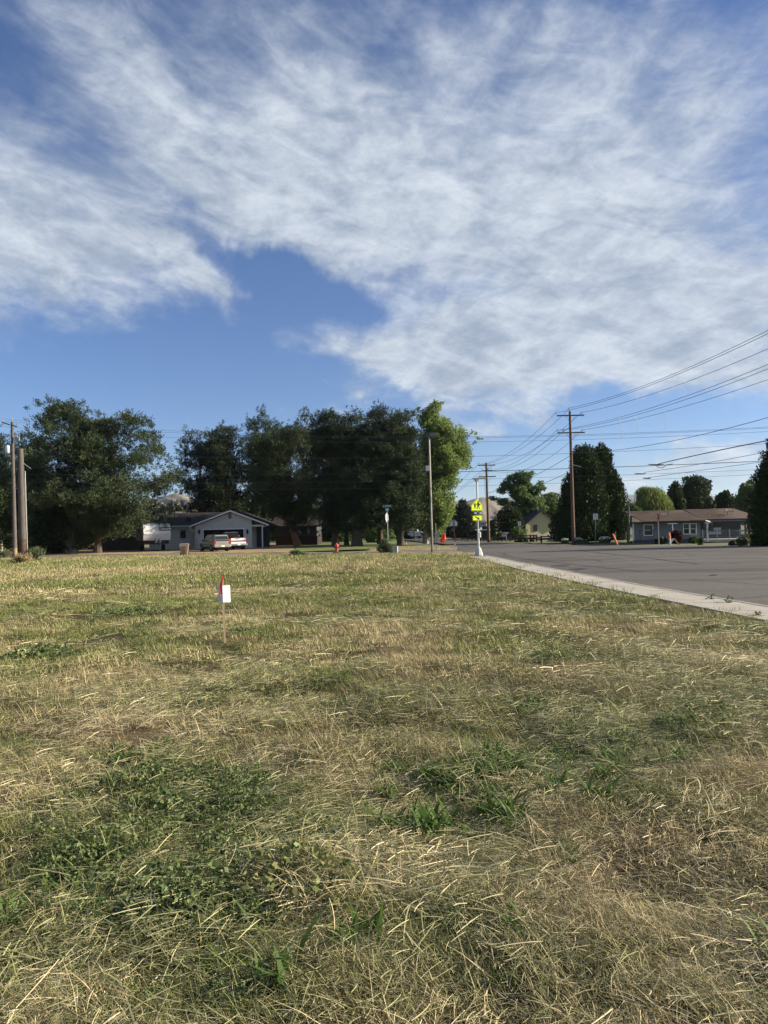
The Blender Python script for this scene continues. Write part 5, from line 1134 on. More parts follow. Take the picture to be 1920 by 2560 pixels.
for s_ in (-1, 1):
    e_ = (xm + s_ * (xm - a0 + .45), zt - .45 * sl4 - .02); roof_slab(h, e_, (xm, zpk), -.35, 9.4, .12, MAT['roof_navy'], rows=16)
    MB().prism([(e_[0], e_[1] - .03), (xm, zpk - .03), (xm, zpk + .14), (e_[0], e_[1] + .14)], -.40, -.352, 'XZ').build('barge_board', MAT['trim_dark'], h)

# ---- pale metal sheds and far buildings behind the rail fence
def shed(name, label, cat, x0, x1, ytop, ybase_px, D_, wall_m, roof_m, ridge_py=None, ribs=0, rotz=0, depth=7, gable_front=False, wins=0, group=None, door=None):
    O = P((x0 + x1) / 2, 1340, D_); s = thing(name, label, cat, (O.x, D_, 0), group, rotz)
    hw = (P(x1, 1340, D_).x - P(x0, 1340, D_).x) / 2; z1 = P((x0 + x1) / 2, ytop, D_).z
    MB().bb(-hw, hw, 0, depth, -.1, z1).build('wall', wall_m, s)
    if ribs:
        mb = MB(); k_ = 0
        while -hw + k_ * ribs < hw: mb.bb(-hw + k_ * ribs, -hw + k_ * ribs + .05, -.035, -.002, 0, z1); k_ += 1
        o = mb.build('wall_rib', wall_m, s); o['kind'] = 'stuff'
    if ridge_py:
        zr_ = P((x0 + x1) / 2, ridge_py, D_).z
        if gable_front:
            MB().prism([(-hw, z1), (hw, z1), (0, zr_)], .0, depth, 'XZ').build('gable_wall', wall_m, s)
            for sg in (-1, 1): MB().prism([(sg * (hw + .3), z1 - .1), (0, zr_ + .02), (0, zr_ + .16), (sg * (hw + .3), z1 + .04)], -.3, depth + .3, 'XZ').build('roof', roof_m, s)
        else:
            for (ya, yb) in ((-.4, depth / 2), (depth + .4, depth / 2)): slabz(s, [(-hw - .3, ya, z1 - .02), (hw + .3, ya, z1 - .02), (hw + .3, yb, zr_), (-hw - .3, yb, zr_)], .1, roof_m)
    for i in range(wins):
        a = -hw + (i + .5) * 2 * hw / wins; f = MB().bb(a - .55, a + .55, -.05, -.002, .9, 1.9).build('window', MAT['trim_white'], s); MB().bb(a - .48, a + .48, -.062, -.052, .97, 1.83).build('pane', MAT['glass_dark'], f)
    if door is not None: MB().bb(door - .45, door + .45, -.04, -.002, 0, 2.0).build('door', MAT['siding_dark'], s)
    return s
shed('metal_barn', 'pale grey ribbed metal shed behind the rail fence, left of the brown pole', 'shed', 1193, 1222, 1326, 0, 118, MAT['siding_far_grey'], MAT['siding_far_grey'], 1320, .5, depth=9, door=.3)
shed('grey_house', 'pale grey two level far building above the ribbed shed', 'building', 1190, 1216, 1308, 0, 150, MAT['siding_far_grey'], MAT['roof_navy'], 1302, 0, depth=9, wins=2)
shed('red_building', 'low red building far down the street beyond the white pickup', 'building', 1049, 1088, 1328, 0, 168, MAT['barn_red'], MAT['barn_red'], 1324, .8, depth=8, wins=3)
shed('white_shed', 'small white gabled shed behind the orange flag', 'shed', 1090, 1112, 1335, 0, 150, MAT['shed_white'], MAT['shed_white'], 1327, 0, depth=6, gable_front=True, door=.2)
shed('dark_carport', 'dark flat fronted building beneath the poplar boughs', 'building', 1102, 1122, 1316, 0, 156, MAT['siding_dark'], MAT['siding_dark'], 1310, 0, depth=6, door=0)
shed('distant_house', 'pale cream distant house seen between grove trunks', 'house', 848, 884, 1338, 0, 185, MAT['siding_yellow'], MAT['roof_dark'], 1334, 0, depth=8, wins=3)
shed('distant_house', 'far pale house right of the flared trunk, beyond the lawn', 'house', 905, 936, 1338, 0, 190, MAT['shed_white'], MAT['roof_dark'], 1333, 0, depth=8, wins=2)
shed('low_barn', 'long low dark barn seen under the arborvitae pair', 'barn', 1400, 1560, 1341, 0, 130, MAT['siding_dark'], MAT['roof_brown'], 1338, 0, depth=8)
# board fence behind the big pine
def board_fence(x0, x1, D_, ztop_px, label, step=.28):
    O = P(x0, 1340, D_); f = thing('board_fence', label, 'fence', (O.x, D_, 0)); w_ = P(x1, 1340, D_).x - O.x; z1 = P(x0, ztop_px, D_).z; me_ = None; k_ = 0; rn = random.Random(3)
    while k_ * step < w_:
        if me_ is None: o = MB().box((step * .47, 0, z1 / 2), (step * .93, .025, z1)).build('board', MAT['fence_wood_dark'], f); me_ = o.data
        else: o = bpy.data.objects.new('board', me_); link(o); o.parent = f
        o.location = (k_ * step, rn.uniform(-.01, .01), rn.uniform(-.05, .02)); k_ += 1
    for zz_ in (.3, z1 * .8): MB().bb(0, w_, .02, .06, zz_, zz_ + .09).build('rail', MAT['fence_wood_dark'], f)
    return f
board_fence(250, 356, 84, 1344, 'tall dark vertical board fence in shade left of the white trailer')

# ================================================================== VEHICLES
def wheel(root, c, r_, w_, axis='Y', side=-1):
    """axle along x of the car body = local Y here"""
    t = MB().lathe(c, [(r_ * .62, -w_ / 2), (r_ * .93, -w_ / 2), (r_, -w_ * .3), (r_, w_ * .3), (r_ * .93, w_ / 2), (r_ * .62, w_ / 2)], 20, 'Y').build('wheel', MAT['tyre'], root)
    y_ = side * w_ * .36
    MB().lathe((c[0], c[1] + y_, c[2]), [(r_ * .60, -.03), (r_ * .60, .03)], 16, 'Y').build('rim', MAT['rim'], t)
    hb = MB().lathe((c[0], c[1] + y_ + side * .04, c[2]), [(r_ * .14, -.03), (r_ * .12, .03)], 10, 'Y')
    for i in range(5):
        a = i * 1.2566; hb.box((c[0] + math.cos(a) * r_ * .34, c[1] + y_ + side * .035, c[2] + math.sin(a) * r_ * .34), (r_ * .46, .02, r_ * .12), ry=-a)
    hb.build('hub_spokes', MAT['sign_back'], t); return t
# cars are built with x forward, y left, z up; the rear is at x = 0
def shell(stations, m, root, name='body', smooth=True):
    """stations along x: (x, half width, z bottom, z shoulder, z top, half width at top)"""
    vs = []; fs = []; n = 10
    for (x, hw, zb, zs, zt_, ht) in stations:
        prof = [(-hw * .90, zb), (-hw, zb + .12), (-hw * 1.0, (zb + zs) / 2 + .05), (-hw * .97, zs), (-ht, zt_ - .03), (-ht * .8, zt_), (ht * .8, zt_), (ht, zt_ - .03), (hw * .97, zs), (hw, (zb + zs) / 2 + .05), (hw, zb + .12), (hw * .9, zb)]
        n = len(prof); vs += [(x, y, z) for y, z in prof]
    for i in range(len(stations) - 1):
        for k in range(n): k2 = (k + 1) % n; fs.append((i * n + k, i * n + k2, (i + 1) * n + k2, (i + 1) * n + k))
    fs.append(tuple(range(n))); fs.append(tuple((len(stations) - 1) * n + k for k in range(n))[::-1])
    return MB().add(vs, fs).build(name, m, root, bevel=.025)
def suv(loc, rz):
    s = thing('parked_suv', 'silver beige SUV with dark windows parked tail out on the dry yard', 'car', loc, rotz=rz)
    shell([(0, .84, .42, .98, 1.00, .80), (.12, .86, .40, 1.0, 1.02, .82), (3.1, .86, .40, 1.0, 1.04, .80), (3.25, .86, .42, .98, 1.02, .78), (4.25, .80, .45, .88, .92, .70), (4.45, .74, .50, .80, .84, .62)], MAT['car_silver'], s)
    shell([(.02, .78, .98, 1.02, 1.03, .74), (.30, .78, .98, 1.30, 1.58, .66), (.45, .78, .98, 1.32, 1.64, .66), (2.4, .78, .98, 1.32, 1.64, .66), (2.65, .78, .98, 1.28, 1.58, .66), (3.25, .76, .98, 1.0, 1.03, .72)], MAT['car_silver'], s, 'cabin')
    for sy in (-1, 1):
        for (x0, x1) in ((.42, 1.20), (1.28, 2.05), (2.13, 2.75)):
            b0 = .775; b1 = .675; xa = x0 + (.06 if x0 < .5 else 0); xb = x1 - (.28 if x1 > 2.7 else 0)
            MB().add([(x0, sy * (b0 + .012), 1.06), (x1, sy * (b0 + .012), 1.06), (xb, sy * (b1 + .022), 1.54), (xa, sy * (b1 + .022), 1.54), (x0, sy * (b0 - .02), 1.06), (x1, sy * (b0 - .02), 1.06), (xb, sy * (b1 - .02), 1.54), (xa, sy * (b1 - .02), 1.54)], [(0, 1, 2, 3), (7, 6, 5, 4), (0, 4, 5, 1), (1, 5, 6, 2), (2, 6, 7, 3), (3, 7, 4, 0)]).build('side_window', MAT['glass_dark'], s)
        MB().bb(.2, 3.9, sy * .862 - .012, sy * .862 + .012, .62, .70).build('side_moulding', MAT['car_trim_grey'], s)
        MB().bb(.5, 2.5, sy * .58 - .02, sy * .58 + .02, 1.66, 1.70).build('roof_rack', MAT['car_trim_grey'], s)
        MB().bb(2.55, 2.75, sy * .98 - .10, sy * .98 + .10, 1.02, 1.18).build('wing_mirror', MAT['black_paint'], s, .03)
        MB().bb(1.12, 1.24, sy * .875 - .015, sy * .875 + .015, .84, .88).build('door_handle', MAT['car_trim_grey'], s)
        MB().bb(-.015, .10, sy * .76 - .09, sy * .76 + .09, .72, 1.0).build('tail_light', MAT['tail_red'], s)
        for xw in (.85, 3.55):
            MB().lathe((xw, sy * .80, .36), [(.44, -.055), (.44, .055)], 20, 'Y').build('wheel_arch', MAT['black_paint'], s)
            wheel(s, (xw, sy * .76, .345), .345, .24, side=sy)
    MB().add([(-.012, -.70, 1.05), (-.012, .70, 1.05), (.225, .60, 1.52), (.225, -.60, 1.52), (.03, -.70, 1.05), (.03, .70, 1.05), (.27, .60, 1.52), (.27, -.60, 1.52)], [(0, 1, 2, 3), (7, 6, 5, 4), (0, 4, 5, 1), (1, 5, 6, 2), (2, 6, 7, 3), (3, 7, 4, 0)]).build('rear_window', MAT['glass_dark'], s)
    MB().bb(-.13, .02, -.86, .86, .42, .62).build('rear_bumper', MAT['car_silver'], s, .03)
    MB().bb(-.02, .0, -.28, .28, .80, .86).build('tailgate_handle', MAT['car_silver'], s)
    MB().bb(-.142, -.131, -.17, .17, .47, .58).build('number_plate', MAT['plate_white'], s)
    MB().bb(.3, .6, -.35, -.25, .25, .32).build('exhaust_pipe', MAT['post_steel'], s)
    MB().bb(.3, 4.0, -.6, .6, .26, .41).build('underbody', MAT['black_paint'], s)
    return s
c = P(556, 1340, 69.3); suv((c.x, 69.3, 0), R(125))
def pickup(name, label, loc, rz, body, white, group=None, detail=True):
    s = thing(name, label, 'pickup truck', loc, group, rz)
    # bed
    MB().bb(0, 2.3, -.94, -.82, .62, 1.24).bb(0, 2.3, .82, .94, .62, 1.24).bb(0, 2.3, -.82, .82, .62, .70).bb(2.24, 2.3, -.82, .82, .70, 1.24).build('cargo_bed', body, s, .015)
    tgt = MB().bb(-.04, .02, -.82, .82, .66, 1.24).build('tailgate', white, s, .015)
    MB().bb(-.055, -.041, -.80, .80, .86, .99).build('tailgate_stripe', body, tgt)
    shell([(2.34, .93, .60, 1.15, 1.22, .88), (3.9, .93, .60, 1.15, 1.20, .86), (5.3, .90, .62, 1.08, 1.14, .82), (5.45, .86, .66, 1.02, 1.08, .78)], body, s, 'body')
    shell([(2.36, .84, 1.18, 1.25, 1.28, .80), (2.46, .84, 1.18, 1.5, 1.84, .68), (3.35, .84, 1.18, 1.5, 1.86, .68), (3.95, .84, 1.18, 1.22, 1.24, .80)], body, s, 'cab')
    MB().bb(2.385, 2.405, -.60, .60, 1.34, 1.74).build('rear_window', MAT['glass_dark'], s)
    for sy in (-1, 1):
        MB().add([(2.62, sy * .84, 1.32), (3.55, sy * .84, 1.32), (3.30, sy * .74, 1.76), (2.66, sy * .74, 1.76), (2.62, sy * .78, 1.32), (3.55, sy * .78, 1.32), (3.30, sy * .68, 1.76), (2.66, sy * .68, 1.76)], [(0, 1, 2, 3), (7, 6, 5, 4), (0, 4, 5, 1), (1, 5, 6, 2), (2, 6, 7, 3), (3, 7, 4, 0)]).build('side_window', MAT['glass_dark'], s)
        MB().bb(-.05, .05, sy * .88 - .06, sy * .88 + .06, .84, 1.1).build('tail_light', MAT['tail_red'], s)
        MB().bb(3.35, 3.5, sy * 1.05 - .12, sy * 1.05 + .12, 1.34, 1.56).build('wing_mirror', MAT['chrome'], s, .02)
        for xw in (1.1, 4.55): 
            MB().lathe((xw, sy * .88, .52), [(.46, -.055), (.46, .055)], 20, 'Y').build('wheel_arch', MAT['black_paint'], s)
            wheel(s, (xw, sy * .82, .38), .38, .25, side=sy)
    MB().bb(-.20, -.06, -.95, .95, .48, .64).build('rear_bumper', MAT['chrome'] if body is MAT['car_red'] else white, s, .02)
    MB().bb(-.212, -.201, -.16, .16, .50, .61).build('number_plate', MAT['plate_white'], s)
    MB().bb(.2, 5.0, -.5, .5, .36, .6).build('chassis', MAT['black_paint'], s)
    if detail: MB().bb(.5, 1.6, -.5, .3, .72, 1.32).build('load', MAT['tan_dark'], s, .05); MB().bb(2.38, 2.5, -.72, .72, 1.86, 1.90).build('cab_roof_trim', white, s)
    return s
c = P(598, 1340, 75.5); pickup('parked_pickup', 'old red and white pickup truck backed out of the garage, right of the silver car', (c.x + .1, 74.6, 0), R(119), MAT['car_red'], MAT['car_white'])
c = P(1036, 1340, 128); pickup('parked_pickup', 'small white pickup truck on the far street beyond the mailbox', (c.x + .3, 128, 0), R(96), MAT['car_white'], MAT['car_white'], detail=False)
# far cars as small shapes with their parts
def small_car(label, px, D_, rz, m):
    c = P(px, 1340, D_); s = thing('parked_car', label, 'car', (c.x, D_, 0), 'far parked cars', rz)
    shell([(0, .78, .35, .8, .84, .7), (.2, .84, .3, .85, .9, .76), (3.9, .84, .3, .8, .86, .74), (4.3, .74, .36, .66, .7, .6)], m, s)
    shell([(.5, .76, .84, .9, .92, .7), (1.1, .74, .84, 1.2, 1.4, .58), (2.3, .74, .84, 1.2, 1.42, .58), (3.1, .74, .82, .86, .9, .7)], m, s, 'cabin')
    for sy in (-1, 1):
        MB().bb(1.0, 2.6, sy * .69 - .03, sy * .69 + .03, .96, 1.28).build('side_window', MAT['glass_dark'], s)
        for xw in (.8, 3.3): wheel(s, (xw, sy * .74, .32), .32, .2, side=sy)
    return s
small_car('dark far car under the grove left of the hydrant', 806, 128, R(0), MAT['trim_dark']); small_car('pale far car parked beyond the lawn between grove trunks', 882, 150, R(5), MAT['car_white'])
small_car('dark grey far car right of the white pickup', 1066, 140, R(170), MAT['car_trim_grey']); small_car('white far car at the bend left of the white pickup', 1016, 150, R(10), MAT['car_white'])
small_car('white low car glimpsed under the arborvitae left of its trunk', 1406, 118, R(0), MAT['car_white'])

# ---- travel trailer
O = P(392, 1340, 76.5); tr = thing('travel_trailer', 'white travel trailer with corrugated front wall parked left of the house', 'trailer', (O.x, 76.5, 0), rotz=R(26))
k = 76.5 / F
tw = 64 * k; z0 = P(392, 1351, 76.5).z; z1 = P(392, 1309, 76.5).z
xl, xr = -tw / 2, tw / 2
# side profile (y back, z): sloped nose
prof = [(0.0, z0), (-.35, z0 + .75), (-.1, z1 - .25), (.25, z1), (6.8, z1), (7.0, z1 - .3), (7.0, z0)]
MB().prism([(a, b_) for a, b_ in prof], xl, xr, 'YZ').build('body', MAT['trailer_side_shaded'], tr)
fr = MB(); nrib = 17; pf = [(0.0, z0), (-.35, z0 + .75), (-.1, z1 - .25), (.25, z1)]
def pfy(z): return float(np.interp(z, [p[1] for p in pf], [p[0] for p in pf]))
zz_ = [z0 + (z1 - z0) * i / nrib for i in range(nrib + 1)]
for i in range(nrib):
    a, b_ = zz_[i] + .004, zz_[i + 1] - .004; ya, yb = pfy(a) - .006, pfy(b_) - .006; ym = (ya + yb) / 2 - .035
    o = MB().add([(xl - .02, ya, a), (xr + .02, ya, a), (xr + .02, ym, (a + b_) / 2), (xl - .02, ym, (a + b_) / 2), (xl - .02, yb, b_), (xr + .02, yb, b_)], [(0, 1, 2, 3), (3, 2, 5, 4), (0, 3, 4), (1, 5, 2)]).build('corrugation', MAT['trailer_white'], tr)
lz = P(392, 1322.5, 76.5).z; ly = pfy(lz) - .06; lx = (P(410, 1340, 76.5).x - O.x)
ang = math.atan2(-.1 + .35, (z1 - .25) - (z0 + .75)); Mlg = Matrix.Translation((lx, ly - .02, lz)) @ Matrix.Rotation(-ang, 4, 'X')
lw_, lh = 30 * k, 8.5 * k
plq = MB(); plq.prism([(-lw_ / 2 + .12, -lh / 2), (lw_ / 2 + .0, -lh / 2), (lw_ / 2 + .10, lh / 2), (-lw_ / 2 + .0, lh / 2)], -.012, .012, 'XZ', M=Mlg); plate = plq.build('logo_plate', MAT['black_paint'], tr)
q2 = MB(); q2.prism([(-lw_ / 2 + .16, -lh / 2 + .035), (lw_ / 2 - .03, -lh / 2 + .035), (lw_ / 2 + .06, lh / 2 - .035), (-lw_ / 2 + .04, lh / 2 - .035)], -.018, -.0125, 'XZ', M=Mlg); q2.build('logo_face', MAT['black_paint'], plate)
text_mesh('Coleman', .34, MAT['white_paper'], plate, Mlg @ Matrix.Translation((-.06, -.03, 0)) @ FACE, fit=lw_ * .74, bold=.012)
bz = MB(); 
for sg in (1,): bz.lathe((0, 0, 0), [(.11, -.01), (.11, .01)], 10, 'Y')
bz.v = [tuple(Mlg @ (Vector(v) + Vector((lw_ * .42, -.03, 0)))) for v in bz.v]; bz.build('lantern_emblem', MAT['white_paper'], plate)
# white swooshes at both edges
for sg, nm in ((-1, 'swoosh_decal'), (1, 'swoosh_decal')):
    zc = P(392, 1334, 76.5).z; pts_ = [(sg * tw / 2 * .99, zc + .18), (sg * tw / 2 * .78, zc - .02), (sg * tw / 2 * .50, zc - .14), (sg * tw / 2 * .8, zc - .10), (sg * tw / 2 * .99, zc - .02)]
    o = MB().add([(x, pfy(z) - .05, z) for x, z in pts_] + [(x, pfy(z) - .044, z) for x, z in pts_], [(0, 1, 2, 3, 4), (9, 8, 7, 6, 5)]).build(nm, MAT['white_paper'], tr)
MB().bb(xl + .1, xr - .1, .3, 6.6, z0 - .42, z0 - .002).build('underframe', MAT['trim_dark'], tr)
MB().tube([(-.55, .4, z0 - .35), (0, -1.5, z0 - .4)], .05, 6).tube([(.55, .4, z0 - .35), (0, -1.5, z0 - .4)], .05, 6).build('hitch_frame', MAT['black_paint'], tr)
MB().tube([(0, -1.45, .05), (0, -1.45, z0 + .12)], .04, 8).lathe((0, -1.45, 0), [(.12, 0), (.12, .05)], 10).build('hitch_jack', MAT['black_paint'], tr)
for i in (-1, 1): MB().lathe((i * .2, -.75, z0 - .3), [(.13, 0), (.155, .08), (.155, .40), (.08, .5), (.04, .55)], 12).build('gas_bottle', MAT['post_steel'], tr)
for sy in (-1, 1):
    for yy_ in (3.2, 4.1): MB().lathe((sy * (tw / 2 - .2), yy_, .35), [(.2, -.1), (.34, -.1), (.35, 0), (.34, .1), (.2, .1)], 16, 'X').build('wheel', MAT['tyre'], tr)
MB().bb(xl - .015, xl - .002, 1.2, 2.0, z0 + .1, z1 - .4).build('side_door', MAT['tan_dark'], tr); MB().bb(xl - .02, xl - .002, 3.0, 4.2, z0 + .9, z1 - .5).build('side_window', MAT['glass_dark'], tr)
MB().bb(-.5, .1, 2.0, 2.6, z1 + .002, z1 + .12).build('roof_vent', MAT['white_paint'], tr)
MB().tube([(xl + .2, .4, z1 + .01), (xl + .2, .4, z1 + .14), (xr - .9, .4, z1 + .16), (xr - .9, .4, z1 + .01)], .02, 5).build('roof_bar', MAT['post_steel'], tr)

# ---- trash cart
c = G(461, 1389.5); tc_ = thing('trash_cart', 'tan wheeled trash cart with grey lid standing on the gravel street edge', 'trash can', (c.x, c.y, 0), rotz=R(12))
MB().add([(-.27, -.28, .10), (.27, -.28, .10), (.27, .28, .10), (-.27, .28, .10), (-.34, -.37, .86), (.34, -.37, .86), (.34, .37, .86), (-.34, .37, .86)], [(3, 2, 1, 0), (4, 5, 6, 7), (0, 1, 5, 4), (1, 2, 6, 5), (2, 3, 7, 6), (3, 0, 4, 7)]).bb(-.25, .25, -.26, .26, .02, .1).build('bin_body', MAT['tan_plastic'], tc_, .02)
MB().bb(-.37, .37, -.40, .40, .865, .92).bb(-.36, .36, -.41, -.385, .70, .86).build('rim', MAT['tan_plastic'], tc_, .01)
MB().add([(-.38, -.42, .925), (.38, -.42, .925), (.38, .42, .925), (-.38, .42, .925), (-.30, -.32, 1.02), (.30, -.32, 1.02), (.32, .38, 1.02), (-.32, .38, 1.02)], [(3, 2, 1, 0), (4, 5, 6, 7), (0, 1, 5, 4), (1, 2, 6, 5), (2, 3, 7, 6), (3, 0, 4, 7)]).build('lid', MAT['bin_lid'], tc_, .02)
MB().add([(-.09, -.305, .12), (.11, -.305, .12), (.13, -.35, .55), (-.11, -.35, .55), (-.09, -.26, .12), (.11, -.26, .12), (.13, -.30, .55), (-.11, -.30, .55)], [(0, 1, 2, 3), (0, 3, 7, 4), (1, 5, 6, 2), (3, 2, 6, 7)]).build('front_recess', MAT['tan_dark'], tc_)
MB().bb(-.2, .2, -.425, -.412, .76, .80).build('label_strip', MAT['tan_dark'], tc_)
for i in (-1, 1): MB().lathe((i * .33, .30, .13), [(.13, -.03), (.13, .03)], 12, 'X').build('wheel', MAT['tyre'], tc_)

# ================================================================== STREET FURNITURE
# ---- survey stake with folded paper
c = G(562, 1606); zc = float(bump_z(c.x, c.y)); dS = c.y
s = thing('survey_stake', 'thin wooden survey stake with folded white paper and red ribbon in the field', 'stake', (c.x, c.y, zc), rotz=R(14))
tz = 165 / F * dS; lean = Vector((-.012, 0, 0))
sx, sy = .017, .012
MB().add([(-sx, -sy, -.05), (sx, -sy, -.05), (sx, sy, -.05), (-sx, sy, -.05), (-sx - .02, -sy, tz), (sx - .02, -sy, tz), (sx - .02, sy, tz), (-sx - .02, sy, tz)], [(3, 2, 1, 0), (4, 5, 6, 7), (0, 1, 5, 4), (1, 2, 6, 5), (2, 3, 7, 6), (3, 0, 4, 7)]).build('stake_lath', MAT['stake_wood'], s)
MB().add([(-sx - .0215, -sy - .0015, tz - .03), (sx - .0185, -sy - .0015, tz - .03), (sx - .0185, sy + .0015, tz - .03), (-sx - .0215, sy + .0015, tz - .03), (-sx - .0215, -sy - .0015, tz + .003), (sx - .0185, -sy - .0015, tz + .003), (sx - .0185, sy + .0015, tz + .003), (-sx - .0215, sy + .0015, tz + .003)], [(4, 5, 6, 7), (0, 1, 5, 4), (1, 2, 6, 5), (2, 3, 7, 6), (3, 0, 4, 7)]).build('painted_tip', MAT['ribbon_red'], s)
zp0, zp1 = (1606 - 1505) / F * dS, (1606 - 1463) / F * dS
# paper wrapped round the stake: left flap turned away, right sheet facing the sun
def paper(pts, name):
    vs = []; n = len(pts); 
    for i, (x, y) in enumerate(pts): dz = .004 * math.sin(i * 2.1); vs += [(x, y, zp0 + dz), (x - .006, y + .002, zp1 + dz)]
    fs = [(2 * i, 2 * i + 2, 2 * i + 3, 2 * i + 1) for i in range(n - 1)]
    o = MB().add(vs, fs).build(name, MAT['white_paper'], s); md_ = o.modifiers.new('t', 'SOLIDIFY'); md_.thickness = .0008; return o
paper([(-.085, .055), (-.05, .012), (-.024, -.030), (-.018, -.034), (.02, -.020), (.06, .004), (.104, .030)], 'paper_sheet')
MB().add([(-.03, -.026, tz - .02), (-.012, -.030, tz - .02), (-.030, -.040, tz - .12), (-.064, -.032, tz - .13), (-.034, -.050, tz - .25), (-.058, -.046, tz - .25), (-.038, -.040, tz - .30), (-.05, -.044, tz - .31)], [(0, 1, 2, 3), (3, 2, 4, 5), (5, 4, 6, 7)]).build('ribbon', MAT['ribbon_red'], s).modifiers.new('t', 'SOLIDIFY').thickness = .002
tag(s.children[0], None)
# ---- school crossing beacon
D5 = G(1197, 1389).y; O = P(1197, 1389, D5)
def Xc(px): return P(px, 1330, D5).x - O.x
def Zc(py, px=1193): return P(px, py, D5).z
s = thing('crossing_beacon', 'white pole with yellow green school crossing sign, flashing bar and arrow plate', 'crossing sign', (O.x, D5, 0), rotz=R(20))
n8 = [(math.cos(i * math.pi / 4 + .39), math.sin(i * math.pi / 4 + .39)) for i in range(8)]
lp = MB(); hb = .55
def oct_(r_, z_): return [(r_ * a, r_ * b_, z_) for a, b_ in n8]
vs = oct_(.27, -.02) + oct_(.27, .06) + oct_(.15, .46) + oct_(.12, .52); fs = []
for i in range(3):
    for k_ in range(8): k2 = (k_ + 1) % 8; fs.append((i * 8 + k_, i * 8 + k2, (i + 1) * 8 + k2, (i + 1) * 8 + k_))
fs += [tuple(range(8))[::-1], tuple(range(24, 32))]
lp.add(vs, fs).build('cast_base', MAT['concrete_white'], s)
for i in range(4): a = i * math.pi / 2 + .2; MB().lathe((.2 * math.cos(a), .2 * math.sin(a), .06), [(.022, 0), (.022, .12)], 6).build('anchor_bolt', MAT['galvanized'], s)
ztop = Zc(1203)
MB().tube([(0, 0, .5), (0, 0, ztop)], [.065, .057], 14).build('pole', MAT['white_paint'], s)
MB().bb(-.13, .10, -.08, .08, ztop - .02, ztop + .14).build('arm_cap', MAT['post_steel'], s, .02)
MB().add([(-.12, -.09, ztop + .15), (.62, -.16, ztop + .17), (.62, .42, ztop + .17), (-.12, .42, ztop + .15), (-.12, -.09, ztop + .19), (.62, -.16, ztop + .24), (.62, .42, ztop + .24), (-.12, .42, ztop + .19)], [(3, 2, 1, 0), (4, 5, 6, 7), (0, 1, 5, 4), (1, 2, 6, 5), (2, 3, 7, 6), (3, 0, 4, 7)]).build('solar_panel', MAT['post_steel'], s)
zA, zB, zC = Zc(1247), Zc(1263), Zc(1277); xs0, xs1 = Xc(1176), Xc(1207); xm_ = Xc(1191.5) ; y_ = -.09
def pent(i, y0, y1): return [(xs0 + i, zC + i), (xs1 - i, zC + i), (xs1 - i, zB - i * .3), ((xs0 + xs1) / 2, zA - i * 1.3), (xs0 + i, zB - i * .3)], y0, y1
def sgn(root, pts, y0, y1, m, nm): return MB().prism(pts, y0, y1, 'XZ').build(nm, m, root)
sp = sgn(s, *pent(0, y_, y_ + .004), MAT['sign_green_yellow'], 'pentagon_sign')
sgn(sp, *pent(.022, y_ - .003, y_ - .001), MAT['black_paint'], 'border_line'); sgn(sp, *pent(.045, y_ - .006, y_ - .0035), MAT['sign_green_yellow'], 'sign_face')
# the two walking figures
fx = (xs0 + xs1) / 2; W = xs1 - xs0; H_ = zA - zC
def fig(cx_, base_, hh, m=1, pack=False):
    mb = MB(); S = hh; y0, y1 = y_ - .010, y_ - .007
    def poly(p): mb.prism([(cx_ + m * a * S, base_ + b_ * S) for a, b_ in p], y0, y1, 'XZ')
    mb.lathe((cx_ + .02 * S, (y0 + y1) / 2, base_ + .93 * S), [(.075 * S, -.0015), (.075 * S, .0015)], 12, 'Y')
    poly([(-.10, .84), (.10, .84), (.13, .55), (.10, .45), (-.11, .45), (-.12, .60)])
    poly([(-.11, .46), (.03, .46), (-.10, .02), (-.20, .0), (-.13, .25)])
    poly([(.0, .46), (.11, .46), (.14, .26), (.28, .03), (.19, .0), (.06, .22)])
    poly([(-.10, .82), (-.08, .70), (-.22, .52), (-.27, .56), (-.16, .70)])
    poly([(.08, .82), (.20, .64), (.22, .50), (.16, .49), (.13, .62), (.05, .72)])
    if pack: poly([(.10, .72), (.30, .62), (.30, .46), (.12, .46)])
    return mb.build('walking_figure', MAT['black_paint'], sp)
fig(fx - W * .17, zC + H_ * .17, H_ * .50); fig(fx + W * .12, zC + H_ * .14, H_ * .66, pack=True)
bar = MB().bb(Xc(1179.7), Xc(1204), -.16, -.07, Zc(1285.3), Zc(1280.3)).build('flasher_bar', MAT['dark_navy'], s, .01)
for a, b_ in ((1183, 1189.5), (1197, 1203)): MB().bb(Xc(a), Xc(b_), -.17, -.161, Zc(1284), Zc(1281.6)).build('lamp', MAT['white_paint'], bar)
ap = MB().bb(Xc(1179.3), Xc(1205), y_, y_ + .004, Zc(1301.5), Zc(1288.8)).build('arrow_plate', MAT['sign_green_yellow'], s)
MB().bb(Xc(1179.3) + .015, Xc(1205) - .015, y_ - .003, y_ - .001, Zc(1301.5) + .015, Zc(1288.8) - .015).build('border_line', MAT['black_paint'], ap)
MB().bb(Xc(1179.3) + .032, Xc(1205) - .032, y_ - .006, y_ - .0035, Zc(1301.5) + .032, Zc(1288.8) - .032).build('plate_face', MAT['sign_green_yellow'], ap)
cx_, cz_ = Xc(1192.5), (Zc(1301.5) + Zc(1288.8)) / 2; a_ = -.50; ca, sa = math.cos(a_), math.sin(a_)
arw = [(-.18, .035), (.03, .035), (.03, .10), (.18, 0), (.03, -.10), (.03, -.035), (-.18, -.035)]
sgn(ap, [(cx_ + x * ca - z * sa, cz_ + x * sa + z * ca) for x, z in arw], y_ - .010, y_ - .007, MAT['black_paint'], 'arrow_symbol')
MB().bb(.05, .13, -.07, .05, Zc(1322), Zc(1303)).build('battery_box', MAT['dark_navy'], s, .01)
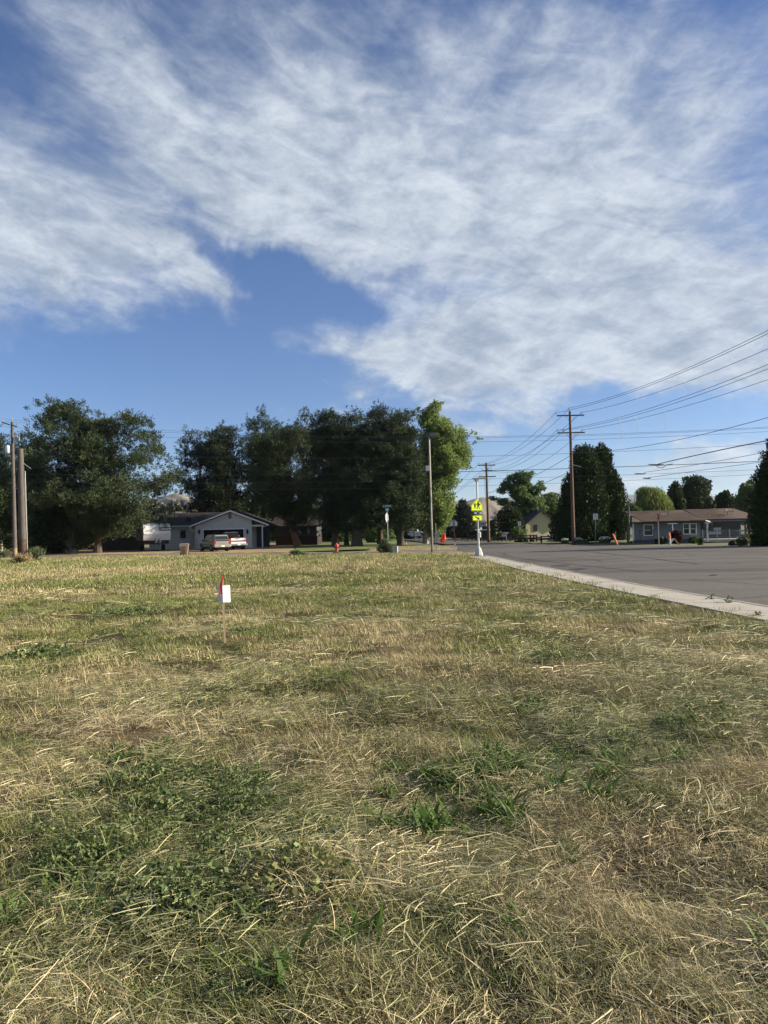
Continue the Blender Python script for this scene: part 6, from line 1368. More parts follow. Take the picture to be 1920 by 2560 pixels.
MB().bb(.06, .15, -.08, .06, Zc(1344), Zc(1330)).build('push_button_box', MAT['sign_white'], s, .01)
# ---- bronze lamp post with shoebox head
D6 = G(1081, 1384.5).y; O = P(1081, 1384, D6); s = thing('lamp_post', 'tall slim bronze lamp post with flat shoebox head and white box on it', 'street lamp', (O.x, D6, 0))
top = P(1071, 1092, D6); tx = top.x - O.x; tz = top.z
tip = lambda py: (tx * (P(1076, py, D6).z / tz) * .45, 0, P(1076, py, D6).z)
MB().tube([(0, 0, 0), tip(1325)], .085, 4).build('dark_lower_shaft', MAT['lamp_bronze'], s)
MB().tube([tip(1325), tip(1255)], .082, 4).build('shaft', MAT['lamp_bronze_light'], s); MB().tube([tip(1255), tip(1242)], .088, 4).build('shaft_band', MAT['lamp_bronze'], s); MB().tube([tip(1242), tip(1092)], [.08, .07], 4).build('shaft', MAT['lamp_bronze_light'], s)
t_ = Vector(tip(1090)); MB().bb(t_.x - .16, t_.x + .03, -.1, .1, t_.z - .03, t_.z + .20).build('arm_bracket', MAT['lamp_bronze'], s)
MB().bb(t_.x + .031, t_.x + .56, -.22, .22, t_.z - .02, t_.z + .20).build('lamp_head', MAT['lamp_bronze_light'], s, .015)
t2 = Vector(tip(1171)); MB().bb(t2.x - .30, t2.x - .04, -.14, .12, t2.z - .18, t2.z + .19).build('junction_box', MAT['white_paint'], s, .01)
# ---- utility pole, brown, two crossarms
def crossarm(root, z_, L_, m, at, ins, name='crossarm', rot=0):
    """arm with braces and pin insulators; at: x offset"""
    a = MB().box((at, -.22, z_), (L_, .10, .12), rz=rot).build(name, m, root)
    MB().tube([(at - L_ * .18, -.27, z_ - .05), (-.02, -.20, z_ - .75)], .018, 5).tube([(at + L_ * .18, -.27, z_ - .05), (.02, -.20, z_ - .75)], .018, 5).build('brace', MAT['post_steel'], a)
    for x, tilt in ins:
        MB().tube([(x, -.22, z_ + .05), (x + tilt * .12, -.22, z_ + .20)], .015, 5).lathe((x + tilt * .14, -.22, z_ + .18), [(.03, 0), (.07, .03), (.04, .08), (.065, .11), (.03, .16)], 8).build('insulator', MAT['porcelain'], a)
    return a
D7 = G(1434.5, 1358.5).y; O = P(1434, 1358, D7); UPx = O.x
s = thing('utility_pole', 'tall brown wooden power pole with two crossarms beside the arborvitae pair', 'utility pole', (O.x, D7, 0))
ptop = P(1425, 1028, D7); ln_ = (ptop.x - O.x); H7 = ptop.z
pl = lambda t: (ln_ * t * .5, .0, H7 * t)
MB().tube([(0, 0, -.2), pl(.12)], [.20, .185], 14).build('dark_butt', MAT['pole_wood_dark_foot'], s); MB().tube([pl(.12), pl(.5), pl(1)], [.184, .155, .115], 14).build('pole_shaft', MAT['pole_wood_brown'], s)
c7 = ln_ * .5
z_a, z_b = P(1425, 1039.5, D7).z, P(1425, 1082.5, D7).z; LA = 68 / F * D7
crossarm(s, z_a, LA, MAT['crossarm_wood'], c7, [(c7 - LA * .47, -1.2), (c7 + LA * .44, -.8)]); crossarm(s, z_b, LA, MAT['crossarm_wood'], c7, [(c7 - LA * .47, -.6), (c7 - LA * .24, -1), (c7 + LA * .44, -.6)])
MB().tube([(c7, 0, H7), (c7 - .12, 0, H7 + .28)], .02, 5).lathe((c7 - .13, 0, H7 + .25), [(.03, 0), (.07, .03), (.04, .09), (.03, .14)], 8).build('insulator', MAT['porcelain'], s)
MB().tube([(c7 - LA * .30, -.25, z_b + .1), (c7 - LA * .12, -.25, z_b + .42), (c7 - .2, -.25, z_b + .46)], .028, 6).build('fuse_cutout', MAT['wire_black'], s)
MB().tube([(.1, -.1, P(1434, 1162, D7).z), (.9, -.3, P(1450, 1168, D7).z)], .03, 6).build('service_bracket', MAT['galvanized'], s)
MB().lathe((.16, -.1, P(1430, 1133, D7).z), [(.05, -.06), (.05, .06)], 8).build('spool_insulator', MAT['porcelain'], s)
# ---- distant pole down the street
D8 = G(1222, 1352.5).y; O = P(1222, 1352, D8)
s = thing('utility_pole', 'distant brown power pole with three crossarms behind the crossing beacon', 'utility pole', (O.x, D8, 0))
t8 = P(1214, 1157, D8); H8 = t8.z; l8 = t8.x - O.x
MB().tube([(0, 0, -.2), (l8 * .5, 0, H8)], [.20, .13], 12).build('pole_shaft', MAT['pole_wood_brown'], s)
for (py, w_, off_, ins) in ((1163.5, 43, 0, (-.48, -.22, .22, .44)), (1177, 26, 2, (-.46, .1, .44)), (1192, 43, 1, ())):
    z_ = P(1215, py, D8).z; LL = w_ / F * D8; crossarm(s, z_, LL, MAT['crossarm_wood'], l8 * .45 + off_ / F * D8, [(l8 * .45 + q_ * LL, 0) for q_ in ins])
MB().tube([(-.35, -.1, H8 - 2.0), (-.30, -.1, H8 - 5.5)], .02, 5).build('riser_cable', MAT['wire_black'], s)
# ---- the two grey poles at the left
D9 = 62.0; O = P(37.5, 1388, D9); s = thing('utility_pole', 'thin weathered grey power pole with white transformer can at the far left', 'utility pole', (O.x, D9, 0))
H9 = P(35, 1055, D9).z; l9 = -.15
MB().tube([(0, 0, -.3), (0, 0, .9)], [.185, .18], 12).build('stained_foot', MAT['limb_light'], s); MB().tube([(0, 0, .9), (l9, 0, H9)], [.179, .12], 12).build('pole_shaft', MAT['pole_wood_grey'], s)
z_ = P(30, 1063, D9).z
ar = MB().box((l9 - .42, -.2, z_ + .12), (.72, .09, .10), ry=.35).box((l9 + .30, -.2, z_ - .10), (.55, .09, .10), ry=.35).build('crossarm', MAT['crossarm_wood'], s)
for dx_, dz_ in ((-.74, .30), (.50, -.02), (.10, .42)): MB().lathe((l9 + dx_, -.2, z_ + dz_), [(.03, 0), (.07, .04), (.04, .10), (.03, .18)], 8).build('insulator', MAT['porcelain'], ar)
MB().tube([(l9, 0, H9), (l9 + .07, 0, H9 + .25)], .02, 5).build('top_pin', MAT['porcelain'], s)
zt_ = P(24, 1124, D9).z; can = MB().lathe((-.52, -.05, zt_ - .34), [(.18, 0), (.21, .05), (.21, .62), (.17, .70), (.05, .74)], 16).build('transformer_can', MAT['transformer_paint'], s)
for a in (-.07, .07): MB().lathe((-.52 + a, -.05, zt_ + .38), [(.035, 0), (.05, .05), (.03, .18)], 8).build('bushing', MAT['porcelain'], can)
MB().bb(-.32, -.1, -.08, .0, zt_ - .15, zt_ + .02).build('transformer_bracket', MAT['galvanized'], s)
MB().tube([(-.52, -.05, zt_ - .34), (-.75, -.05, zt_ - .7), (-.35, -.05, zt_ - 1.15), (-.14, -.05, zt_ - .9)], .02, 5).build('drop_loop', MAT['wire_black'], s)
for py, dx_ in ((1093, .35), (1096, .5)):
    zz_ = P(45, py, D9).z; MB().tube([(0, -.05, zz_), (dx_, -.1, zz_ - .05), (dx_ - .05, -.1, zz_ + .15)], .025, 5).lathe((dx_, -.1, zz_ - .25), [(.03, 0), (.06, .1), (.06, .3), (.03, .4)], 8).build('cutout_fuse', MAT['porcelain'], s)
D10 = 52.0; O = P(59, 1396, D10); s = thing('pole_stub', 'thick short weathered grey pole without wires beside the thinner one', 'utility pole', (O.x, D10, 0))
tp_ = P(49, 1122, D10); l_ = (tp_.x - O.x); H_ = tp_.z
q_ = lambda t: (l_ * t * .75, 0, H_ * t)
MB().tube([(0, 0, -.3), q_(.20)], [.31, .29], 16).build('dark_butt', MAT['pole_wood_dark_foot'], s); MB().tube([q_(.20), q_(.6), q_(1)], [.289, .245, .19], 16).build('pole_shaft', MAT['pole_wood_grey'], s)
MB().tube([(.34, -.05, -.1), (.30, -.05, 1.8), (.20, -.05, H_ * .8)], .022, 6).build('ground_conduit', MAT['galvanized'], s)
MB().tube([(l_ * .6 + .1, 0, H_ * .88), (l_ * .6 + .75, 0, H_ * .82)], .02, 5).build('step_bracket', MAT['galvanized'], s)
# ---- fire hydrant
c = G(842, 1384.5); s = thing('fire_hydrant', 'faded red fire hydrant standing in the grass at the street edge', 'fire hydrant', (c.x, c.y, .08))
MB().lathe((0, 0, 0), [(.19, 0), (.19, .06), (.125, .07), (.125, .46), (.15, .48), (.15, .53), (.12, .54)], 18).build('barrel', MAT['hydrant_red'], s)
MB().lathe((0, 0, .54), [(.17, 0), (.17, .04), (.14, .09), (.07, .17), (.03, .19), (.03, .25)], 18).build('bonnet', MAT['hydrant_red'], s)
for x in (-1, 1): MB().lathe((x * .17, 0, .42), [(.06, -.05), (.06, .03), (.075, .035), (.075, .07)] if x > 0 else [(.075, -.07), (.075, -.035), (.06, -.03), (.06, .05)], 12, 'X').build('side_outlet', MAT['hydrant_red'], s)
MB().lathe((0, -.16, .38), [(.09, -.06), (.09, 0), (.075, .03)], 14, 'Y').build('pumper_outlet', MAT['hydrant_red'], s)
# ---- street name sign with edge-on stop sign
D11 = 56.0; O = P(970.5, 1372, D11); s = thing('street_sign', 'thin post with green street name blades above an edge-on stop sign', 'street sign', (O.x, D11, 0))
l_ = P(967, 1265, D11).x - O.x; l_ *= .4
zT = P(966, 1262, D11).z
MB().tube([(0, 0, 0), (l_, 0, zT - .28)], .03, 8).build('post', MAT['galvanized'], s)
bw = 22 / F * D11; bl = MB().bb(l_ - bw / 2, l_ + bw / 2, -.012, .012, zT - .25, zT + .02).build('name_blade', MAT['sign_green'], s)
text_mesh('E 12TH ST', .2, MAT['sign_white'], bl, Matrix.Translation((l_, -.014, zT - .115)) @ FACE, .001, fit=bw * .88, bold=.003)
z2 = P(967, 1274, D11).z; b2 = MB().box((l_, 0, z2), (.62, .02, .24), rz=R(-62)).build('cross_blade', MAT['sign_green'], s)
MB().box((l_ - .012, -.022, z2), (.46, .008, .15), rz=R(-62)).build('blade_glare', MAT['sign_white'], b2)  # white face paints the sunlit brightness onto the green blade
so = MB(); r_ = .40; pts_ = [(r_ * math.cos(math.pi / 8 + i * math.pi / 4), r_ * math.sin(math.pi / 8 + i * math.pi / 4)) for i in range(8)]
zz_ = P(966, 1294, D11).z; so.prism(pts_, -.004, .004, 'XZ', M=Matrix.Translation((l_ * .7 - .04, -.03, zz_)) @ Matrix.Rotation(R(72), 4, 'Z')); so.build('stop_sign_back', MAT['sign_back'], s)
# ---- utility pedestal
c = G(989, 1386); s = thing('utility_pedestal', 'small pale grey green utility pedestal beside the weedy bush', 'utility box', (c.x, c.y, 0), rotz=R(-14))
MB().bb(-.16, .16, -.14, .14, 0, .52).build('cabinet', MAT['pedestal_green'], s, .012); MB().bb(-.175, .175, -.155, .155, .521, .58).build('cap', MAT['pedestal_green'], s, .015)
# ---- striped marker, orange folded flag sign, pentagon back, mailbox
c = G(1091.5, 1377); s = thing('marker_post', 'thin steel post with black and white diagonal striped panel near the lamp post', 'marker post', (c.x, c.y, 0))
zt2 = P(1090, 1308, c.y).z; MB().tube([(0, .03, 0), (-.03, .03, zt2)], .035, 6).build('post', MAT['post_steel'], s)
pa = MB().bb(-.10, .10, -.012, -.002, .55, 1.5).build('striped_panel', MAT['black_paint'], s)
for i in range(6): MB().prism([(-.10, .62 + i * .15), (.10, .72 + i * .15), (.10, .79 + i * .15), (-.10, .69 + i * .15)], -.016, -.0125, 'XZ').build('stripe', MAT['sign_white'], pa)
c = G(1112.5, 1364); s = thing('flag_sign', 'crumpled bright orange fabric roadwork sign on a thin stand', 'road work sign', (c.x, c.y, 0))
MB().tube([(0, 0, 0), (-.02, .03, P(1111, 1330, c.y).z)], .02, 6).tube([(-.4, 0, .02), (.4, 0, .02)], .02, 5).build('stand', MAT['post_steel'], s)
kk = c.y / F
def fz(px, py): return ((px - 1112.5) * kk, P(px, py, c.y).z)
fl = MB(); gx = 12; gy = 14
vs = []; 
for j in range(gy + 1):
    t = j / gy; xl_, zl_ = fz(np.interp(t, [0, .5, 1], [1108.5, 1102, 1100]), np.interp(t, [0, .5, 1], [1331, 1345, 1355])); xr_, zr_ = fz(np.interp(t, [0, .5, 1], [1112, 1116, 1110]), np.interp(t, [0, .5, 1], [1331, 1348, 1356]))
    for i in range(gx + 1):
        u_ = i / gx; vs.append((xl_ + (xr_ - xl_) * u_, -.05 + .06 * math.sin(u_ * 11 + j * .5) + .03 * math.sin(j * 1.7), zl_ + (zr_ - zl_) * u_ - .05 * math.sin(u_ * 3.14)))
fl.add(vs, [(j * (gx + 1) + i, j * (gx + 1) + i + 1, (j + 1) * (gx + 1) + i + 1, (j + 1) * (gx + 1) + i) for j in range(gy) for i in range(gx)], True)
o = fl.build('orange_cloth', MAT['flag_orange'], s); o.modifiers.new('t', 'SOLIDIFY').thickness = .006
c = G(1137.5, 1367); s = thing('sign_post', 'back of a pentagon sign on a brown wooden post with white foot', 'road sign', (c.x, c.y, 0))
dd = c.y; zt2 = P(1136, 1296, dd).z; lx = P(1136, 1300, dd).x - P(1137.5, 1300, dd).x
MB().bb(-.07, .07, -.07, .07, 0, P(1137, 1355, dd).z).build('painted_foot', MAT['white_paint'], s); MB().add([(-.05, -.05, P(1137, 1355, dd).z), (.05, -.05, P(1137, 1355, dd).z), (.05, .05, P(1137, 1355, dd).z), (-.05, .05, P(1137, 1355, dd).z), (-.05 + lx, -.05, zt2), (.05 + lx, -.05, zt2), (.05 + lx, .05, zt2), (-.05 + lx, .05, zt2)], [(3, 2, 1, 0), (4, 5, 6, 7), (0, 1, 5, 4), (1, 2, 6, 5), (2, 3, 7, 6), (3, 0, 4, 7)]).build('post', MAT['post_wood_brown'], s)
w2 = 19 / F * dd / 2; za, zb_, zc_ = P(1136, 1298, dd).z, P(1136, 1306, dd).z, P(1136, 1315, dd).z
MB().prism([(lx - w2 * .9, zc_), (lx + w2 * .9, zc_), (lx + w2, zb_), (lx, za), (lx - w2, zb_)], .056, .062, 'XZ').build('sign_back', MAT['sign_back'], s)
MB().bb(lx - .16, lx - .06, .0, .02, P(1136, 1328, dd).z, P(1136, 1321, dd).z).build('small_plate', MAT['limb_light'], s)
c = G(1072, 1358.5); s = thing('mailbox', 'dark mailbox on a leaning brown post beside the far street', 'mailbox', (c.x, c.y, 0))
MB().tube([(.05, 0, 0), (-.06, 0, .9)], .07, 4).build('post', MAT['mail_brown'], s)
mb = MB().prism([(-.22, .92), (.50, .92), (.50, 1.14), (.42, 1.24), (-.14, 1.24), (-.22, 1.14)], -.14, .14, 'XZ'); mb.build('box', MAT['black_paint'], s, .02)
MB().bb(.505, .52, -.02, .02, 1.0, 1.22).build('flag', MAT['ribbon_red'], s)
def stake(name, label, px, base_py, top_px, top_py, r_, m, group=None, cap=None):
    c = G(px, base_py); t = P(top_px, top_py, c.y); o = MB().tube([(0, 0, 0), (t.x - c.x, 0, t.z)], r_, 5).build(name, m); o.location = (c.x, c.y, 0); tag(o, label, 'stake', group)
    if cap:
        MB().tube([(0, 0, .001), (0, 0, .002)], .001, 3)
    return o
stake('marker_stake', 'rusty orange thin stake just right of the lamp post', 1086, 1362, 1085.5, 1337, .035, MAT['post_wood_brown']); stake('marker_stake', 'white thin utility marker touching the lamp post foot', 1077, 1371, 1077, 1353, .03, MAT['white_paint'])
stake('marker_stake', 'short white marker on the lawn beside the rightmost grove trunk', 1015.5, 1361, 1015.5, 1350, .05, MAT['white_paint']); stake('marker_stake', 'cream marker post in front of the yellow house', 1380, 1355.5, 1380, 1335, .06, MAT['flower_white'])
stake('marker_stake', 'white marker post behind the crossed orange stake', 1540, 1357, 1538.7, 1329, .045, MAT['white_paint']); stake('marker_stake', 'leaning orange wooden stake under the arborvitae pair', 1543.5, 1361.5, 1532, 1335, .075, MAT['orange_wood'])
stake('marker_stake', 'thin dark marker rod in front of the white pickup', 1040, 1352, 1039, 1331, .03, MAT['post_steel']); stake('marker_stake', 'thin pale post at the rail fence gate', 1286, 1352, 1286, 1337, .05, MAT['white_paint'])
# white for-rent style T post by the fence
c = G(1266.5, 1354.5); s = thing('yard_sign', 'white T shaped yard sign post by the rail fence', 'yard sign', (c.x, c.y, 0)); k8 = c.y / F
MB().bb(-.05, .05, -.05, .05, 0, P(1266, 1331, c.y).z).build('post', MAT['white_paint'], s); MB().bb(-.35, .30, -.045, .045, P(1266, 1333.5, c.y).z, P(1266, 1331, c.y).z + .02).build('arm', MAT['sign_white'], s, 0)
MB().bb(-.55, -.06, -.02, .0, P(1266, 1341.5, c.y).z, P(1266, 1335.5, c.y).z).build('hanging_panel', MAT['sign_back'], s)
# no parking signs
def text_sign(px, base_py, x0, x1, y0_, y1_, label, lines, post_m, sym=True):
    c = G(px, base_py); s = thing('road_sign', label, 'road sign', (c.x, c.y, 0)); dd = c.y; zt_, zb2 = P(px, y0_, dd).z, P(px, y1_, dd).z; xa, xb = P(x0, 1330, dd).x - c.x, P(x1, 1330, dd).x - c.x; xm2 = (xa + xb) / 2
    MB().tube([(0, .03, 0), (xm2, .03, zt_ - .05)], .035, 6).build('post', post_m, s)
    pn = MB().bb(xa, xb, -.012, -.002, zb2, zt_).build('sign_panel', MAT['sign_white'], s); hh = zt_ - zb2
    if sym: MB().lathe((xm2, -.015, zt_ - hh * .18), [(hh * .09, -.002), (hh * .09, .002)], 12, 'Y').build('symbol', MAT['trim_dark'], pn)
    for i, t_ in enumerate(lines): text_mesh(t_, hh * .2, MAT['trim_dark'], pn, Matrix.Translation((xm2, -.014, zt_ - hh * (.42 + i * .22))) @ FACE, .001, fit=(xb - xa) * (.82 if len(t_) > 4 else .6))
    return s
text_sign(1488.5, 1357.5, 1484, 1496, 1284, 1299, 'white parking restriction sign in front of the arborvitae pair', ['PARKING', 'ANY TIME', 'HERE'], MAT['post_steel'])
text_sign(1299.5, 1350.5, 1295.5, 1303.5, 1303.5, 1314, 'small white road sign left of the yellow house', ['SCHOOL', 'ZONE'], MAT['post_steel'])
# ---- rail fences, each length its own thing
def rail_fence(label, xs, base_py, top_py, D_a, D_b, group):
    n = len(xs); pa_ = P(xs[0], 1340, D_a); s = thing('rail_fence', label, 'fence', (pa_.x, D_a, 0), group); ps = []
    for i, px in enumerate(xs):
        t = i / (n - 1); dd = D_a + (D_b - D_a) * t; p = P(px, 1340, dd); ps.append(Vector((p.x - pa_.x, dd - D_a, 0)))
    hgt = P(xs[0], top_py, D_a).z
    for p in ps: MB().box((p.x, p.y, hgt / 2), (.16, .16, hgt + .08)).build('post', MAT['fence_brown'], s)
    for a, b_ in zip(ps[:-1], ps[1:]):
        d_ = b_ - a; an_ = math.atan2(d_.y, d_.x)
        for z_ in (.25, hgt * .5, hgt * .88): MB().box(((a.x + b_.x) / 2, (a.y + b_.y) / 2 - .1, z_), (d_.length + .05, .04, .13), rz=an_).build('rail', MAT['fence_brown'], s)
    return s
FG = 'dark brown three rail fences along the far side of the road'
rail_fence('dark rail fence in the distance left of the distant power pole', [1168, 1180, 1190, 1200], 1355, 1337, 104, 98, FG)
rail_fence('dark rail fence stretch behind the crossing beacon, up to the gate', [1200, 1209, 1218, 1234, 1244, 1254, 1265, 1276], 1355, 1337, 96, 90, FG)
rail_fence('dark rail fence stretch in front of the yellow house', [1287, 1300, 1326, 1334, 1341], 1355, 1338, 88, 85, FG)
rail_fence('dark rail fence returning to the road below the yellow house', [1341, 1353], 1357, 1341, 84, 76, FG)
rail_fence('dark rail fence stretch behind the white flower clumps', [1353, 1387, 1412, 1440, 1468, 1500, 1530, 1556], 1356, 1340, 82, 80, FG)
# ---- things in the ranch house yard
def xz(px, py, D_): p = P(px, py, D_); return p
for (px, top_, lab, hw) in [(1600.5, 1328, 'dark T shaped clothes post below the left window', 7), (1634, 1325.5, 'dark T shaped clothes post right of the left window', 7), (1682.5, 1310, 'white T shaped clothes post between the house windows', 12)]:
    dd = 63.5; p = P(px, 1340, dd); t = P(px, top_, dd); s = thing('clothes_post', lab, 'clothes post', (p.x, dd, 0), 'clothes posts in the yard of the grey house'); m_ = MAT['trim_white'] if 'white' in lab else MAT['trim_dark']
    MB().tube([(0, 0, 0), (-.02, 0, t.z)], .035, 6).build('upright', m_, s); MB().box((-.02, 0, t.z + .04), (hw * 2 / F * dd, .06, .07)).build('crossbar', m_, s)
p = G(1647, 1361.5); t = P(1644, 1276, p.y); s = thing('flagpole', 'slim grey flagpole with furled dark flag in front of the grey house', 'flagpole', (p.x, p.y, 0))
MB().tube([(0, 0, 0), (t.x - p.x, 0, t.z)], [.05, .03], 8).build('pole', MAT['post_steel'], s)
fm = MB(); z_t, z_b = P(1644, 1283, p.y).z, P(1645, 1302, p.y).z; lx = (t.x - p.x) * .85
fm.tube([(lx, 0, z_t), (lx + .08, 0, z_t - .1), (lx + .09, 0, (z_t + z_b) / 2), (lx + .05, 0, z_b)], [.02, .07, .10, .04], 7).build('furled_flag', MAT['car_red'], s)
for px, top_, bs, r_, lab, m_ in [(1571, 1265, 1358, .11, 'tall grey post at the left corner of the grey house', 'pole_wood_grey'), (1567, 1318, 1356, .07, 'shorter grey post beside the tall one at the house corner', 'fence_wood_dark')]:
    c = G(px + 2, bs); t = P(px, top_, c.y); o = MB().tube([(0, 0, 0), (t.x - c.x, 0, t.z)], [r_, r_ * .8], 10).build('wooden_post', MAT[m_]); o.location = (c.x, c.y, 0); tag(o, lab, 'post')
# striped flag hung on the porch fence
dd = 62.5; c = P(1786.5, 1327.5, dd); w_, h_ = 33 / F * dd, 15.5 / F * dd
s = thing('striped_flag', 'black and white striped flag with one blue line hung at the porch', 'flag', (c.x, dd, c.z))
MB().bb(-w_ / 2, w_ / 2, 0, .01, -h_ / 2, h_ / 2).build('flag_cloth', MAT['trim_dark'], s)
for i in range(13):
    if i % 2 == 0:
        z_ = h_ / 2 - (i + .5) * h_ / 13; x0_ = -w_ / 2 if i > 6 else -w_ / 2 + w_ * .42; MB().bb(x0_ + .01, w_ / 2 - .01, -.006, -.001, z_ - h_ / 30, z_ + h_ / 30).build('white_stripe', MAT['sign_white'], s)
MB().bb(-w_ / 2 + w_ * .42, w_ / 2, -.006, -.001, -.012, .02).build('blue_line', mat('flag_blue', (.03, .06, .30), .6), s)
MB().bb(-w_ / 2, -w_ / 2 + w_ * .42, -.004, -.001, .02, h_ / 2).build('canton', MAT['dark_navy'], s)
# wire yard fence
p0 = P(1740, 1340, 61.8); s = thing('wire_fence', 'low wire mesh yard fence with thin steel posts before the dark porch', 'fence', (p0.x, 61.8, 0)); L_ = P(1870, 1340, 61.8).x - p0.x
for i, px in enumerate((1740, 1757, 1793, 1824, 1850, 1870)):
    x = P(px, 1340, 61.8).x - p0.x; MB().tube([(x, 0, 0), (x, 0, 1.15)], .03, 6).build('post', MAT['galvanized'], s)
wm = MB(); k_ = 0
while k_ * .16 < L_: wm.tube([(k_ * .16, 0, .05), (k_ * .16, 0, 1.05)], .004, 3, False); k_ += 1
for z_ in (.1, .3, .5, .7, .9, 1.07): wm.tube([(0, -.005, z_), (L_, -.005, z_)], .006, 3, False)
o = wm.build('wire_mesh', MAT['galvanized'], s); o['kind'] = 'stuff'
# orange tipped post and small gabled board stand
c = G(1676, 1363); s = thing('marker_post', 'white post with orange upper half in front of the red leaved shrub', 'marker post', (c.x, c.y, 0)); k_ = c.y / F
MB().tube([(0, 0, 0), (-.03, 0, 17 * k_)], [.06, .09], 8).build('lower_shaft', MAT['white_paint'], s); MB().tube([(-.03, 0, 17 * k_), (-.08, 0, 29 * k_), (-.08, 0, 32 * k_)], [.091, .10, .05], 8).build('orange_top', MAT['orange_wood'], s)
c = G(1685, 1362); s = thing('gable_stand', 'small A shaped white edged wooden yard ornament beside the orange tipped post', 'yard ornament', (c.x, c.y, 0))
for sg in (-1, 1): MB().box((sg * .22, 0, .26), (.06, .28, .62), ry=sg * -.68).build('roof_board', MAT['white_paint'] if sg < 0 else MAT['stake_wood'], s)
# low pickup truck shed: red shrub etc. below as plants
def plant(name, label, cat, px, base_py, rows, style, lm, n, size, seed, group=None, D_=None, extra=None, flowers=0, plumes=0, plm='plume'):
    """small plant: silhouette rows (py, xl, xr) at its own depth"""
    rg = np.random.default_rng(seed); rn = random.Random(seed); dd = D_ or G(px, base_py).y; c = P(px, 1340, dd); s = thing(name, label, cat, (c.x, dd, 0), group)
    rows = sorted([(max(P(px, py, dd).z, .02), P(xl, py, dd).x - c.x, P(xr, py, dd).x - c.x) for py, xl, xr in rows]); zs = [r_[0] for r_ in rows]; pads = []
    for k_ in range(26):
        z = rn.uniform(0, zs[-1]); l_, r_ = np.interp(z, zs, [q[1] for q in rows]), np.interp(z, zs, [q[2] for q in rows]); hw = max((r_ - l_) / 2, .05); pr = max(min(hw * .5, zs[-1] * .3), .06)
        th = rn.random() * 6.28; ro = math.sqrt(rn.random()) * max(hw - pr * .7, 0); pads.append(((l_ + r_) / 2 + math.cos(th) * ro, math.sin(th) * ro * .7, z, pr, pr))
    v = foliage(pads, style, n, size, rg).reshape(-1, 3); v[:, 2] = np.abs(v[:, 2]) + .01
    o = mesh_np('leaves', v, np.arange(len(v)).reshape(-1, 4), lm, s); o['kind'] = 'stuff'
    mb = MB()
    for k_ in range(5): e = rn.choice(pads); mb.tube([(0, 0, 0), (e[0] * .5, e[1] * .5, e[2] * .6), (e[0], e[1], e[2])], [.03, .02, .008], 4, False)
    mb.build('stem', MAT['twig'], s)
    if flowers:
        pp_ = np.array(pads); i_ = rg.integers(0, len(pads), flowers); cc_ = pp_[i_, :3] + rg.normal(size=(flowers, 3)) * pp_[i_, 3:4] * .5; cc_[:, 2] = cc_[:, 2] * .35 + zs[-1] * .72 + rg.random(flowers) * zs[-1] * .25; cc_ = np.repeat(cc_, 5, 0); d_ = unit(rg.normal(size=cc_.shape) * np.array([1, 1, .4]))
        v = shards(cc_, d_, np.full(len(cc_), .06), np.full(len(cc_), .045), rg).reshape(-1, 3); o = mesh_np('flower_heads', v, np.arange(len(v)).reshape(-1, 4), MAT['flower_white'], s); o['kind'] = 'stuff'
    if plumes:
        b_ = rg.normal(size=(plumes, 3)) * np.array([.22, .22, 0]) * zs[-1]; a_ = rg.normal(size=(plumes, 3)) * np.array([.28, .28, 0]) + np.array([0, 0, 1]); a_ = unit(a_)
        v = shards(b_ + np.array([0, 0, zs[-1] * .35]), a_, zs[-1] * (.5 + .45 * rg.random(plumes)), np.full(plumes, .045), rg).reshape(-1, 3); o = mesh_np('plumes', v, np.arange(len(v)).reshape(-1, 4), LM[plm], s); o['kind'] = 'stuff'
    return s
WF = 'white flowering clumps along the far road edge'
plant('flower_clump', 'round white flowered clump left of the tall brown pole', 'flowers', 1411, 1358.5, [(1349, 1405, 1418), (1353, 1402, 1422), (1358, 1402, 1422)], 'leaf', LM['bush'], 1600, .09, 1, WF, flowers=130)
plant('flower_clump', 'small white flowered clump just right of the tall brown pole', 'flowers', 1446, 1358.5, [(1348, 1440, 1452), (1353, 1437, 1457), (1358, 1437, 1457)], 'leaf', LM['bush'], 1500, .09, 2, WF, flowers=120)
plant('shrub', 'low yellow green shrub between white flower clumps', 'shrub', 1464, 1358.5, [(1350, 1458, 1470), (1358, 1456, 1474)], 'leaf', LM['bush'], 1300, .09, 3, flowers=10)
plant('flower_clump', 'widest white flowered clump under the arborvitae pair', 'flowers', 1511, 1358.5, [(1346, 1500, 1522), (1351, 1492, 1530), (1358, 1490, 1532)], 'leaf', LM['bush'], 4200, .09, 4, WF, flowers=420)
plant('flower_clump', 'tiny white flower tuft at the corner of the grey house', 'flowers', 1579, 1358.5, [(1352, 1575, 1583), (1358, 1574, 1584)], 'leaf', LM['bush'], 400, .08, 5, WF, flowers=50)
plant('shrub', 'dark red leaved shrub between the windows of the grey house', 'shrub', 1690, 1360, [(1326, 1682, 1698), (1334, 1676, 1705), (1345, 1674, 1706), (1356, 1678, 1702)], 'leaf', LM['red_leaf'], 4200, .11, 6)
plant('shrub', 'dark green low shrub below the left window of the grey house', 'shrub', 1652, 1361, [(1345, 1642, 1662), (1352, 1636, 1668), (1361, 1636, 1670)], 'leaf', LM['dark_leaf'], 3000, .10, 7, flowers=14)
plant('ornamental_grass', 'tan plumed ornamental grass below the double window', 'ornamental grass', 1734, 1363, [(1346, 1722, 1746), (1354, 1720, 1750), (1362, 1722, 1750)], 'arbor', LM['bush'], 3200, .13, 8, plumes=700, D_=59)
plant('shrub', 'bright green rounded shrub right of the left plumed grass', 'shrub', 1752, 1363, [(1345, 1748, 1757), (1352, 1743, 1761), (1362, 1744, 1761)], 'leaf', LM['bush'], 2200, .09, 9)
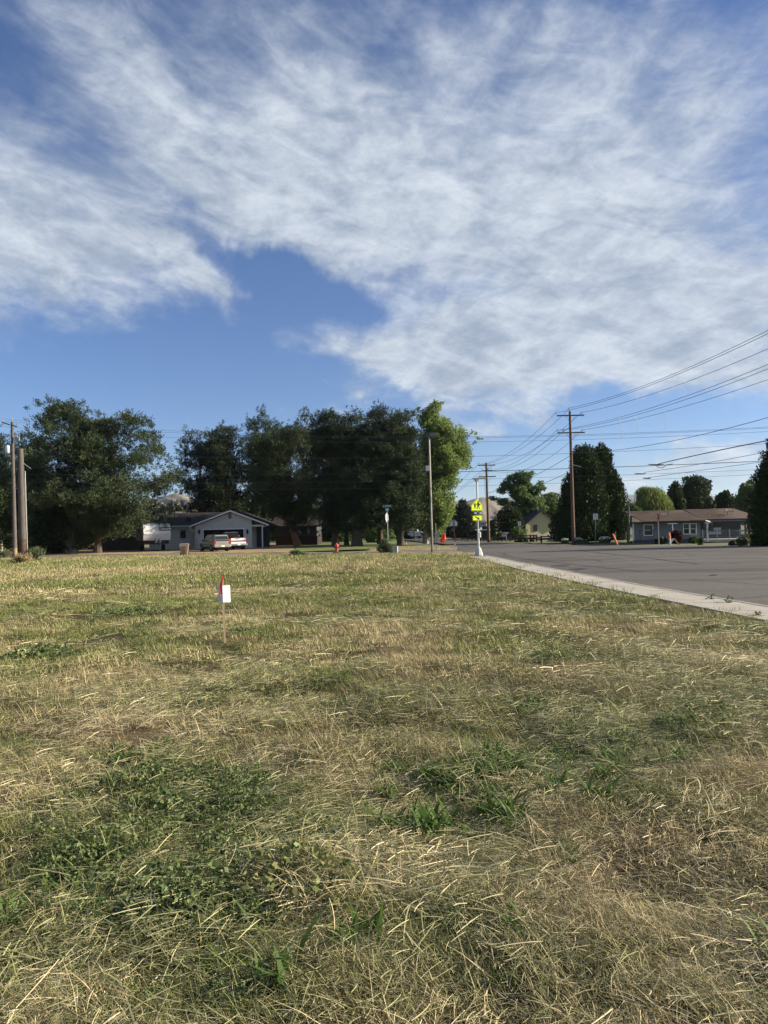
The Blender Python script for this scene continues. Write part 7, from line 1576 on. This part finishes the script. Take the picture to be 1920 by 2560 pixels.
plant('ornamental_grass', 'larger tan plumed ornamental grass among the white daisies', 'ornamental grass', 1863, 1363, [(1342, 1850, 1876), (1352, 1848, 1880), (1362, 1852, 1876)], 'arbor', LM['bush'], 3600, .13, 10, plumes=900, D_=56)
plant('shrub', 'dark green low shrub at the left end of the daisy bed', 'shrub', 1830, 1364, [(1354, 1824, 1838), (1364, 1821, 1842)], 'leaf', LM['dark_leaf'], 1800, .09, 11)
plant('daisy_clump', 'low daisy clump left of the larger plumed grass', 'flowers', 1850, 1364.5, [(1346, 1846, 1864), (1354, 1838, 1868), (1364, 1838, 1868)], 'leaf', LM['bush'], 3400, .09, 12, WF, flowers=60)
plant('daisy_clump', 'daisy clump between the larger plumed grass and the right edge', 'flowers', 1886, 1364.5, [(1346, 1880, 1896), (1354, 1876, 1900), (1364, 1876, 1900)], 'leaf', LM['bush'], 2600, .09, 13, WF, flowers=110)
plant('daisy_clump', 'tallest white daisy clump at the right edge of the photo', 'flowers', 1910, 1364, [(1338, 1900, 1922), (1346, 1894, 1930), (1363, 1896, 1932)], 'leaf', LM['bush'], 4200, .09, 14, WF, flowers=300)
plant('weed_bush', 'wispy grey green bush at the foot of the street name sign', 'bush', 962, 1386, [(1352, 956, 968), (1364, 948, 978), (1376, 944, 986), (1386, 950, 984)], 'arbor', LM['weed'], 3200, .13, 15, D_=52)
plant('weed_bush', 'low weeds around the foot of the fire hydrant', 'bush', 842, 1388, [(1380, 834, 850), (1386, 828, 858)], 'arbor', LM['weed'], 500, .08, 16, D_=51.2)
plant('weed_bush', 'dark green low weed patch at the street edge left of the hydrant', 'bush', 738, 1386, [(1380, 724, 755), (1388, 712, 768)], 'leaf', LM['bush'], 2200, .09, 17, D_=50.5)
plant('weed_bush', 'dry brown weeds around the foot of the thick grey pole', 'bush', 60, 1398, [(1390, 40, 80), (1402, 22, 88)], 'arbor', LM['drygrass'], 500, .16, 18, D_=48, plumes=500, plm='drygrass')
plant('tall_grass', 'tall green grass tuft right of the thick grey pole', 'grass tuft', 90, 1394, [(1372, 84, 94), (1382, 78, 100), (1394, 80, 104)], 'arbor', LM['weed'], 120, .20, 19, D_=52, plumes=300, plm='weed')
plant('tall_grass', 'tall green grass left of the thin grey pole at the tree shade', 'grass tuft', 14, 1386, [(1378, 0, 26), (1388, -6, 30)], 'arbor', LM['weed'], 120, .20, 20, D_=60, plumes=300, plm='weed')
plant('garden_plants', 'leafy garden plants behind the rail fence left of the yellow house', 'plants', 1295, 1352, [(1318, 1290, 1300), (1330, 1276, 1312), (1350, 1274, 1318)], 'leaf', LM['maple'], 3600, .22, 21, D_=98)
plant('garden_plants', 'pale garden plants behind the rail fence by the bushy evergreen', 'plants', 1250, 1352, [(1332, 1244, 1256), (1350, 1236, 1262)], 'leaf', LM['weed'], 1600, .18, 22, D_=99)
plant('flower_clump', 'dark low flower clump in front of the rail fence gate', 'flowers', 1300, 1357.5, [(1350, 1288, 1330), (1357, 1280, 1345)], 'leaf', LM['dark_leaf'], 3200, .10, 23, WF, flowers=16, D_=80)
for (px, py, hh_, lab) in [(1893, 1545, 17, 'single leafy weed standing on the pavement edge at the far right'), (1822, 1512, 16, 'taller leafy weed where the grass meets the pavement slabs'), (1778, 1503, 11, 'sparse seedy weed at the pavement edge, farthest of three')]:
    plant('weed', lab, 'weed', px, py, [(py - hh_, px - 3, px + 3), (py - hh_ * .5, px - 8, px + 9), (py, px - 3, px + 3)], 'leaf', LM['bush'], 46, .055, px)

# ================================================================== WIRES
def wire(label, A, B_, pix, r_, m, group, t0=None, t1=None, name='power_line'):
    """a sagging line in the upright plane through ground points A and B_, fitted to sight lines of the photo"""
    A = Vector((A[0], A[1], 0)); B_ = Vector((B_[0], B_[1], 0)); d = (B_ - A); ts = []; zs = []
    for px, py in pix:
        v = ray(px, py); den = v.x * d.y - v.y * d.x; k_ = (A.x * d.y - A.y * d.x) / den; p = v * k_; ts.append(((p.x - A.x) * d.x + (p.y - A.y) * d.y) / d.length_squared); zs.append(CAM_H + p.z)
    deg = min(2, len(ts) - 1); cf = np.polyfit(ts, zs, deg); a = t0 if t0 is not None else min(ts); b_ = t1 if t1 is not None else max(ts)
    pts_ = [A + d * t + Vector((0, 0, float(np.polyval(cf, t)))) for t in np.linspace(a, b_, 24)]
    o = MB().tube(pts_, r_, 5).build(name, m); return tag(o, label, 'wire', group), pts_
LP = P(35, 1060, 62); RP = P(2250, 1340, 47)
A_ = (LP.x, LP.y); B2 = (RP.x, RP.y)
G1 = 'power lines crossing the picture from the grey poles'
wa = mt('wire_alu', (.1, .1, .1)); wk = MAT['wire_black']
span = [("highest line crossing behind the tall brown pole, from the grey pole's top pin", [(0, 1047), (400, 1073.5), (820, 1091), (1205, 1092.5), (1630, 1080)], .009),
        ('second line of the top pair crossing the whole picture', [(0, 1053), (400, 1077.5), (820, 1095), (1205, 1096), (1630, 1082.5)], .009),
        ('third crossing line, just below the top pair', [(0, 1067), (400, 1089), (820, 1106), (1205, 1107.5), (1600, 1092)], .009),
        ('fourth crossing line, at transformer height', [(0, 1124), (400, 1138.5), (820, 1146), (1205, 1142), (1600, 1127), (1920, 1108)], .010),
        ('fifth crossing line, thicker cable ending right of the arborvitae pair', [(0, 1185), (400, 1187), (820, 1187.5), (1205, 1179), (1600, 1162), (1920, 1154)], .0201),
        ('sixth crossing line, thin cable above the lowest one', [(0, 1204), (400, 1204), (820, 1207), (1205, 1200), (1600, 1183), (1920, 1174)], .009),
        ('lowest crossing line from the grey poles', [(0, 1218), (400, 1222), (820, 1224), (1205, 1216.5), (1600, 1195), (1920, 1187)], .009)]
for lab, pix, r_ in span: wire(lab, A_, B2, pix, r_, wk if r_ > .02 else wa, G1, -.10, 1.0)
UP = (UPx + c7, D7 - .22); NP_ = (UPx + 7.2, 6.0)
G2 = 'power lines running from the tall brown pole over the road'
o_, _ = wire('top pin line rising steeply to the right from the tall brown pole', UP, NP_, [(1424.6, 1020), (1503, 1000), (1920, 826)], .016, wk, G2, 0, .75)
LAh = LA * .47
U2 = (UP[0] - LAh, UP[1]); U3 = (UP[0] + LA * .44, UP[1])
wire('upper crossarm line rising right from the left end of the arm', U2, (NP_[0] - 1.0, NP_[1]), [(1389, 1032), (1515, 1001), (1920, 834)], .016, wk, G2, 0, .75)
wire('upper crossarm line rising right from the right end of the arm', U3, (NP_[0] + 1.0, NP_[1]), [(1451, 1032), (1582, 1000), (1920, 872)], .016, wk, G2, 0, .75)
wire('lower crossarm line rising right, highest of its three', U2, (NP_[0] - 1.0, NP_[1]), [(1391, 1076), (1600, 1028.5), (1920, 911)], .015, wk, G2, 0, .75)
wire('lower crossarm line rising right, middle of its three', (UP[0] - LA * .24, UP[1]), (NP_[0], NP_[1]), [(1408, 1076), (1600, 1034.7), (1920, 922)], .015, wk, G2, 0, .75)
_, pw = wire('lower crossarm line rising right, lowest of its three', U3, (NP_[0] + 1.0, NP_[1]), [(1454, 1075), (1600, 1046), (1920, 949)], .015, wk, G2, 0, .75)
wire('cable rising right from the spool half way up the tall brown pole', (UP[0] + .1, UP[1]), (NP_[0] + .5, NP_[1]), [(1431, 1133), (1600, 1117), (1920, 1044)], .018, wk, G2, 0, .72)
wire('thick cable rising right from the splice above the grey house roof', (P(1645, 1160, 52).x, 52), (24, 20), [(1645, 1160), (1750, 1136), (1915, 1102)], .030, wk, G2, 0, .8)
wire('thin line climbing right above the willow', (P(1610, 1181, 54).x, 54), (27, 25), [(1610, 1181), (1750, 1160), (1905, 1132)], .014, wk, G2, 0, .8)
wire('thin line climbing right just over the grey house trees', (P(1620, 1194, 54).x, 54), (28, 25), [(1620, 1194), (1750, 1176), (1895, 1156)], .014, wk, G2, 0, .8)
# splices
for (px, py, D_, L_, lab) in [(1640, 1161, 52, 1.2, 'black splice sleeve on the thick cable above the grey house'), (1600, 1184, 50, .8, 'black clamp on the thin cable right of the arborvitae pair'), (1617, 1195, 50, .6, 'lowest black clamp right of the arborvitae pair')]:
    p = P(px, py, D_); o = MB().tube([(-L_ / 2, 0, 0), (-L_ / 4, 0, -.01), (L_ / 4, 0, -.03), (L_ / 2, 0, 0)], [.02, .045, .045, .02], 6).build('cable_splice', wk); o.location = p; tag(o, lab, 'cable splice', 'splices on the overhead lines')
o = MB().tube([(-.4, 0, .06), (-.15, 0, -.16), (.15, 0, -.16), (.42, 0, .05), (.9, 0, .10)], .022, 6).build('cable_loop', wk); o.location = P(1652, 1164, 52); tag(o, 'slack black cable loop hanging at the thick cable splice', 'cable')
for k_, (pxa, pya, pxb, pyb, pxc, pyc, lab) in enumerate([(1547, 1045, 1557, 1080, 1549, 1094, 'left one of the curly white wire markers hanging between lines'), (1588, 1039, 1594, 1066, 1588, 1080, 'middle one of the curly white wire markers hanging between lines'), (1665, 1030, 1667, 1053, 1661, 1071, 'right one of the curly white wire markers hanging between lines')]):
    a, b_, c = P(pxa, pya, 50), P(pxb, pyb, 50), P(pxc, pyc, 50); o = MB().tube([a, a.lerp(b_, .5) + Vector((-.02, 0, 0)), b_, b_.lerp(c, .6) + Vector((.08, 0, 0)), c], .016, 5).build('bird_guard_wire', MAT['wire_wrap_white']); tag(o, lab, 'wire marker', 'white wire markers')
G3 = 'power lines from the tall brown pole to the distant pole'
F8 = (O.x, 0)
O8 = P(1222, 1352, D8); fx8, fy8 = O8.x + l8 * .45, D8 - .22
for i, (lab, a, da, b_, pix) in enumerate([
    ('outer left top line descending to the distant pole', 1389, -LAh, -.48, [(1389, 1032), (1280, 1127), (1193, 1163)]), ('centre top line descending to the distant pole', 1424, 0, -.2, [(1424, 1021), (1280, 1135), (1206, 1162)]), ('right top line descending to the distant pole', 1455, LA * .44, .44, [(1451, 1034), (1280, 1149), (1234, 1161)]),
    ('left lower line descending to the distant pole', 1392, -LAh, -.3, [(1391, 1077), (1280, 1160), (1204, 1178)]), ('middle lower line descending to the distant pole', 1408, -LA * .24, .0, [(1408, 1077), (1280, 1168), (1216, 1178)]), ('right lower line descending to the distant pole', 1454, LA * .44, .3, [(1454, 1077), (1280, 1180), (1232, 1177)])]):
    wire(lab, (UP[0] + da, UP[1]), (fx8 + b_ * 2.2, fy8), pix, .016, wk, G3, 0, 1)
wire('thick low cable falling left from the tall brown pole behind the broadleaf tree', (UP[0], UP[1]), (fx8, fy8), [(1423, 1141), (1337, 1189), (1222, 1232)], .022, wk, G3, 0, 1)
wire('lowest cable falling left from the tall brown pole to the broadleaf tree', (UP[0], UP[1]), (fx8, fy8), [(1423, 1180), (1365, 1206), (1222, 1250)], .022, wk, G3, 0, .45)
F9 = P(1090, 1275, 190)
for lab, px0, py0, px1, py1, dx_ in [('faint line leaving the distant pole from its left arm end', 1194, 1163, 1137, 1217, -.9), ('faint line leaving the distant pole from its second arm', 1204, 1178, 1140, 1230, -.5), ('faint line leaving the distant pole from its right arm end', 1234, 1163, 1143, 1232, .9)]:
    wire(lab, (fx8 + dx_, fy8), (F9.x + dx_, F9.y), [(px0, py0), (px1, py1)], .02, wa, 'faint lines beyond the distant pole', 0, 1)

# ================================================================== THE AIR between here and the hills
hz = MB().box((0, 4000, 194), (13400, 10200, 412)).build('haze', None)
hm = bpy.data.materials.new('thin_air'); hm.use_nodes = True; ht = hm.node_tree; ht.nodes.clear()
pv = N(ht, 'ShaderNodeVolumePrincipled'); pv.inputs['Color'].default_value = (.78, .87, 1.0, 1); pv.inputs['Density'].default_value = .00005; pv.inputs['Anisotropy'].default_value = .2
ho = N(ht, 'ShaderNodeOutputMaterial'); ht.links.new(pv.outputs[0], ho.inputs['Volume']); hz.data.materials.append(hm); tag(hz, kind='stuff')
